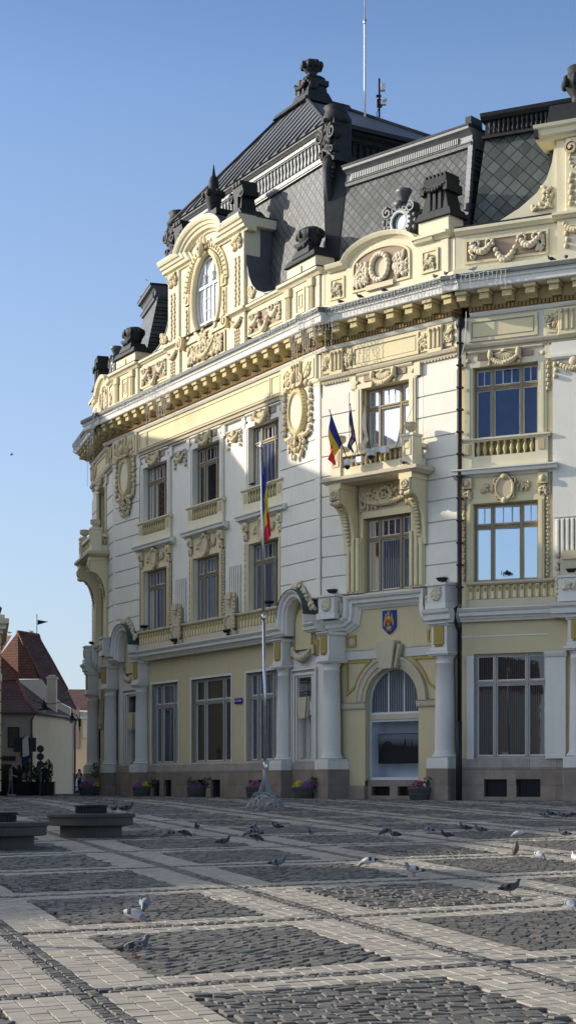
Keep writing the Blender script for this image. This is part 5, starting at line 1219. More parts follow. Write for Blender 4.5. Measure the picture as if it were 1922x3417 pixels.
# solid body behind the fronts
mb = MB()
def wl(face, u, y, z): p = face.w(u, y, z) - Vector((ABx, ABy, -.6)); return (p.x, p.y, p.z)
foot = [FD.w(.9, 1.6, 0), FD.w(6.6, 1.6, 0), FA.w(.9, 1.1, 0), FA.w(21.2, 1.1, 0), FB.w(.4, 1.75, 0), FB.w(6.9, 1.75, 0), FC.w(.8, 1.3, 0), FC.w(12, 1.3, 0), FC.w(14, 14, 0), FA.w(22, 22, 0), FD.w(0, 16, 0)]
E_ = Vector((ABx, ABy, -.6)); n = len(foot); vs = [tuple(p - E_ + Vector((0, 0, -.5))) for p in foot] + [tuple(p - E_ + Vector((0, 0, 21.2))) for p in foot]
vs = [(x, y, (-.4 if i < n else 21.2)) for i, (x, y, z) in enumerate(vs)]
mb.add(vs, [(i, (i + 1) % n, (i + 1) % n + n, i + n) for i in range(n)] + [tuple(range(n, 2 * n))], False)
o = mb.build('inner_wall', 'house_grey', EB, None)
# ================================================================== ground
LO = (-7.703, 19.756); LAx, LBx = (3.485, 1.823), (1.294, -4.185)
nLA, nLB = math.hypot(*LAx), math.hypot(*LBx)
def lat(p, q): return LO[0] + p * LAx[0] + q * LBx[0], LO[1] + p * LAx[1] + q * LBx[1]
def make_ground():
    ys = [-30, 0, 4, 8] + [10 + i * 2 for i in range(34)] + [80, 100, 140, 220, 400, 900, 3000]
    xs = [-3000, -900, -300, -120, -60, -30, -15, 0, 15, 30, 60, 120, 300, 900, 3000]
    vs = [(x, y, ground_z(x, y)) for y in ys for x in xs]; n = len(xs)
    fs = [(j * n + i, j * n + i + 1, (j + 1) * n + i + 1, (j + 1) * n + i) for j in range(len(ys) - 1) for i in range(n - 1)]
    mb = MB(); mb.add(vs, fs, False); structure(mb.build('ground', 'joint_soil'))
make_ground()
def inside_building(x, y):
    for f, L in ((FA, 22.), (FB, 7.4), (FC, 14.)):
        dx, dy = x - f.ox, y - f.oy; u = dx * f.c - dy * f.s; v = dx * f.s + dy * f.c
        if -1.5 < u < L + 1 and v > -.25 and v < 30: return True
    return False
def make_paving():
    q_ = random.Random(11); V = []; F = []; MI = []
    def stone(P2, h, bev, m, tilt=0., lod=0):
        """one stone from its four ground corners: chamfered top, sides down into the joint"""
        o = len(V); cx = sum(p[0] for p in P2) / 4; cy = sum(p[1] for p in P2) / 4; gz = ground_z(cx, cy); tx, ty = q_.uniform(-tilt, tilt), q_.uniform(-tilt, tilt)
        def zz(x, y, hh): return ground_z(x, y) + hh + (x - cx) * tx + (y - cy) * ty
        if lod == 0:
            for x, y in P2: V.append((x, y, gz - .01))
            for x, y in P2: V.append((x, y, zz(x, y, h - bev * .8)))
            for x, y in P2:
                d = math.hypot(x - cx, y - cy); k = max(.3, 1 - bev * 1.5 / max(d, 1e-4)); a, b = cx + (x - cx) * k, cy + (y - cy) * k; V.append((a, b, zz(a, b, h + q_.uniform(-.12, .12) * bev)))
            for r in (0, 4):
                for i in range(4): j = (i + 1) % 4; F.append((o + r + i, o + r + j, o + r + 4 + j, o + r + 4 + i)); MI.append(m)
            F.append((o + 8, o + 9, o + 10, o + 11)); MI.append(m)
        else:
            for x, y in P2: V.append((x, y, gz - .01))
            for x, y in P2: V.append((x * .93 + cx * .07, y * .93 + cy * .07, zz(x, y, h)))
            for i in range(4): j = (i + 1) % 4; F.append((o + i, o + j, o + 4 + j, o + 4 + i)); MI.append(m)
            F.append((o + 4, o + 5, o + 6, o + 7)); MI.append(m)
    hw = .115
    for ci in range(-14, 16):
        for cj in range(-24, 6):
            mx, my = lat(ci + .5, cj + .5)
            if my < 9.5 or my > 108 or abs(mx) > .178 * my + 8.5: continue
            if inside_building(mx, my) and inside_building(mx + 2, my - 2) and inside_building(mx - 2, my - 2): continue
            far = my > 42
            lod = 1 if far else 0
            def put(p0, p1, q0, q1, h, bev, m, tilt, jit=0., g=.008):
                c = [(p0 + g / nLA, q0 + g / nLB), (p1 - g / nLA, q0 + g / nLB), (p1 - g / nLA, q1 - g / nLB), (p0 + g / nLA, q1 - g / nLB)]
                pts = [lat(ci + a + q_.uniform(-jit, jit) / nLA, cj + b + q_.uniform(-jit, jit) / nLB) for a, b in c]
                if far and inside_building(*pts[0]): return
                stone(pts, h + q_.uniform(-.004, .004), bev, m, tilt, lod)
            hp, hq = hw / nLA, hw / nLB
            ncol, nrow = 23, 27; dp, dq = (1 - 2 * hp) / ncol, (1 - 2 * hq) / nrow
            ic, ir = 4, 3
            for a in range(ncol):
                for b in range(nrow):
                    if ic <= a < ncol - ic and ir <= b < nrow - ir: continue
                    put(hp + a * dp, hp + (a + 1) * dp, hq + b * dq, hq + (b + 1) * dq, .017, .003, 0, .010, .003, .004)
            # double rows of small setts along the lattice lines (each cell owns its low-p and low-q line)
            nb = 34 if not far else 18
            for b in range(nb):
                for s_ in (-1, 0): put(s_ * hp, (s_ + 1) * hp, (b + .5 * (s_ + 1)) / nb, (b + 1 + .5 * (s_ + 1)) / nb, .024, .010, 1, .07, .010, .008)
            na = 31 if not far else 16
            for a in range(na):
                if a * 1.0 / na < hp or (a + 1.) / na > 1 - hp: continue
                for s_ in (-1, 0): put((a + .5 * (s_ + 1)) / na, (a + 1 + .5 * (s_ + 1)) / na, s_ * hq, (s_ + 1) * hq, .024, .010, 1, .07, .010, .008)
            # rough sett diamond in the middle, laid in diagonal rows
            p0, p1, q0, q1 = hp + ic * dp, 1 - hp - ic * dp, hq + ir * dq, 1 - hq - ir * dq
            diag = (ci * 2 + cj) % 3
            ang = (R(58), R(12), R(-20))[diag] + q_.uniform(-.08, .08)
            sz = .135 if my < 30 else (.15 if not far else .21)
            e1, e2 = (math.cos(ang), math.sin(ang)), (-math.sin(ang), math.cos(ang))
            inv = 1 / (LAx[0] * LBx[1] - LAx[1] * LBx[0]); R_ = 3.2; n = int(R_ / sz)
            def pq(x, y):
                dx, dy = x - LO[0], y - LO[1]; return (dx * LBx[1] - dy * LBx[0]) * inv - ci, (dy * LAx[0] - dx * LAx[1]) * inv - cj
            for r in range(-n, n + 1):
                off = q_.uniform(0, sz); k = -R_ + off
                while k < R_:
                    l = sz * q_.uniform(.8, 1.3); ca_, cb_ = k + l / 2, r * sz
                    x, y = mx + e1[0] * ca_ + e2[0] * cb_, my + e1[1] * ca_ + e2[1] * cb_; p, q = pq(x, y)
                    if p0 + .008 < p < p1 - .008 and q0 + .006 < q < q1 - .006:
                        g = .006; pts = []
                        for sa, sb in ((-1, -1), (1, -1), (1, 1), (-1, 1)):
                            aa, bb = ca_ + sa * (l / 2 - g) + q_.uniform(-.012, .012), cb_ + sb * (sz / 2 - .013) + q_.uniform(-.009, .009); pts.append((mx + e1[0] * aa + e2[0] * bb, my + e1[1] * aa + e2[1] * bb))
                        if not (far and inside_building(x, y)): stone(pts, .026 + q_.uniform(-.009, .007), .007, 1, .09, lod)
                    k += l
    me = bpy.data.meshes.new('paving'); me.from_pydata(V, [], F); me.materials.append(MATS['paver']); me.materials.append(MATS['sett'])
    me.polygons.foreach_set('material_index', MI); me.update()
    o = bpy.data.objects.new('paving', me); COL.objects.link(o); structure(o)
    print('stones', len(F))
make_paving()

# ================================================================== things standing in the square
def flag_cloth(name, parent_pt, fn, mats, nu=18, nv=14, slot=None, label=None, cat='flag', group=None, parent=None):
    mb = MB(); vs = []
    for j in range(nv + 1):
        for i in range(nu + 1): vs.append(fn(i / nu, j / nv))
    for j in range(nv):
        for i in range(nu):
            mb.m = slot((i + .5) / nu, (j + .5) / nv) if slot else 0
            a = j * (nu + 1) + i; mb.f.append((a, a + 1, a + nu + 2, a + nu + 1)); mb.mi.append(mb.m); mb.sm.append(True)
    mb.v = vs; o = mb.build(name, mats, parent)
    if label: o.location = parent_pt; tag(o, label, cat, group)
    return o
third = lambda s, t: min(2, int(s * 3))
# flagpole
fp = on_ground(885, 2702); fz = ground_z(fp.x, fp.y)
pole = thing('flagpole', 'tall polished steel flagpole on a rough stone block base in the square', 'flagpole', (fp.x, fp.y, fz))
mb = MB(); mb.tube([(0, 0, 1.4), (-.05, 0, 6.5)], .054, 14); mb.tube([(-.05, 0, 6.5), (-.13, 0, 12.2)], .043, 14); mb.build('pole', 'steel', pole)
mb = MB(); mb.lathe([(.075, 6.42), (.085, 6.45), (.085, 6.55), (.06, 6.6)], -.05, 0, 12); mb.lathe([(.08, 1.35), (.09, 1.4), (.09, 1.55), (.065, 1.6)], 0, 0, 12); mb.build('collar', 'steel', pole)
mb = MB(); mb.lathe([(.05, 12.2), (.075, 12.22), (.075, 12.28), (.04, 12.3), (.06, 12.36), (.02, 12.42)], -.13, 0, 12); mb.build('finial', 'bright_metal', pole)
mb = MB()
pts = []; n = 14; q_ = random.Random(4)
for k, (r, z) in enumerate(((.66, -.05), (.62, .12), (.52, .3), (.46, .45), (.42, .56))):
    for i in range(n):
        a = 2 * PI * i / n + PI / 4; s = r * (1 / max(abs(math.cos(a - PI / 4 * 0)), abs(math.sin(a)))) ** .75 * q_.uniform(.95, 1.06); pts.append((s * math.cos(a), s * math.sin(a), z + q_.uniform(-.015, .015)))
fs = [(k * n + i, k * n + (i + 1) % n, (k + 1) * n + (i + 1) % n, (k + 1) * n + i) for k in range(4) for i in range(n)] + [tuple(4 * n + i for i in range(n))]
mb.add(pts, fs, False); mb.build('stone_base', 'rubble', pole)
mb = MB(); mb.box(-.34, .34, -.34, .34, .56, .60); mb.lathe([(.085, .6), (.085, 1.4)], 0, 0, 14)
for a in range(4):
    c, s = math.cos(a * PI / 2 + .3), math.sin(a * PI / 2 + .3)
    mb.add([(c * .07 - s * .012, s * .07 + c * .012, .6), (c * .25 - s * .012, s * .25 + c * .012, .6), (c * .07 - s * .012, s * .07 + c * .012, 1.15), (c * .07 + s * .012, s * .07 - c * .012, .6), (c * .25 + s * .012, s * .25 - c * .012, .6), (c * .07 + s * .012, s * .07 - c * .012, 1.15)], [(0, 1, 2), (3, 5, 4), (0, 3, 4, 1), (1, 4, 5, 2)], False)
mb.build('gusset_plate', 'zinc', pole)
def hang(s, t):
    """flag hanging in folds: hoist t along the pole, fly s dropping away"""
    a = Vector((.27 * s ** .8, 0, -2.72 * s)); b = Vector((-.01 + .08 * s, 0, -1.75 - 1.2 * s)); p = a.lerp(b, t)
    w = (.3 + s) * math.sin(PI * t)
    return (p.x + .05 * w * math.sin(t * 9 + s * 3), -.02 - .07 * math.sin(t * 11 + s * 2) * (.3 + .7 * s) * min(1, t * 3), p.z)
flag_cloth('national_flag', (fp.x - .075, fp.y - .02, fz + 11.95), hang, ['flag_blue', 'flag_yellow', 'flag_red'], 42, 18, third, 'blue yellow and red flag hanging limp from the tall steel flagpole in the square')

# balcony flags, leaning out over the rail of B
def bal_flag(tip_px, base_u, mats, label, slot, fold_seed, L=1.75, pole_col='steel', lean=1.0):
    tip_u, tip_z = FB.ut(tip_px[0], tip_px[1], -1.9); tip = FB.w(tip_u, -1.9, tip_z); base = FB.w(base_u, -.95, 13.75)
    root = thing('flag', label, 'flag', base)
    d = tip - base; mb = MB(); mb.tube([(0, 0, 0), tuple(d)], .018, 8); mb.ell(tuple(d * 1.01), (.03, .03, .05), (6, 4)); mb.build('flag_staff', 'iron', root)
    q = random.Random(fold_seed); ph = q.uniform(0, 3); dn = d.normalized()
    def fn(s, t):
        al = t * 1.5 * (1 - .62 * s ** .8); p = d - dn * al
        sway = Vector((.07 * math.sin(s * 9 + ph + t * 5) * (.25 + s), .12 * math.cos(s * 7 + ph + t * 6) * (.2 + s), 0))
        return tuple(p + Vector((-.04 * s, 0, -L * s * (1 - .12 * t))) + sway)
    flag_cloth('flag_cloth', None, fn, mats, 30, 16, slot, parent=root)
    return root
bal_flag((1100, 1371), 2.35, ['flag_blue', 'flag_yellow', 'flag_red'], 'blue yellow and red flag on a staff at the left end of the balcony', third, 3, 2.0)
eu = bal_flag((1168, 1351), 2.95, ['flag_eu', 'gold'], 'dark blue flag with gold stars, middle one of the balcony flags', lambda s, t: 1 if (abs(math.hypot((s - .5) * 1.6, t - .5) - .32) < .05 and int(math.degrees(math.atan2(t - .5, s - .5)) / 15) % 2 == 0) else 0, 5, 1.75)
bal_flag((1212, 1345), 3.65, ['flag_white', 'flag_red'], 'white flag with small red mark, nearest the balcony window', lambda s, t: 1 if (abs(s - .5) < .06 and abs(t - .5) < .12) or (abs(t - .5) < .06 and abs(s - .5) < .1) else 0, 8, 1.7)
# whip aerial and cameras on the balcony
tp = FB.ut(1382, 1343, -1.0); a = FB.w(4.95, -1.0, 13.9); b = FB.w(tp[0], -1.0, tp[1])
mb = MB(); mb.tube([(0, 0, 0), tuple((b - a) * .5), tuple(b - a)], .012, 6, True, .006); o = mb.build('whip_aerial', 'iron'); o.location = a; tag(o, 'thin dark whip aerial rising from the right end of the balcony', 'aerial')
def dome_camera(u, z, y, label, flip=1, big=1.0, body='plastic_white'):
    root = thing('security_camera', label, 'camera', FB.w(u, y, z), -FB.th, 'security cameras on the balcony')
    mb = MB(); mb.box(.10 * flip, .75 * flip, -.02, .10, .06, .16); mb.box(.5 * flip, .80 * flip, -.05, .2, -.02, .22); mb.build('bracket', body, root)
    mb = MB(); mb.lathe([(.02, .22), (.12, .2), (.17, .12), (.18, -.02), (.17, -.08)], 0, 0, 16, True, big, big); mb.build('housing', body, root)
    mb = MB(); mb.ell((0, 0, -.09), (.145 * big, .145 * big, .15), (12, 8)); mb.build('dome', 'plastic_black', root)
dome_camera(3.95, 13.78, -1.32, 'white dome security camera hanging from the middle of the balcony rail', 1, 1.15)
dome_camera(2.62, 13.55, -1.3, 'smaller dark domed security camera low on the left of the balcony', 1, .85)

# coat of arms
u, z = FB.ut(1294, 2073, .2); g = thing('coat_of_arms', 'blue shield plaque with golden eagle above the arched window', 'plaque', FB.w(3.62, .28, z), -FB.th)
mb = MB(); mb.plate([(-.36, .46), (-.36, -.26), (-.2, -.42), (0, -.56), (.2, -.42), (.36, -.26), (.36, .46)][::-1] if False else [(-.36, -.26), (-.2, -.42), (0, -.56), (.2, -.42), (.36, -.26), (.36, .46), (-.36, .46)], -.05, .05); mb.build('shield', 'sign_blue', g)
mb = MB(); mb.ell((0, -.06, .02), (.10, .05, .22), (12, 8)); mb.ell((.0, -.07, .29), (.06, .05, .07), (8, 5)); mb.box(-.10, -.03, -.09, -.04, .27, .30)
for sg in (-1, 1):
    for k in range(5): mb.ell((sg * (.14 + .025 * k), -.06, .20 - .085 * k), (.028, .03, .16 - .012 * k), (6, 4), Matrix.Rotation(sg * .25, 3, 'Y'))
    mb.ell((sg * .10, -.06, -.26), (.035, .03, .10), (6, 4), Matrix.Rotation(-sg * .6, 3, 'Y'))
for k in (-1, 0, 1): mb.ell((k * .06, -.06, -.34), (.03, .03, .12), (6, 4), Matrix.Rotation(-k * .4, 3, 'Y')); mb.box(k * .04 - .015, k * .04 + .015, -.09, -.05, .34, .40)
mb.box(-.07, .07, -.09, -.05, .33, .36); mb.build('eagle', 'gold', g)
mb = MB(); mb.plate([(-.06, -.04), (0, -.10), (.06, -.04), (.06, .08), (-.06, .08)], -.13, -.08); mb.box(-.008, .008, -.135, -.12, -.06, .08); mb.build('escutcheon', 'flag_red', g)

# street name plate (white letters on blue)
def text_mesh(body, size, mat, parent, loc, rot=(R(90), 0, 0)):
    cu = bpy.data.curves.new('lettering', 'FONT'); cu.body = body; cu.size = size; cu.align_x = 'CENTER'; cu.align_y = 'CENTER'; cu.extrude = .003
    t = bpy.data.objects.new('tmp', cu); COL.objects.link(t); bpy.context.view_layer.update()
    me = bpy.data.meshes.new_from_object(t.evaluated_get(bpy.context.evaluated_depsgraph_get())); bpy.data.objects.remove(t)
    me.materials.clear(); me.materials.append(MATS[mat]); o = bpy.data.objects.new('lettering', me); COL.objects.link(o); o.parent = parent; o.location = loc; o.rotation_euler = rot; return o
u, z = FA.ut(796, 2339, .3); sp = thing('street_sign', 'small blue enamel street name plate with white letters beside a tall ground floor window', 'sign', FA.w(u, .30, z), -FA.th)
mb = MB(); mb.bbox(-.37, .37, -.03, .02, -.13, .13, .01); mb.build('plate', 'sign_blue', sp)
text_mesh('PIAŢA MARE', .125, 'flag_white', sp, (0, -.035, 0))

# screen in the display window
ys = .92
u0, z1 = FB.ut(1262, 2449, ys); u1, z0_ = FB.ut(1402, 2547, ys)
sc = thing('display_screen', 'wide dark display screen hanging behind the arched ground floor window', 'screen', FB.w((u0 + u1) / 2, ys, (z0_ + z1) / 2), -FB.th); w, h = (u1 - u0) / 2, (z1 - z0_) / 2
mb = MB(); mb.bbox(-w, w, 0, .07, -h, h, .012); mb.build('casing', 'plastic_black', sc)
def screen_mat():
    m, nt, b = new_mat('screen_picture'); v = coord(nt)
    s = nt.nodes.new('ShaderNodeSeparateXYZ'); nt.links.new(v, s.inputs[0])
    f = mathn(nt, 'ADD', s.outputs[2], mathn(nt, 'MULTIPLY', noise(nt, v, 2.2, 3), .35)); col = ramp(nt, f, .22, .62, (.012, .013, .018), (.16, .17, .20))
    nt.links.new(col, b.inputs['Base Color']); b.inputs['Roughness'].default_value = .18; MATS['screen_picture'] = m
screen_mat()
mb = MB(); mb.quad((-w + .03, -.004, -h + .03), (w - .03, -.004, -h + .03), (w - .03, -.004, h - .03), (-w + .03, -.004, h - .03)); mb.build('picture', 'screen_picture', sc)
mb = MB()
for x, s_ in ((.28, 1.0), (.62, .7), (.05, .5)): mb.plate([(w * x - .07 * s_, h * .05), (w * x + .07 * s_, h * .05), (w * x + .07 * s_, h * .2), (w * x + .03 * s_, h * (.25 + .3 * s_)), (w * x, h * (.3 + .5 * s_)), (w * x - .03 * s_, h * (.25 + .3 * s_)), (w * x - .07 * s_, h * .2)], -.008, -.005)
mb.ell((-w * .55, -.005, h * .15), (w * .25, .004, h * .35), (12, 8)); mb.build('silhouette', 'plastic_black', sc)

# toy plane on the window sill of C
u, z = FC.ut(1692, 1912, .28); tpn = thing('model_plane', 'small dark model aeroplane standing inside a reflecting first floor window', 'model', FC.w(u, .22, z), -FC.th)
tpn.scale = (.8, .8, .8); mb = MB(); mb.ell((0, 0, 0), (.22, .05, .06), (12, 8)); mb.box(-.06, .06, -.06, .06, .04, .12); mb.build('fuselage', 'plastic_black', tpn)
mb = MB(); mb.box(-.28, .22, -.05, .05, -.10, -.085); mb.box(-.02, .02, -.02, .02, -.1, 0); mb.build('wing', 'plastic_black', tpn); mb = MB(); mb.box(-.30, -.27, -.01, .01, -.1, .12); mb.build('propeller', 'plastic_black', tpn)

# floodlights on the ledges
def flood(face, u, y, z, label, tilt=0):
    r = thing('floodlight', label, 'floodlight', face.w(u, y, z), -face.th, 'floodlights on the ledges')
    mb = MB(); mb.taper(0, 0, .0, .05, .07, .06, .07, .06); mb.box(-.015, .015, -.02, .02, .05, .13); mb.build('bracket', 'iron', r)
    mb = MB(); mb.taper(0, 0, .12, .24, .13, .11, .20, .16); mb.box(-.21, .21, -.17, .17, .24, .27); mb.build('lamp_head', 'iron', r)
flood(FB, 6.72, -.1, 8.24, 'black floodlight on the pedestal right of the balcony bay'); flood(FB, .72, -.1, 8.24, 'black floodlight on the pedestal beside the nearer round hood'); flood(FA, 4.1, -.02, 8.24, 'black floodlight beside the farther round hood'); flood(FA, 17.6, -.05, 8.24, 'black floodlight left of the nearer round hood'); flood(FC, 4.55, -.2, 8.25, 'black floodlight on the ledge at the right edge'); flood(FA, 8.3, -.3, 7.19, 'small black floodlight under the left shield tablet'); flood(FA, 14.0, -.3, 7.19, 'small black floodlight under the right shield tablet'); flood(FD, .7, -.1, 8.24, 'tiny black floodlight on the far left pedestal')

# icicle light strings
def icicles(face, L, label, x0, x1, y, z, drops, seed, net=0.0):
    q = random.Random(seed); mb = MB(); X = (lambda x: L - x) if L else (lambda x: x); n = max(2, int((x1 - x0) / .18))
    mb.tube([(X(x0 + (x1 - x0) * i / n), y, z + q.uniform(-.03, .03)) for i in range(n + 1)], .012, 5)
    for i in range(n):
        x = x0 + (x1 - x0) * (i + .5) / n
        for lo, hi, d0, d1 in drops:
            if lo <= x <= hi:
                ln = q.uniform(d0, d1); m = max(3, int(ln / .12)); pts = [(X(x + q.uniform(-.03, .03)), y - .015 + q.uniform(-.02, .02), z - ln * k / m) for k in range(m + 1)]; mb.tube(pts, .010, 4)
                for p in pts[1:]: mb.ell((p[0] + q.uniform(-.02, .02), p[1], p[2]), (.022, .02, .022), (6, 4))
    o = mb.build('icicle_lights', 'lights_cable'); o.location = Vector((face.ox, face.oy, 0)); o.rotation_euler = (0, 0, -face.th); tag(o, label, 'light string', 'icicle light strings on the cornice')
icicles(FA, None, 'icicle light string hanging where the long front meets the balcony bay', 18.5, 23.4, -1.08, 20.4, [(18.5, 21.0, .15, .35), (21.2, 23.4, .9, 2.2)], 3)
icicles(FA, None, 'icicle light string with a long clump above the left windows', 2.5, 9.5, -1.08, 20.3, [(2.5, 7.5, .1, .3), (6.6, 9.5, .5, 2.0)], 5)
icicles(FB, None, 'icicle light string draped along the cornice over the balcony', .2, 8.0, -1.08, 20.42, [(.2, 1.6, .8, 2.0), (1.6, 8.0, .2, .6)], 7)
icicles(FC, None, 'icicle light string at the left end of the right front', .2, 2.2, -1.08, 20.4, [(.2, 1.6, .2, .5), (1.6, 2.2, .4, 1.3)], 9)
icicles(FD, FD.L, 'icicle light string dangling from the cornice at the far left corner', -.3, 8.0, -1.08, 20.3, [(-.3, 1.2, .5, 2.6), (1.6, 2.0, 1.5, 3.4), (4.6, 7.6, .1, .7)], 11)

# masts on the roof
p = FA.w(13.6, 7.8, 33.5); m_ = thing('lightning_mast', 'very tall thin white mast rising behind the roof apex out of the picture', 'mast', p)
mb = MB(); mb.tube([(0, 0, -1), (0, 0, 5.2)], .06, 8); mb.build('lower_tube', 'plastic_white', m_); mb = MB(); mb.tube([(0, 0, 5.2), (0, 0, 12)], .035, 8); mb.build('upper_tube', 'plastic_white', m_); mb = MB(); mb.lathe([(.07, 5.1), (.08, 5.15), (.08, 5.3), (.04, 5.35)], 0, 0, 8); mb.build('collar', 'steel', m_)
Y = 84.; b0 = at(1265, 400, Y); t0 = at(1265, 262, Y); an = thing('radio_antenna', 'dark pole with small white radio boxes on the right roof slope', 'antenna', b0); H = t0.z - b0.z
mb = MB(); mb.tube([(0, 0, -1.5), (0, 0, H)], .05, 8); mb.build('pole', 'iron', an)
mb = MB(); mb.bbox(.06, .30, -.12, .1, H * .70, H * .88, .03); mb.box(.06, .34, -.1, .1, H * .36, H * .46); mb.lathe([(.05, H * .42), (.14, H * .44), (.16, H * .48)], .25, -.1, 8); mb.build('radio_box', 'plastic_white', an)
mb = MB(); mb.box(-.16, .1, -.05, .05, H * .55, H * .60); mb.box(-.12, .14, -.05, .05, H * .30, H * .50); mb.tube([(0, -.06, H * .3), (-.14, -.06, H * .15), (-.1, -.06, H * .05), (0, -.06, 0)], .02, 6); mb.build('clamp', 'iron', an)
# loose white cable beside the downpipe
mb = MB(); c0 = FC.w(.15, -.2, 19.2); pts = [FC.ut(1553, y_, -.25) for y_ in (1030, 1100, 1150, 1180, 1195, 1203)]
mb.tube([tuple(FC.w(a, -.25, z_) - c0) for a, z_ in [FC.ut(1555, 1040, -.25), FC.ut(1553, 1100, -.25), FC.ut(1549, 1150, -.25), FC.ut(1540, 1185, -.25), FC.ut(1527, 1203, -.25)]], .016, 6); o = mb.build('cable', 'lights_cable'); o.location = c0; tag(o, 'loose white cable hanging beside the top of the dark downpipe', 'cable')

# ================================================================== planters with chrysanthemums
def mound(name, label, cat, loc, r, h, petal, n, group, seed):
    q = random.Random(seed); root = thing(name, label, cat, loc, 0, group); mb = MB()
    for i in range(n * 2):
        a, k = q.uniform(0, 2 * PI), q.random() ** .5; z = h * (1 - k * k) * q.uniform(.5, .95); mb.ell((r * k * math.cos(a), r * k * math.sin(a), z), (.05, .05, .03), (6, 4), Matrix.Rotation(q.uniform(-1, 1), 3, 'X'), False)
    mb.build('foliage', 'leaf', root); mb = MB()
    for i in range(n):
        a, k = q.uniform(0, 2 * PI), q.random() ** .5; z = h * (1 - k * k * .9) + q.uniform(-.03, .04); mb.ell((r * k * math.cos(a), r * k * math.sin(a), z), (.042, .042, .028), (6, 4), Matrix.Rotation(q.uniform(-.8, .8), 3, 'X'), False)
    mb.build('blossom', petal, root)
def planter(px, Y, label, plants, seed, scale=1.0):
    x = (px - CX) / FPX * Y; z = ground_z(x, Y) + .02; root = thing('planter_tub', label, 'planter', (x, Y, z), 0, 'round tubs along the foot of the palace'); s = scale
    mb = MB(); mb.lathe([(.40 * s, 0), (.42 * s, .02), (.47 * s, .40), (.50 * s, .44), (.50 * s, .52), (.46 * s, .53), (.44 * s, .46), (.02, .45)], 0, 0, 24); mb.build('tub', 'tub', root)
    mb = MB(); mb.lathe([(.445 * s, .2), (.46 * s, .21), (.462 * s, .25), (.452 * s, .26)], 0, 0, 24); mb.build('band', 'tub', root)
    for i, (dx, petal, r, h, lab) in enumerate(plants): mound('chrysanthemum', lab, 'flowers', (x + dx, Y - .05, z + .46), r, h, petal, 110, 'potted chrysanthemums', seed + i)
    return x, z
planter(294, 90.0, 'dark round tub at the far left foot of the palace', [(-.1, 'petal_purple', .40, .32, 'purple chrysanthemums in the far left tub')], 10)
planter(327, 92.2, 'dark round tub half hidden behind the far left tub', [(.05, 'petal_yellow', .28, .28, 'yellow chrysanthemums peeping out right of the far left tub')], 14, .8)
planter(474, 84.3, 'dark round tub below the farther pair of columns', [(-.14, 'petal_purple', .26, .24, 'purple chrysanthemums sharing the second tub from the left'), (.20, 'petal_yellow', .24, .26, 'yellow chrysanthemums sharing the second tub from the left')], 18)
planter(656, 79.2, 'dark round tub before the basement windows left of the flagpole', [(-.05, 'petal_purple', .32, .30, 'purple chrysanthemums in the tub left of the flagpole')], 22)
planter(855, 75.0, 'dark round tub hidden behind the flagpole base', [(-.02, 'petal_pink', .34, .30, 'pink purple chrysanthemums behind the flagpole base')], 26)
planter(1012, 71.9, 'dark round tub below the nearer pair of columns', [(-.22, 'petal_yellow', .25, .28, 'yellow chrysanthemums in the tub right of the flagpole'), (.18, 'petal_purple', .32, .30, 'purple chrysanthemums in the tub right of the flagpole')], 30)
planter(1400, 67.6, 'dark round tub beside the arched display window', [(-.10, 'petal_pink', .27, .32, 'pink purple chrysanthemums in the tub by the arched window')], 34)
def leafy(name, label, cat, loc, r, h, n, seed, group=None, flat=1.0, m='leaf'):
    q = random.Random(seed); root = thing(name, label, cat, loc, 0, group); mb = MB()
    for i in range(n):
        v = Vector((q.gauss(0, 1), q.gauss(0, 1) * flat, q.gauss(0, 1))).normalized() * q.random() ** .4; c = Vector((v.x * r, v.y * r * flat, h * .5 + v.z * h * .5)); s = q.uniform(.05, .10)
        a = Vector((q.uniform(-1, 1), q.uniform(-1, 1), q.uniform(-1, 1))).normalized(); b = a.cross(Vector((q.uniform(-1, 1), .3, q.uniform(-1, 1)))).normalized()
        mb.quad(tuple(c - a * s), tuple(c + b * s * .5), tuple(c + a * s), tuple(c - b * s * .5))
    mb.build('foliage', m, root)
    mb = MB()
    for k in range(4): mb.tube([(0, 0, 0), (q.uniform(-.5, .5) * r, q.uniform(-.3, .3) * r, h * .8)], .012, 5)
    mb.build('stem', 'cloth_brown', root); return root
for px, Y, lab, sd in ((1425, 67.5, 'green spray of leaves on the right of the arched window tub', 1), (512, 84, 'dark green foliage right of the second tub', 2), (640, 79.0, 'spiky green leaves left in the tub left of the flagpole', 3), (694, 79, 'spiky green leaves right in the tub left of the flagpole', 4), (1048, 71.8, 'upright leaf stalks at the right of the tub by the nearer columns', 5)):
    x = (px - CX) / FPX * Y; leafy('leaf_plant', lab, 'plant', (x, Y, ground_z(x, Y) + .45), .28, .55, 70, sd)
p = FD.w(6.5, -.75, .9); leafy('hanging_plant', 'green trailing plant hanging on the left corner pedestal', 'plant', (p.x, p.y, .35), .42, .95, 150, 9)

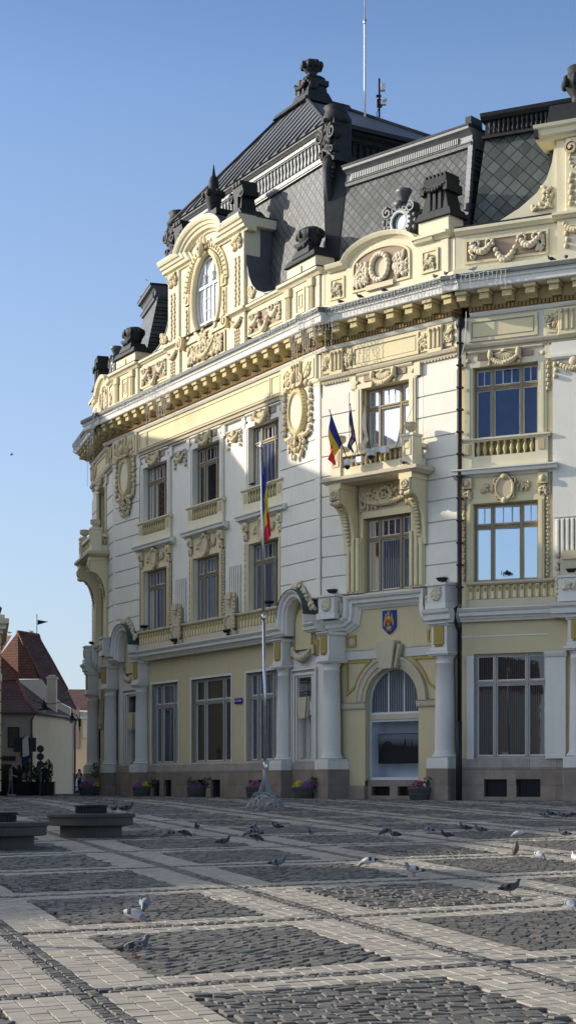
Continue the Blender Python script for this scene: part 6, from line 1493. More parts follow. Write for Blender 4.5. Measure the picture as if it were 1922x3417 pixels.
# ================================================================== round stone benches
def bench(px, py, label):
    g = on_ground(px, py); Y = g.y + .66; x = (px - CX) / FPX * Y; z = ground_z(x, Y); root = thing('round_bench', label, 'bench', (x, Y, z), .3, 'round stone benches')
    mb = MB(); mb.lathe([(.70, -.05), (.70, .26), (.66, .30)], 0, 0, 40, False); mb.build('foot', 'bench_stone', root)
    mb = MB(); mb.lathe([(.66, .28), (.93, .28), (.95, .30), (.95, .46), (.99, .47), (1.0, .49), (1.0, .535), (.985, .55), (.3, .55)], 0, 0, 56, False); mb.build('seat', 'bench_stone', root)
    mb = MB(); mb.lathe([(.34, .55), (.34, .68), (.38, .69), (.385, .73), (.37, .745), (.15, .75)], 0, 0, 36, False)
    for i in range(28): a = 2 * PI * i / 28; mb.hexa([(math.cos(a + d) * r, math.sin(a + d) * r, z_) for z_ in (.565, .67) for r, d in ((.33, -.05), (.355, -.05), (.355, .05), (.33, .05))])
    mb.build('light_drum', 'iron', root)
    return root
b1 = bench(305, 2800, 'round grey stone bench with low metal drum, right one of the two'); b2 = bench(-3, 2841, 'round grey stone bench cut by the left edge')

# ================================================================== pigeons
def bird_mats():
    pal = {'bird_grey': ((.22, .24, .28), (.05, .055, .07), (.10, .14, .16)), 'bird_dark': ((.06, .065, .08), (.02, .02, .025), (.035, .05, .055)), 'bird_light': ((.50, .50, .52), (.06, .06, .07), (.22, .24, .27)), 'bird_check': ((.20, .19, .19), (.035, .035, .04), (.09, .11, .12)), 'bird_white': ((.66, .65, .63), (.55, .53, .52), (.48, .46, .46)), 'bird_brown': ((.16, .13, .12), (.05, .04, .04), (.12, .10, .10))}
    for k, (body, bar, neck) in pal.items():
        m, nt, b = new_mat(k); v = coord(nt); s = nt.nodes.new('ShaderNodeSeparateXYZ'); nt.links.new(v, s.inputs[0])
        f = ramp(nt, s.outputs[0], .53, .57) if False else None
        n1 = noise(nt, v, 28 if k != 'bird_check' else 55, 3)
        c = mixc(nt, ramp(nt, n1, .45, .60) if k == 'bird_check' else n1, tuple(x * .75 for x in body), tuple(min(1, x * 1.3) for x in body))
        if k == 'bird_check': c = mixc(nt, ramp(nt, n1, .46, .54), bar, tuple(x * 1.7 for x in body))
        nt.links.new(c, b.inputs['Base Color']); b.inputs['Roughness'].default_value = .65; b.inputs['Sheen Weight'].default_value = .2
        MATS[k] = m
        simple(k + '_bar', bar, .65, 0, .3, 30, .3, 0); simple(k + '_neck', neck, .45, .1, .35, 30, .5, 0)
bird_mats()
def pigeon_meshes(kind, pose):
    low = .036 if pose != 'up' else .015
    """body is one swept skin from tail to bill root; wings, bill and legs are its parts. Faces +x."""
    if pose == 'stand': sp = [(-.185, .118, .005, .026), (-.15, .122, .012, .034), (-.115, .128, .026, .038), (-.07, .138, .046, .050), (-.02, .146, .056, .062), (.03, .152, .054, .060), (.07, .166, .044, .046), (.092, .192, .032, .032), (.102, .215, .026, .026), (.110, .236, .026, .027), (.128, .243, .018, .019), (.140, .242, .008, .009)]
    elif pose == 'peck': sp = [(-.185, .150, .005, .026), (-.15, .150, .012, .034), (-.115, .150, .026, .038), (-.07, .148, .046, .050), (-.02, .142, .056, .062), (.03, .132, .054, .058), (.075, .112, .042, .042), (.105, .086, .031, .030), (.122, .062, .026, .025), (.132, .042, .026, .025), (.142, .026, .018, .018), (.147, .016, .008, .008)]
    else: sp = [(-.10, .06, .005, .028), (-.088, .075, .012, .036), (-.07, .10, .026, .042), (-.045, .13, .046, .054), (-.01, .165, .056, .060), (.015, .20, .052, .054), (.028, .235, .040, .042), (.034, .265, .030, .030), (.038, .285, .026, .026), (.046, .302, .027, .026), (.064, .306, .018, .018), (.076, .303, .008, .009)]
    sp = [(x, z - low * (1 if pose != 'peck' else min(1, max(0, (z - .02) / .08))), rz, ry) for x, z, rz, ry in sp]
    mb = MB(); n = 12; vs = []; m = len(sp)
    for i, (x, z, rz, ry) in enumerate(sp):
        a, b = sp[max(0, i - 1)], sp[min(m - 1, i + 1)]; d = Vector((b[0] - a[0], 0, b[1] - a[1])).normalized(); up = Vector((-d.z, 0, d.x))
        for j in range(n): t = 2 * PI * j / n; w = Vector((x, 0, z)) + up * (rz * math.cos(t)) + Vector((0, 1, 0)) * (ry * math.sin(t)); vs.append(tuple(w))
    base = 0
    mb.v = vs
    for i in range(m - 1):
        mt = 1 if i < 2 else (2 if i >= 6 else 0)
        for j in range(n): k = (j + 1) % n; mb.f.append((i * n + j, (i + 1) * n + j, (i + 1) * n + k, i * n + k)); mb.mi.append(mt); mb.sm.append(True)
    mb.f.append(tuple(range(n))); mb.mi.append(1); mb.sm.append(True); mb.f.append(tuple((m - 1) * n + j for j in range(n))); mb.mi.append(2); mb.sm.append(True)
    wings = []
    for sg in (-1, 1):
        w = MB(); pts = []
        for i, (k0, dz, th) in enumerate(((7 if pose != 'up' else 6, 0, .2), (5, .012, 1), (4, .014, 1.0), (3, .012, .85), (2, .012, .6), (1, .018, .35), (0, .02, .05))):
            x, z, rz, ry = sp[min(k0, 6)]; hh = (.046 if k0 > 1 else .022) * th + .004
            for t in range(5):
                f = -1 + 2 * t / 4; pts.append((x, sg * (max(ry, .03) + .007 * (1 - abs(f)) ** .5 - (.012 if abs(f) > .9 else 0) - (.010 if k0 < 2 else 0)), z + dz + f * hh * .85))
        for i in range(6):
            for t in range(4):
                w.m = 1 if i in (2, 4, 5) and not (i == 2 and t in (0,)) else 0
                w.f.append((i * 5 + t, i * 5 + t + 1, (i + 1) * 5 + t + 1, (i + 1) * 5 + t)); w.mi.append(w.m); w.sm.append(True)
        w.v = pts; wings.append(w)
    hx, hz = sp[-3][0], sp[-3][1]; bk = MB()
    dx, dz = (sp[-1][0] - sp[-3][0], sp[-1][1] - sp[-3][1]); bk.tube([(sp[-1][0] - dx * .25, 0, sp[-1][1] - dz * .25), (sp[-1][0] + dx * .6, 0, sp[-1][1] + dz * .6)], .006, 6, True, .002)
    ey = MB()
    for sg in (-1, 1): ey.ell((hx, sg * .024, hz + .004), (.005, .004, .005), (6, 4))
    legs = []
    bx, bz = (.0, .10) if pose != 'up' else (-.02, .12)
    for sg in (-1, 1):
        l = MB(); off = .018 * sg; l.tube([(bx, sg * .026, bz), (bx - .012 + off, sg * .028, .04), (bx + .002 + off, sg * .028, .006)], .006, 6, True, .004)
        for a in (-.5, 0, .5): l.tube([(bx + .002 + off, sg * .028, .006), (bx + .034 * math.cos(a) + off, sg * .028 + .034 * math.sin(a), .003)], .0035, 5, True, .002)
        l.tube([(bx + .002 + off, sg * .028, .006), (bx - .018 + off, sg * .028, .003)], .003, 5, True, .002); legs.append(l)
    return mb, wings, bk, ey, legs
PROTO = {}
def pigeon(loc, ang, kind, pose, label, scale=1.0, group=None):
    key = (kind, pose)
    if key not in PROTO:
        mb, wings, bk, ey, legs = pigeon_meshes(kind, pose); root = mb.build('pigeon', [kind, kind + '_bar', kind + '_neck'])
        for w in wings: w.build('wing', [kind, kind + '_bar'], root)
        bk.build('bill', 'bird_beak', root); ey.build('eyes', 'plastic_black', root)
        for l in legs: l.build('leg', 'bird_leg', root)
        PROTO[key] = root
    else:
        src = PROTO[key]; root = src.copy(); COL.objects.link(root)
        for ch in list(src.children): c = ch.copy(); COL.objects.link(c); c.parent = root
    root.location = loc; root.rotation_euler = (0, 0, ang); root.scale = (scale,) * 3
    tag(root, label, 'pigeon', group or 'pigeons in the square'); return root
def gp(px, py, ang, kind, pose, label, s=1.0):
    g = on_ground(px, py + 4); pigeon((g.x, g.y, ground_z(g.x, g.y) + .02), R(ang), kind, pose, label, s)
cl = lambda x, y: (x * .6901, 2600 + y * .6901); cr_ = lambda x, y: (922 + x * .6901, 2600 + y * .6901)
for args in (
    (cl(810, 284), 180, 'bird_brown', 'peck', 'brown pigeon crouched left of the group behind the right bench'), (cl(898, 278), 10, 'bird_dark', 'peck', 'dark pigeon pecking third along from the right bench'), (cl(953, 249), 265, 'bird_dark', 'stand', 'small round dark pigeon seen head on beyond the bench'),
    (cl(1082, 324), 5, 'bird_dark', 'stand', 'dark pigeon alone in front of the cluster before the flagpole'), (cl(1230, 247), 60, 'bird_grey', 'stand', 'grey pigeon standing at the back of the cluster before the flagpole'), (cl(1205, 276), 185, 'bird_check', 'peck', 'checkered pigeon in the middle of the cluster before the flagpole'), (cl(1243, 300), 20, 'bird_dark', 'peck', 'darkest pigeon pecking at the front of the cluster before the flagpole'), (cl(1340, 246), 165, 'bird_dark', 'stand', 'black pigeon walking left just below the flagpole base'),
    (cl(1345, 432), 8, 'bird_grey', 'stand', 'silver grey pigeon with barred wings facing right at mid distance'), (cl(652, 698), -12, 'bird_light', 'peck', 'pale grey pigeon bending to peck, left of centre'), (cl(702, 641), -95, 'bird_grey', 'peck', 'pigeon facing the viewer just behind the pale pecking one'), (cl(655, 872), 14, 'bird_check', 'stand', 'large checkered pigeon with white tail, nearest of all'),
    (cr_(167, 276), 250, 'bird_grey', 'stand', 'small grey pigeon facing the viewer right of the flagpole'), (cr_(522, 271), 200, 'bird_dark', 'peck', 'dark pigeon crouched left of a close pair'), (cr_(570, 287), 150, 'bird_dark', 'stand', 'slim dark pigeon on the right of a close pair'), (cr_(730, 263), 160, 'bird_grey', 'stand', 'bluish pigeon walking left at mid distance right'), (cr_(822, 291), 200, 'bird_dark', 'stand', 'rounded dark pigeon right of the bluish one'), (cr_(912, 253), 165, 'bird_dark', 'stand', 'black pigeon with long tail pointing right'), (cr_(985, 262), 175, 'bird_brown', 'stand', 'brownish pigeon just right of the long tailed black one'),
    (cr_(1165, 281), 180, 'bird_white', 'peck', 'white pigeon with head down on the far right'), (cr_(1388, 283), 172, 'bird_check', 'stand', 'speckled pigeon with white head near the right edge'), (cr_(1156, 377), -80, 'bird_brown', 'up', 'tall upright brown pigeon with stretched neck'), (cr_(1272, 391), -60, 'bird_light', 'peck', 'small pale pigeon pecking right of the upright one'), (cr_(1444, 410), 100, 'bird_white', 'stand', 'white pigeon half cut by the right edge'),
    (cr_(440, 423), 178, 'bird_light', 'peck', 'pale barred pigeon with head to the ground at centre right'), (cr_(664, 471), 183, 'bird_light', 'stand', 'bright pale pigeon striding left in the sunlight'), (cr_(1131, 563), 12, 'bird_dark', 'stand', 'dark blue pigeon standing in the broad shadow'), (cr_(1428, 652), -70, 'bird_grey', 'peck', 'large grey pigeon near the lower right edge'),
    (cr_(1297, 187), 20, 'bird_grey', 'peck', 'leftmost pigeon of the row at far right'), (cr_(1326, 181), 175, 'bird_dark', 'stand', 'second pigeon of the row at far right'), (cr_(1380, 189), 170, 'bird_brown', 'stand', 'third pigeon of the row at far right'), (cr_(1420, 186), 178, 'bird_dark', 'peck', 'last pigeon of the row at far right'), (cl(1255, 278), 120, 'bird_dark', 'stand', 'dark pigeon overlapping the right of the flagpole cluster')):
    (xy, ang, kind, pose, lab) = args; gp(xy[0], xy[1], ang, kind, pose, lab)
bl = b1.location
pigeon((bl.x + .46, bl.y + .55, bl.z + .55), R(100), 'bird_dark', 'stand', 'upright dark pigeon on the right bench beside the drum', 1.1); pigeon((bl.x + .78, bl.y + .42, bl.z + .55), R(30), 'bird_dark', 'stand', 'dark pigeon facing right near the edge of the right bench', 1.1)
# on the building
zc = 20.55
for f, u, y, z, ang, k, lab in ((FB, 7.0, -.95, 20.5, 120, 'bird_dark', 'left one of two dark pigeons at the right end of the balcony bay gutter'), (FB, 7.55, -.95, 20.5, 110, 'bird_dark', 'right one of two dark pigeons at the right end of the balcony bay gutter'), (FB, 4.3, -.95, 20.5, 170, 'bird_dark', 'dark pigeon crouching on the gutter below the lunette'), (FB, 3.0, -.95, 20.5, 200, 'bird_dark', 'dark pigeon on the gutter left below the lunette'), (FB, 1.9, -.95, 20.5, 150, 'bird_dark', 'dark pigeon on the gutter near the left end of the balcony bay'), (FC, .75, -.95, 20.5, 0, 'bird_white', 'white pigeon on the gutter corner above the downpipe'), (FC, 3.9, -.9, 20.5, 190, 'bird_dark', 'dark pigeon on the right front gutter near the edge'), (FC, 4.5, -.9, 20.5, 90, 'bird_dark', 'upright pigeon on the right front gutter at the edge'), (FA, 17.2, -.9, 20.5, 160, 'bird_dark', 'dark pigeon on the long gutter right of the gable'), (FA, 11.4, -.9, 20.5, 100, 'bird_dark', 'dark pigeon on the long gutter below the oval window'), (FA, 5.6, -.9, 20.5, 120, 'bird_dark', 'dark pigeon on the long gutter left of the gable'), (FA, 16.1, -.08, 14.03, 0, 'bird_dark', 'dark pigeon on the upper window sill behind the flagpole'), (FB, 5.5, -1.12, 13.12, 150, 'bird_dark', 'dark pigeon on the balcony ledge below the right post'), (FA, 7.2, -.15, 22.78, 90, 'bird_dark', 'dark pigeon at the left foot of the gable')):
    p = f.w(u, y, z); pigeon(p, R(ang), k, 'stand', lab, 1.1, 'pigeons on the palace')
# flying birds
def flying(px, py, Y, label, span, ang):
    p = at(px, py, Y); root = thing('flying_bird', label, 'bird', p, ang, 'birds in flight'); mb = MB()
    mb.ell((0, 0, 0), (span * .22, span * .07, span * .07), (12, 8)); mb.ell((span * .22, 0, span * .03), (span * .06, span * .05, span * .05), (8, 5)); mb.build('body', 'bird_dark', root)
    for sg in (-1, 1): mb = MB(); mb.add([(span * .1, 0, .02), (-span * .08, 0, .02), (-span * .02, sg * span * .28, span * .20), (span * .12, sg * span * .25, span * .22), (-span * .12, sg * span * .5, span * .24)], [(0, 1, 2, 3), (3, 2, 4)], False); mb.build('wing', 'bird_dark', root)
flying(40, 1518, 70, 'small dark bird flying in the sky at the left', .30, .4); flying(490, 936, 95, 'tiny speck of a bird left of the gable', .28, -.8)
# ================================================================== old houses at the left, far across the square
def poly(mb, *pts): mb.add(pts, [tuple(range(len(pts)))], False)
zp = lambda x, y, Y: tuple(at(x * .3687, 1950 + y * .3687, Y))
GZ = -.62
h1 = thing('old_house', 'tall old house with steep brown red tiled hip roof and pale gable wall', 'house', (-19, 128, GZ)); o1 = Vector((-19, 128, GZ))
def rel(o, *pts): return [tuple(Vector(p) - o) for p in pts]
mb = MB(); pk, re_ = zp(165, 430, 125), zp(352, 460, 127.6)
poly(mb, *rel(o1, zp(-80, 850, 124.6), zp(20, 858, 125), zp(170, 856, 125), zp(375, 856, 125), pk, zp(5, 640, 126)))
poly(mb, *rel(o1, zp(-300, 470, 131), zp(-300, 640, 128), zp(5, 640, 126.02), zp(112, 462, 128))); mb.build('lit_roof', 'red_tile', h1)  # sun side of the roof, its light put into the paler tile colour
mb = MB(); a = [pk, zp(375, 856, 125), zp(470, 990, 124.9), zp(560, 1075, 125), zp(690, 1137, 126)]; b = [re_, zp(372, 520, 127.6), zp(470, 690, 128.5), zp(612, 950, 130), zp(700, 1128, 131)]
for i in range(4): poly(mb, *rel(o1, a[i], a[i + 1], b[i + 1], b[i]))
mb.build('roof', 'dark_red_tile', h1)  # slope turned from the sun, its shade put into the darker tile colour
mb = MB(); poly(mb, *rel(o1, (-26, 125, 7.9), zp(375, 858, 125.02), zp(470, 992, 124.95), zp(560, 1077, 125.05), zp(640, 1118, 125.1), (-16.45, 125.1, -1), (-26, 125, -1))); mb.build('gable_wall', 'house_cream', h1)
mb = MB(); mb.tube(rel(o1, pk, zp(270, 640, 125.1), zp(375, 856, 125)), .12, 6); mb.tube(rel(o1, pk, re_), .14, 6); mb.tube(rel(o1, re_, b[1], b[2], b[3]), .12, 6); mb.build('ridge_tiles', 'red_tile', h1)
v_ = zp(338, 455, 127.5); mb = MB(); vv = Vector(v_) - o1; mb.tube([tuple(vv), tuple(vv + Vector((0, 0, 1.6)))], .03, 6); mb.add([tuple(vv + Vector((.05, 0, .75))), tuple(vv + Vector((.9, 0, 1.0))), tuple(vv + Vector((.05, 0, 1.15)))], [(0, 1, 2)], False); mb.build('weather_vane', 'iron', h1)
h3 = thing('side_house', 'house wing with low dark red roof and peach wall right of the tall old house', 'house', (-16, 133, GZ)); o3 = Vector((-16, 133, GZ))
mb = MB(); poly(mb, *rel(o3, zp(690, 1140, 131.5), zp(1000, 1150, 131.5), zp(1000, 950, 137), zp(540, 950, 137))); mb.build('roof', 'dark_red_tile', h3)
mb = MB(); poly(mb, *rel(o3, zp(665, 1148, 131.6), zp(1000, 1156, 131.6), tuple(Vector(zp(1000, 1150, 131.6)) * 1 + Vector((0, 0, -9))), tuple(Vector(zp(665, 1148, 131.6)) + Vector((0, 0, -9))))); mb.build('wall', 'house_peach', h3)
mb = MB(); c = Vector(zp(787, 1290, 131.4)) - o3; mb.box(c.x - .3, c.x + .3, c.y - .1, c.y + .1, c.z - .9, c.z + .6); mb.mold([(c.y + .1, c.z + .6), (c.y - .3, c.z + .62), (c.y - .3, c.z + .75), (c.y + .1, c.z + 1.0)], c.x - .5, c.x + .5); mb.build('window', 'white_trim', h3)
mb = MB(); c = Vector(zp(683, 1330, 131.4)) - o3; mb.box(c.x - .35, c.x + .35, c.y - .12, c.y + .1, c.z - 1.4, c.z + 1.9); mb.build('stone_niche', 'house_grey', h3)
# front house with archway
h2 = thing('corner_house', 'low peach corner house with dark red hip roof and arched gateway', 'house', (-16, 104, GZ)); o2 = Vector((-16, 104, GZ))
cor = Vector((-15.46, 100, 0)); rt = Vector((-14.62, 112.5, 0)); lf = Vector((-24, 100.3, 0)); ez = 4.35
mb = MB(); poly(mb, *rel(o2, (cor.x, cor.y, -1), (rt.x, rt.y, -1), (rt.x, rt.y, ez + .15), (cor.x, cor.y, ez))); mb.build('side_wall', 'house_peach', h2)
mb = MB(); gx, gr = -17.15, .95; gz = .35
pts = [(lf.x, -1), (gx - gr, -1), (gx - gr, gz)] + [(gx + gr * math.cos(R(a)), gz + gr * math.sin(R(a))) for a in range(165, 0, -15)] + [(gx + gr, gz), (gx + gr, -1), (cor.x, -1), (cor.x, ez), (lf.x, ez)]
mb.plate([(x - o2.x, z - o2.z) for x, z in pts], 100 - o2.y, 100.5 - o2.y); mb.build('front_wall', 'house_grey', h2)
mb = MB(); mb.plate([(x - o2.x, z - o2.z) for x, z in [(gx - gr - .1, -1), (gx + gr + .1, -1), (gx + gr + .1, 1.4), (gx - gr - .1, 1.4)]], 100.45 - o2.y, 100.6 - o2.y); mb.build('gateway', 'plastic_black', h2)
mb = MB(); mb.plate([(x - o2.x, z - o2.z) for x, z in [(gx - gr - .25, gz + .3), (gx + gr + .3, gz + .3), (gx + gr + .3, 1.62), (gx - gr - .25, 1.62)]][::1], 99.93 - o2.y, 99.99 - o2.y) if False else mb.box(gx - 1.5 - o2.x, gx + .65 - o2.x, 99.85 - o2.y, 99.99 - o2.y, 1.5 - o2.z, 1.75 - o2.z); mb.build('gateway_hood', 'cloth_brown', h2)
for wx, wz, w, h, nm in ((-16.62, 2.9, .34, .62, 'window'), (-18.0, 2.6, .45, .9, 'window')):
    mb = MB(); mb.box(wx - w - o2.x, wx + w - o2.x, 99.9 - o2.y, 99.99 - o2.y, wz - h - o2.z, wz + h - o2.z); f = mb.build(nm, 'cloth_brown' if w < .4 else 'house_grey', h2)
    mb = MB(); mb.box(wx - w + .08 - o2.x, wx + w - .08 - o2.x, 99.88 - o2.y, 99.9 - o2.y, wz - h + .08 - o2.z, wz + h - .08 - o2.z); mb.build('pane', 'pane_dark', f)
mb = MB(); mb.mold([(99.99 - o2.y, 3.5 - o2.z), (99.6 - o2.y, 3.5 - o2.z), (99.6 - o2.y, 3.7 - o2.z), (99.99 - o2.y, 4.1 - o2.z)], -18.6 - o2.x, -17.3 - o2.x); mb.build('window_hood', 'house_grey', h2)
r1 = Vector(zp(165, 868, 107)); c0 = Vector((cor.x + .25, 99.6, ez + .02)); rr = Vector((rt.x + .2, rt.y, ez + .2)); l0 = Vector((-24, 99.8, ez + .02)); lr = Vector((-24, 107.5, r1.z)); bk_ = Vector((rt.x - 4, rt.y + .5, ez + .2))
mb = MB(); hm = c0.lerp(r1, .5) + Vector((0, 0, -.25)); lm = l0.lerp(lr, .5) + Vector((0, 0, -.25)); rm = rr.lerp(r1, .5) + Vector((0, 0, -.25))
for q in ((l0, c0, hm, lm), (lm, hm, r1, lr), (c0, rr, rm, hm), (hm, rm, r1), (rr, bk_, r1, rm)): poly(mb, *rel(o2, *q))
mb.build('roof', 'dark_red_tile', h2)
mb = MB(); mb.tube(rel(o2, c0, hm, r1), .12, 6); mb.tube(rel(o2, r1, lr), .14, 6); mb.build('ridge_tiles', 'red_tile', h2)
mb = MB(); mb.tube(rel(o2, l0, c0, rr), .09, 6); mb.tube(rel(o2, c0 + Vector((-.05, .1, 0)), Vector((cor.x - .05, 99.85, 3.9)), Vector((cor.x - .05, 99.85, -.6))), .06, 6); mb.tube(rel(o2, rr, Vector((rt.x + .12, rt.y - .2, 4.0)), Vector((rt.x + .12, rt.y - .2, -.6))), .07, 6); mb.build('gutter', 'zinc_dark', h2)
mb = MB(); c = Vector(zp(475, 1180, 108)) - o2; mb.box(c.x - .30, c.x + .30, c.y - .3, c.y + .3, c.z, c.z + 2.35); mb.box(c.x - .36, c.x + .36, c.y - .35, c.y + .35, c.z + 2.35, c.z + 2.48); mb.box(c.x - .2, c.x + .2, c.y - .2, c.y + .2, c.z + 2.48, c.z + 2.6); mb.build('chimney', 'house_cream', h2)
mb = MB(); c = Vector(zp(235, 1500, 99.9)) - o2; mb.box(c.x - .7, c.x + .65, c.y - .08, c.y, c.z - .1, c.z + .75); mb.box(c.x - .3, c.x + .3, c.y - .08, c.y, c.z - .45, c.z - .15); mb.build('notice_board', 'sign_back', h2)
# ornate building that just pokes in at the left edge
h4 = thing('ornate_house', 'cream building with stepped cornice just showing at the left edge', 'building', (-18, 84, GZ)); o4 = Vector((-18, 84, GZ)); xr = -13.97
mb = MB(); mb.hexa([(x - o4.x, y - o4.y, z - o4.z) for z in (-1, 8.6) for x, y in ((-24, 80), (xr, 80), (-16.4, 92), (-24, 92))])
for i in range(14): mb.box(xr - 1.2 - o4.x, xr + .04 - o4.x, 79.94 - o4.y, 80.2 - o4.y, -.3 + i * .55 - o4.z, .18 + i * .55 - o4.z)
mb.build('wall', 'cream', h4)
mb = MB()
for z0_, ov, hh in ((5.05, .14, .35), (7.35, .2, .2), (7.55, .38, .25), (7.8, .55, .25), (8.05, .3, .2)): mb.hexa([(x - o4.x, y - o4.y, z - o4.z) for z in (z0_, z0_ + hh) for x, y in ((-24, 80 - ov), (xr + ov, 80 - ov), (-16.3 + ov, 92), (-24, 92))])
mb.build('cornice', 'pale_cream', h4)
mb = MB(); mb.hexa([(x - o4.x, y - o4.y, z - o4.z) for x, y, z in ((-24, 80.1, 8.6), (xr + .1, 80.1, 8.6), (-16.3, 92, 8.6), (-24, 92, 8.6), (-24, 82.5, 9.8), (-15.2, 82.5, 9.8), (-17, 90, 9.8), (-24, 90, 9.8))]); mb.build('roof', 'red_tile', h4)
# low hill of houses beyond, closing the view down the street
hill = MB(); pts = [(-60, 210, -1), (-30, 205, -1), (10, 205, -1), (40, 210, -1)]
# lanterns over the street
wl_ = MB(); a, b = Vector(zp(300, 1052, 92)), Vector(zp(640, 1028, 92)); n = 14; wl_.tube([tuple(a.lerp(b, i / n) + Vector((0, 0, -.25 * (1 - (2 * i / n - 1) ** 2))) - a) for i in range(n + 1)], .02, 5); o = wl_.build('overhead_wire', 'iron'); o.location = a; tag(o, 'thin dark wire slung between the old houses carrying a lantern', 'wire')
def lantern(px, py, Y, label):
    p = Vector(zp(px, py, Y)); r = thing('street_lantern', label, 'lantern', p, 0, 'street lanterns'); mb = MB(); r.scale = (.62,) * 3; mb.lathe([(.62, 0), (.60, .06), (.40, .16), (.25, .28), (.22, .45), (.12, .5), (.10, .7), (.04, .75), (.03, 1.1)], 0, 0, 16); mb.build('shade', 'iron', r)
    mb = MB(); mb.lathe([(.02, -.32), (.18, -.30), (.27, -.16), (.28, 0)], 0, 0, 14); mb.build('globe', 'lamp_glass', r); return r
lantern(403, 1135, 92, 'dark lantern hanging from the wire in front of the chimney')
ln = lantern(655, 1232, 104, 'dark lantern on a bracket at the right end of the peach house')
mb = MB(); mb.tube([(0, 0, .8), (.5, .1, .5), (.75, .3, -.3), (.72, .5, -1.0)], .05, 6); mb.box(.62, .86, .3, .6, -.6, .2); mb.build('bracket', 'iron', ln)
# sign post with three discs seen from behind
Y = 88.; p = Vector(zp(370, 1880, Y)); gz_ = ground_z(p.x, Y); s_ = thing('sign_post', 'road sign post carrying three round signs seen from behind', 'sign post', (p.x, Y, gz_)); topz = zp(370, 1455, Y)[2] - gz_
mb = MB(); mb.tube([(0, 0, 0), (0, 0, topz)], .04, 8); mb.build('post', 'zinc_dark', s_)
for zy in (1490, 1560, 1630):
    z = zp(0, zy, Y)[2] - gz_; mb = MB(); v = [(.195 * math.cos(i * PI / 12), -.03, z + .195 * math.sin(i * PI / 12)) for i in range(24)]; mb.plate([(a, c) for a, _, c in v], -.06, -.03, True); mb.box(-.12, .12, -.085, -.06, z + .05, z + .08); mb.box(-.12, .12, -.085, -.06, z - .08, z - .05); mb.build('round_sign', 'sign_back', s_)
z = zp(0, 1715, Y)[2] - gz_; mb = MB(); mb.box(-.18, .05, -.06, -.03, z - .1, z + .1); mb.build('lower_plate', 'sign_back', s_)
# hedge boxes of the cafe, banner
for i, (px, w, h, lab) in enumerate(((10, 1.15, 1.1, 'leafy green shrub in a black box at the left edge of the terrace'), (245, .95, 1.25, 'tall leafy shrub in a black box beside the purple banner'), (440, .5, 1.3, 'thin tall shrub right of the three round signs'), (345, .5, .9, 'small shrub at the foot of the sign post'))):
    Y = 93.; p = Vector(zp(px, 1880, Y)); gz_ = ground_z(p.x, Y)
    mb = MB(); mb.taper(0, 0, 0, .75, w * .72, .3, w * .75, .32); mb.box(-w * .78, w * .78, -.34, .34, .75, .80); o = mb.build('planter_box', 'plastic_black'); o.location = (p.x, Y, gz_); tag(o, ('black planter box at the left edge of the terrace', 'wide black planter box beside the purple banner', 'narrow black planter box right of the three round signs', 'small black planter box at the foot of the sign post')[i], 'planter')
    leafy('shrub', lab, 'shrub', (p.x, Y, gz_ + .75), w * .6, h, 420, 60 + i, 'shrubs along the cafe terrace', .5)
p = Vector(zp(205, 1690, 94)); gz_ = ground_z(p.x, 94); bn = thing('feather_banner', 'tall narrow purple and white banner on the cafe terrace', 'banner', (p.x, 94, gz_)); mb = MB(); mb.tube([(0, 0, 0), (0, 0, 3.2), (.15, 0, 3.5)], .02, 6); mb.build('banner_pole', 'iron', bn)
mb = MB(); vs = [(.02 + .0, 0, 1.3), (.38, .03, 1.35), (.02, 0, 2.2), (.40, .04, 2.3), (.02, 0, 3.2), (.32, .03, 3.45)]; mb.add(vs, [(0, 1, 3, 2)], True); mb.m = 1; mb.add(vs, [(2, 3, 5, 4)], True); mb.build('banner_cloth', ['flag_eu', 'flag_white'], bn)
# car parked down the street, bollards
Y = 128.; p = Vector(zp(590, 1885, Y)); car = thing('parked_car', 'white and blue car parked far down the side street', 'car', (p.x, Y, ground_z(p.x, Y)), .5); body = [(-2.0, .25), (-2.0, .75), (-1.55, .90), (-1.0, .98), (-.45, 1.42), (.9, 1.45), (1.5, 1.0), (1.95, .92), (2.02, .3)]
mb = MB(); m_ = MB(); n = len(body)
mb.add([(x, y * (.72 if z > 1.2 else .82), z) for y in (-1, 1) for x, z in body], [tuple(range(n)), tuple(range(2 * n - 1, n - 1, -1))] + [((i + 1) % n, i, i + n, (i + 1) % n + n) for i in range(n)], False); mb.build('body', 'car_white', car)
mb = MB(); mb.box(-2.03, 2.03, -.84, .84, .38, .52); mb.build('side_stripe', 'car_blue', car)
mb = MB(); mb.add([(-.95, -.80, 1.0), (1.35, -.80, 1.0), (.85, -.755, 1.38), (-.4, -.755, 1.36)], [(0, 1, 2, 3)], False); mb.add([(-1.02, -.7, 1.0), (-1.02, .7, 1.0), (-.50, .6, 1.40), (-.50, -.6, 1.40)], [(0, 1, 2, 3)], False); mb.v = [(x - .01, y - .005, z + .01) for x, y, z in mb.v]; mb.build('windows', 'pane_dark', car)
for sx in (-1.25, 1.25):
    for sy in (-.78, .78): mb = MB(); mb.arc([(.0, sy - .09), (.30, sy - .09), (.32, sy), (.30, sy + .09), (0, sy + .09)], sx, .32, 0, 360, 18, 1, True); w = mb.build('wheel', 'rubber', car); mb = MB(); mb.arc([(.0, sy - .10), (.18, sy - .10), (.18, sy + .10), (0, sy + .10)], sx, .32, 0, 360, 14, 1, True); mb.build('rim', 'bright_metal', w)
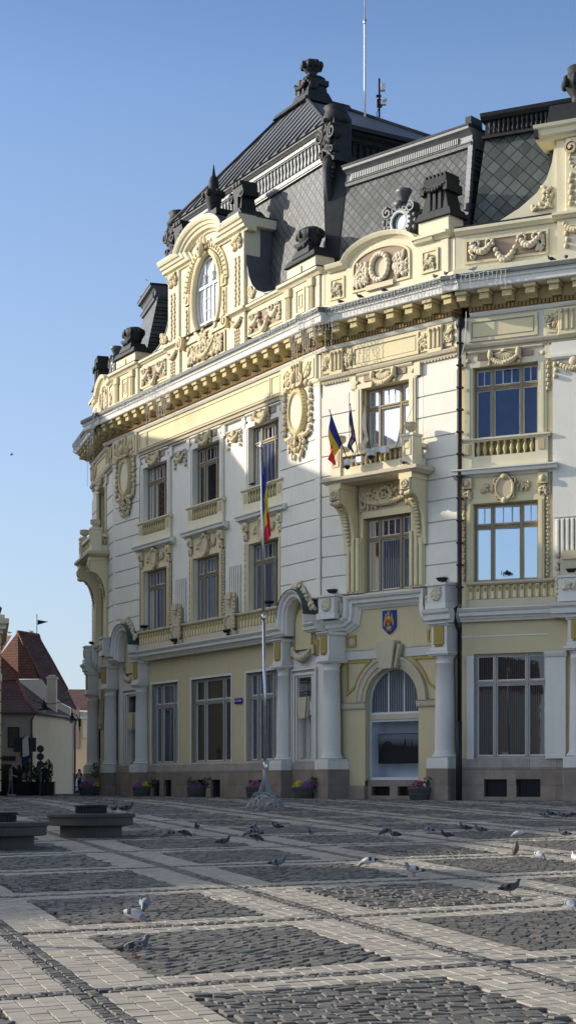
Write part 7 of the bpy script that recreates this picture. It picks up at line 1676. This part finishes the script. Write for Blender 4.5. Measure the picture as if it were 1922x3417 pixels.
for px, Y, lab in ((541, 110, 'black bollard in front of the parked car'), (497, 112, 'black bollard left of the parked car'), (450, 108, 'black bollard behind the sign post')):
    p = Vector(zp(px, 1890, Y)); mb = MB(); mb.lathe([(.10, 0), (.10, .08), (.075, .12), (.075, .9), (.09, .93), (.09, .98), (.05, 1.06), (.01, 1.08)], 0, 0, 10); o = mb.build('bollard', 'iron'); o.location = (p.x, Y, ground_z(p.x, Y)); tag(o, lab, 'bollard', 'bollards at the street mouth')
for px, py, Y, lab in ((85, 452, 129, 'white gull on the roof ridge at left'), (285, 445, 126.9, 'white gull on the short roof ridge at right')):
    p = Vector(zp(px, py, Y)); pigeon(p, R(170), 'bird_white', 'stand', lab, 1.3, 'gulls on the old roof')

# ================================================================== people on the left
def person(px, Y, H, face_deg, clothes, label, pose):
    """one skinned body: skeleton joints with radii, five-fingered hands; clothing is told apart by material, hair is a part"""
    p = Vector(zp(px, 1900, Y)); root = thing('person', label, 'person', (p.x, Y, ground_z(p.x, Y) + .025), R(face_deg), 'people at the far left of the square'); k = H / 1.72
    J = {}; E = []; Rr = {}
    def j(n, x, y, z, r, par=None): J[n] = (x * k, y * k, z * k); Rr[n] = r * k; (E.append((par, n)) if par else None)
    st = pose.get('stride', .05)
    j('pel', 0, 0, .95, .135); j('waist', 0, .0, 1.10, .125, 'pel'); j('chest', 0, -.01, 1.28, .15, 'waist'); j('neckb', 0, 0, 1.43, .075, 'chest'); j('neck', 0, -.02, 1.50, .052, 'neckb'); j('head', 0, -.035, 1.575, .085, 'neck'); j('crown', 0, -.03, 1.655, .075, 'head'); j('face', 0, -.075, 1.58, .065, 'head'); j('nose', 0, -.128, 1.575, .014, 'face'); j('chin', 0, -.085, 1.525, .04, 'face')
    for s in (-1, 1):
        q = 'LR'[s > 0]; f = st * s; b = pose.get('arm' + q, (.0, -.04, .0))
        j('hip' + q, s * .09, 0, .90, .10, 'pel'); j('knee' + q, s * .10, -f * .6 - .02, .50, .062, 'hip' + q); j('ank' + q, s * .11, -f + .02, .09, .043, 'knee' + q); j('heel' + q, s * .11, -f + .03, .045, .038, 'ank' + q); j('ball' + q, s * .125, -f - .10, .035, .036, 'heel' + q); j('toe' + q, s * .13, -f - .17, .03, .026, 'ball' + q)
        j('sh' + q, s * .185, 0, 1.40, .068, 'chest'); ex, ey, ez_ = s * (.235 + b[0] * .3), b[1] * .5, 1.13; wx, wy, wz = s * (.25 - b[0]), b[1] * 2.2 - .02, .90 + b[2]
        j('el' + q, ex, ey, ez_, .046, 'sh' + q); j('wr' + q, wx, wy, wz, .030, 'el' + q); d = (Vector((wx, wy, wz)) - Vector((ex, ey, ez_))).normalized(); ax = Vector((0, 1, 0)) if abs(d.y) < .8 else Vector((0, 0, 1)); sd = (ax - d * ax.dot(d)).normalized(); pm = Vector((wx, wy, wz)) + d * .06
        j('palm' + q, pm.x, pm.y, pm.z, .030, 'wr' + q)
        for fi, (o_, ln) in enumerate(((-.03, .06), (-.01, .075), (.01, .07), (.028, .055))):
            a = pm + sd * o_ + d * .03; bb = a + d * ln * .55; cc_ = bb + d * ln * .4 + Vector((-s * .018, 0, 0)); j('f%d%s' % (fi, q), a.x, a.y, a.z, .010, 'palm' + q); j('g%d%s' % (fi, q), bb.x, bb.y, bb.z, .009, 'f%d%s' % (fi, q)); j('h%d%s' % (fi, q), cc_.x, cc_.y, cc_.z, .008, 'g%d%s' % (fi, q))
        a = pm - sd * .035 - d * .02; bb = a - sd * .02 + d * .035; j('t0' + q, a.x, a.y, a.z, .011, 'palm' + q); j('t1' + q, bb.x, bb.y, bb.z, .009, 't0' + q)
    names = list(J); idx = {n: i for i, n in enumerate(names)}
    me = bpy.data.meshes.new('skel'); me.from_pydata([J[n] for n in names], [(idx[a], idx[b]) for a, b in E], []); ob = bpy.data.objects.new('skel', me); COL.objects.link(ob)
    md = ob.modifiers.new('Skin', 'SKIN'); md.use_smooth_shade = True
    for i, n in enumerate(names): sv = me.skin_vertices[0].data[i]; sv.radius = (Rr[n] * (1.12 if n in ('pel', 'waist', 'chest') else 1), Rr[n] * (.8 if n in ('pel', 'waist', 'chest') else 1)); sv.use_root = n == 'pel'
    ob.modifiers.new('Sub', 'SUBSURF').levels = 1; bpy.context.view_layer.update()
    m2 = bpy.data.meshes.new_from_object(ob.evaluated_get(bpy.context.evaluated_depsgraph_get())); bpy.data.objects.remove(ob)
    m2.name = 'body'; m2.materials.clear()
    top, leg, shoe = clothes[:3]
    for m in ('skin', top, leg, shoe, clothes[3] if len(clothes) > 3 else top): m2.materials.append(MATS[m])
    for pl in m2.polygons:
        c = pl.center / k; hand = c.z < (.93 + max(pose.get('armL', (0, 0, 0))[2], pose.get('armR', (0, 0, 0))[2])) and abs(c.x) > .20 or (pose.get('armL') and c.y < -.30)
        hem = pose.get('hem', .90)
        if c.z > 1.455: mi = 0
        elif hand and c.z > .6: mi = 0
        elif c.z > hem or abs(c.x) > .22 and c.z > .7: mi = 4 if abs(c.x) < .07 and c.y < -.05 and c.z > .95 else 1
        elif c.z > .085: mi = 2
        else: mi = 3
        pl.material_index = mi; pl.use_smooth = True
    o = bpy.data.objects.new('body', m2); COL.objects.link(o); o.parent = root
    mb = MB(); hl = pose.get('hair', 0)
    mb.ell((0, .0 * k, 1.64 * k), (.095 * k, .105 * k, .085 * k), (12, 8)); mb.ell((0, .055 * k, 1.58 * k), (.088 * k, .06 * k, .10 * k), (12, 8))
    if hl:
        mb.ell((0, .065 * k, 1.46 * k), (.10 * k, .055 * k, .16 * k), (12, 8))
        for s in (-1, 1): mb.ell((s * .085 * k, .0, 1.52 * k), (.028 * k, .05 * k, .12 * k), (8, 5))
    mb.build('hair', 'hair', root)
    mb = MB()
    for s in (-1, 1): mb.ell((s * .032 * k, -.128 * k, 1.595 * k), (.011 * k, .006 * k, .007 * k), (6, 4))
    mb.build('eyes', 'plastic_black', root); mb = MB(); mb.ell((0, -.125 * k, 1.535 * k), (.022 * k, .008 * k, .006 * k), (6, 4)); mb.build('mouth', 'cloth_brown', root)
    for s in (-1, 1): mb = MB(); mb.ell((s * .088 * k, -.02 * k, 1.58 * k), (.012 * k, .02 * k, .032 * k), (6, 4)); mb.build('ear', 'skin', root)
    return root
person(100, 90.0, 1.72, 100, ('cloth_beige', 'cloth_jeans', 'shoe_white'), 'person in beige jacket and jeans with white shoes, leftmost', {'stride': .12, 'hem': .84, 'armL': (.05, -.10, .18), 'armR': (.05, -.10, .16)})
person(178, 91.0, 1.70, 250, ('cloth_black', 'cloth_black', 'rubber'), 'person all in black facing the one in the beige jacket', {'stride': .14, 'hem': .88, 'hair': 1, 'armL': (.02, -.02, 0), 'armR': (.08, -.1, .15)})
person(408, 89.5, 1.78, 15, ('cloth_black', 'cloth_black', 'rubber'), 'tall person in dark clothes standing beside the three round signs', {'stride': .03, 'hem': .80, 'armL': (.0, -.03, .02), 'armR': (.0, -.03, .02)})
person(652, 118., 1.68, -10, ('cloth_black', 'cloth_brown', 'rubber'), 'person in black jacket standing by the parked car', {'stride': .05, 'hem': .82, 'hair': 1, 'armL': (.09, -.08, .1), 'armR': (.05, -.04, .05)})
person(722, 117., 1.72, -20, ('cloth_brown', 'cloth_brown', 'rubber', 'cloth_white'), 'long haired person in open dark jacket over white shirt', {'stride': .10, 'hem': .86, 'hair': 1, 'armL': (.04, -.06, .06), 'armR': (.0, -.02, .0)})

# ================================================================== the other side of the square (out of the picture, it throws the long shadows)
SD, SE, T0 = (.97, -.24), (.24, .97), -55.
def across(s, t): return (SD[0] * t + SE[0] * s, SD[1] * t + SE[1] * s)
def row_house(prof, depth, label, wallm, roofm, wall_h, nm='row_house', cat='house', chim=()):
    s0 = prof[0][0]; o = Vector((*across(s0, T0), -1.2)); root = thing(nm, label, cat, o)
    mb = MB(); n = len(prof)
    def pt(s, t, z): x, y = across(s, t); return (x - o.x, y - o.y, z - o.z)
    for i in range(n - 1):
        (a, za), (b, zb) = prof[i], prof[i + 1]
        mb.add([pt(a, T0, -1.5), pt(b, T0, -1.5), pt(b, T0, min(zb, wall_h)), pt(a, T0, min(za, wall_h))], [(0, 1, 2, 3)], False)
    a, b = prof[0][0], prof[-1][0]
    mb.add([pt(a, T0, -1.5), pt(a, T0 - depth, -1.5), pt(a, T0 - depth, min(wall_h, prof[0][1])), pt(a, T0, min(wall_h, prof[0][1]))], [(0, 1, 2, 3)], False); mb.add([pt(b, T0, -1.5), pt(b, T0 - depth, -1.5), pt(b, T0 - depth, min(wall_h, prof[-1][1])), pt(b, T0, min(wall_h, prof[-1][1]))], [(0, 1, 2, 3)], False)
    mb.build('wall', wallm, root)
    mb = MB()
    for i in range(n - 1):
        (a, za), (b, zb) = prof[i], prof[i + 1]; wa, wb = min(za, wall_h), min(zb, wall_h)
        mb.add([pt(a, T0 + .3, wa), pt(b, T0 + .3, wb), pt(b, T0 - .2, zb), pt(a, T0 - .2, za), pt(b, T0 - depth, wb), pt(a, T0 - depth, wa)], [(0, 1, 2, 3), (3, 2, 4, 5)], False)
    mb.build('roof', roofm, root)
    for cs, w, zt in chim:
        mb = MB(); vs = [pt(cs + a, T0 - .4 + b, z) for z in (zt - 5, zt) for a, b in ((-w, 0), (w, 0), (w, -.8), (-w, -.8))]; mb.hexa(vs); mb.build('chimney', wallm, root)
    for fl in range(int((wall_h - 2) // 4)):
        cnt = int((prof[-1][0] - prof[0][0]) / 3.2)
        for i in range(cnt):
            s = prof[0][0] + (i + .5) * 3.2; z = 1.2 + fl * 4
            mb = MB(); mb.add([pt(s - .6, T0 + .04, z), pt(s + .6, T0 + .04, z), pt(s + .6, T0 + .04, z + 2.1), pt(s - .6, T0 + .04, z + 2.1)], [(0, 1, 2, 3)], False); mb.build('window', 'pane_dark', root)
row_house([(-32, 13), (-12, 13.2)], 9, 'cream town house across the square, outside the picture at the near left', 'house_cream', 'red_tile', 9.5)
row_house([(-11.5, 12.4), (8, 12.6), (16.4, 14.2)], 9, 'peach town house across the square, outside the picture on the left', 'house_peach', 'red_tile', 9.5)
row_house([(16.6, 15.7), (19.4, 16.0), (25.4, 16.1), (29.3, 16.75), (34, 17.2), (40.3, 17.85), (45, 19.0)], 10, 'long grey town house across the square with broad chimney, outside the picture', 'house_grey', 'red_tile', 11, 'row_house', 'house', ((25.0, 1.9, 17.75),))
row_house([(45.2, 21), (55, 25.5), (62, 27.2), (66.5, 27.5), (70.3, 27.9), (72.2, 28.2), (74.6, 28.6), (75.6, 27.3), (76.8, 28.2), (77.8, 29.2), (80, 28.4), (84, 28.3), (86, 29.2), (92, 29.5), (96, 29), (97, 19), (116, 18)], 14, 'great pale church across the square, outside the picture on the far left', 'house_cream', 'dark_red_tile', 16, 'church', 'church', ((73.4, .75, 31.3),))
lp = across(15.25, -20.); gz_ = ground_z(*lp); st = thing('street_lamp', 'tall slim dark street lamp outside the picture on the near left', 'street lamp', (lp[0], lp[1], gz_)); mb = MB(); mb.tube([(0, 0, 0), (0, 0, 10.6)], .11, 10, True, .07); mb.lathe([(.2, 0), (.2, .6), (.14, .9), (.1, 1.0)], 0, 0, 12); mb.build('post', 'iron', st); mb = MB(); mb.tube([(0, 0, 10.5), (.1, .6, 10.8), (.2, 1.2, 10.7)], .05, 8); mb.ell((.22, 1.35, 10.65), (.16, .4, .1), (8, 5)); mb.build('lamp_head', 'iron', st)

# ================================================================== light, sky, camera
SUN_EL, SUN_AZ = 20.0, -76.0     # azimuth clockwise from +Y
w = bpy.data.worlds.new('World'); scene.world = w; w.use_nodes = True; nt = w.node_tree; nt.nodes.clear()
sky = nt.nodes.new('ShaderNodeTexSky'); sky.sky_type = 'NISHITA'; sky.sun_disc = False; sky.sun_elevation = R(SUN_EL); sky.sun_rotation = R(SUN_AZ); sky.altitude = 400; sky.air_density = 1.0; sky.dust_density = .6; sky.ozone_density = 1.6
bg = nt.nodes.new('ShaderNodeBackground'); bg.inputs['Strength'].default_value = SKY_STRENGTH = .11; out = nt.nodes.new('ShaderNodeOutputWorld'); 
gx = nt.nodes.new('ShaderNodeTexCoord'); sx_ = nt.nodes.new('ShaderNodeSeparateXYZ'); nt.links.new(gx.outputs['Generated'], sx_.inputs[0])
gain = mixc(nt, 1.0, sky.outputs[0], (1.50, 1.62, 1.85), 'MULTIPLY')
gain = mixc(nt, 1.0, gain, ramp(nt, sx_.outputs[2], .39, .82, (1, 1, 1), (.20, .20, .22)), 'MULTIPLY')
hz = nt.nodes.new('ShaderNodeValToRGB'); nt.links.new(sx_.outputs[2], hz.inputs[0]); e0 = hz.color_ramp.elements
e0[0].position = 0.0; e0[0].color = (.80,) * 3 + (1,); e0[1].position = .42; e0[1].color = (0, 0, 0, 1); k_ = e0.new(.18); k_.color = (.42,) * 3 + (1,)
skyc = mixc(nt, hz.outputs[0], gain, (4.7, 5.35, 6.4))   # pale haze towards the horizon
dv = nt.nodes.new('ShaderNodeVectorMath'); dv.operation = 'DOT_PRODUCT'; nt.links.new(gx.outputs['Generated'], dv.inputs[0])
dv.inputs[1].default_value = (math.sin(R(SUN_AZ)) * math.cos(R(SUN_EL)), math.cos(R(SUN_AZ)) * math.cos(R(SUN_EL)), math.sin(R(SUN_EL)))
glow = ramp(nt, dv.outputs['Value'], .52, 1.0); skyc = mixc(nt, 1.0, skyc, mixc(nt, glow, (0, 0, 0), (17, 16.8, 16.4)), 'ADD')   # bright haze round the low sun
nt.links.new(skyc, bg.inputs[0]); nt.links.new(bg.outputs[0], out.inputs[0])
sd = bpy.data.lights.new('sun', 'SUN'); sd.energy = 5.0; sd.angle = R(.5); sd.color = (1.0, .92, .79); so = bpy.data.objects.new('sun', sd); COL.objects.link(so)
az, el = R(SUN_AZ), R(SUN_EL); to = Vector((math.sin(az) * math.cos(el), math.cos(az) * math.cos(el), math.sin(el))); so.rotation_euler = to.to_track_quat('Z', 'Y').to_euler(); so.location = (-40, 10, 40)
cd = bpy.data.cameras.new('camera'); cam = bpy.data.objects.new('camera', cd); COL.objects.link(cam); scene.camera = cam
cam.location = (0, 0, 0); cam.rotation_euler = (R(90), 0, 0); cd.sensor_fit = 'VERTICAL'; cd.sensor_height = 36; cd.lens = FPX / 3417 * 36; cd.shift_y = (HY - 3417 / 2) / 3417; cd.clip_start = .5; cd.clip_end = 6000
scene.view_settings.view_transform = 'Standard'; scene.view_settings.look = 'None'; scene.view_settings.exposure = 0; scene.view_settings.gamma = 1
scene.cycles.max_bounces = 6; scene.cycles.diffuse_bounces = 3; scene.cycles.glossy_bounces = 3
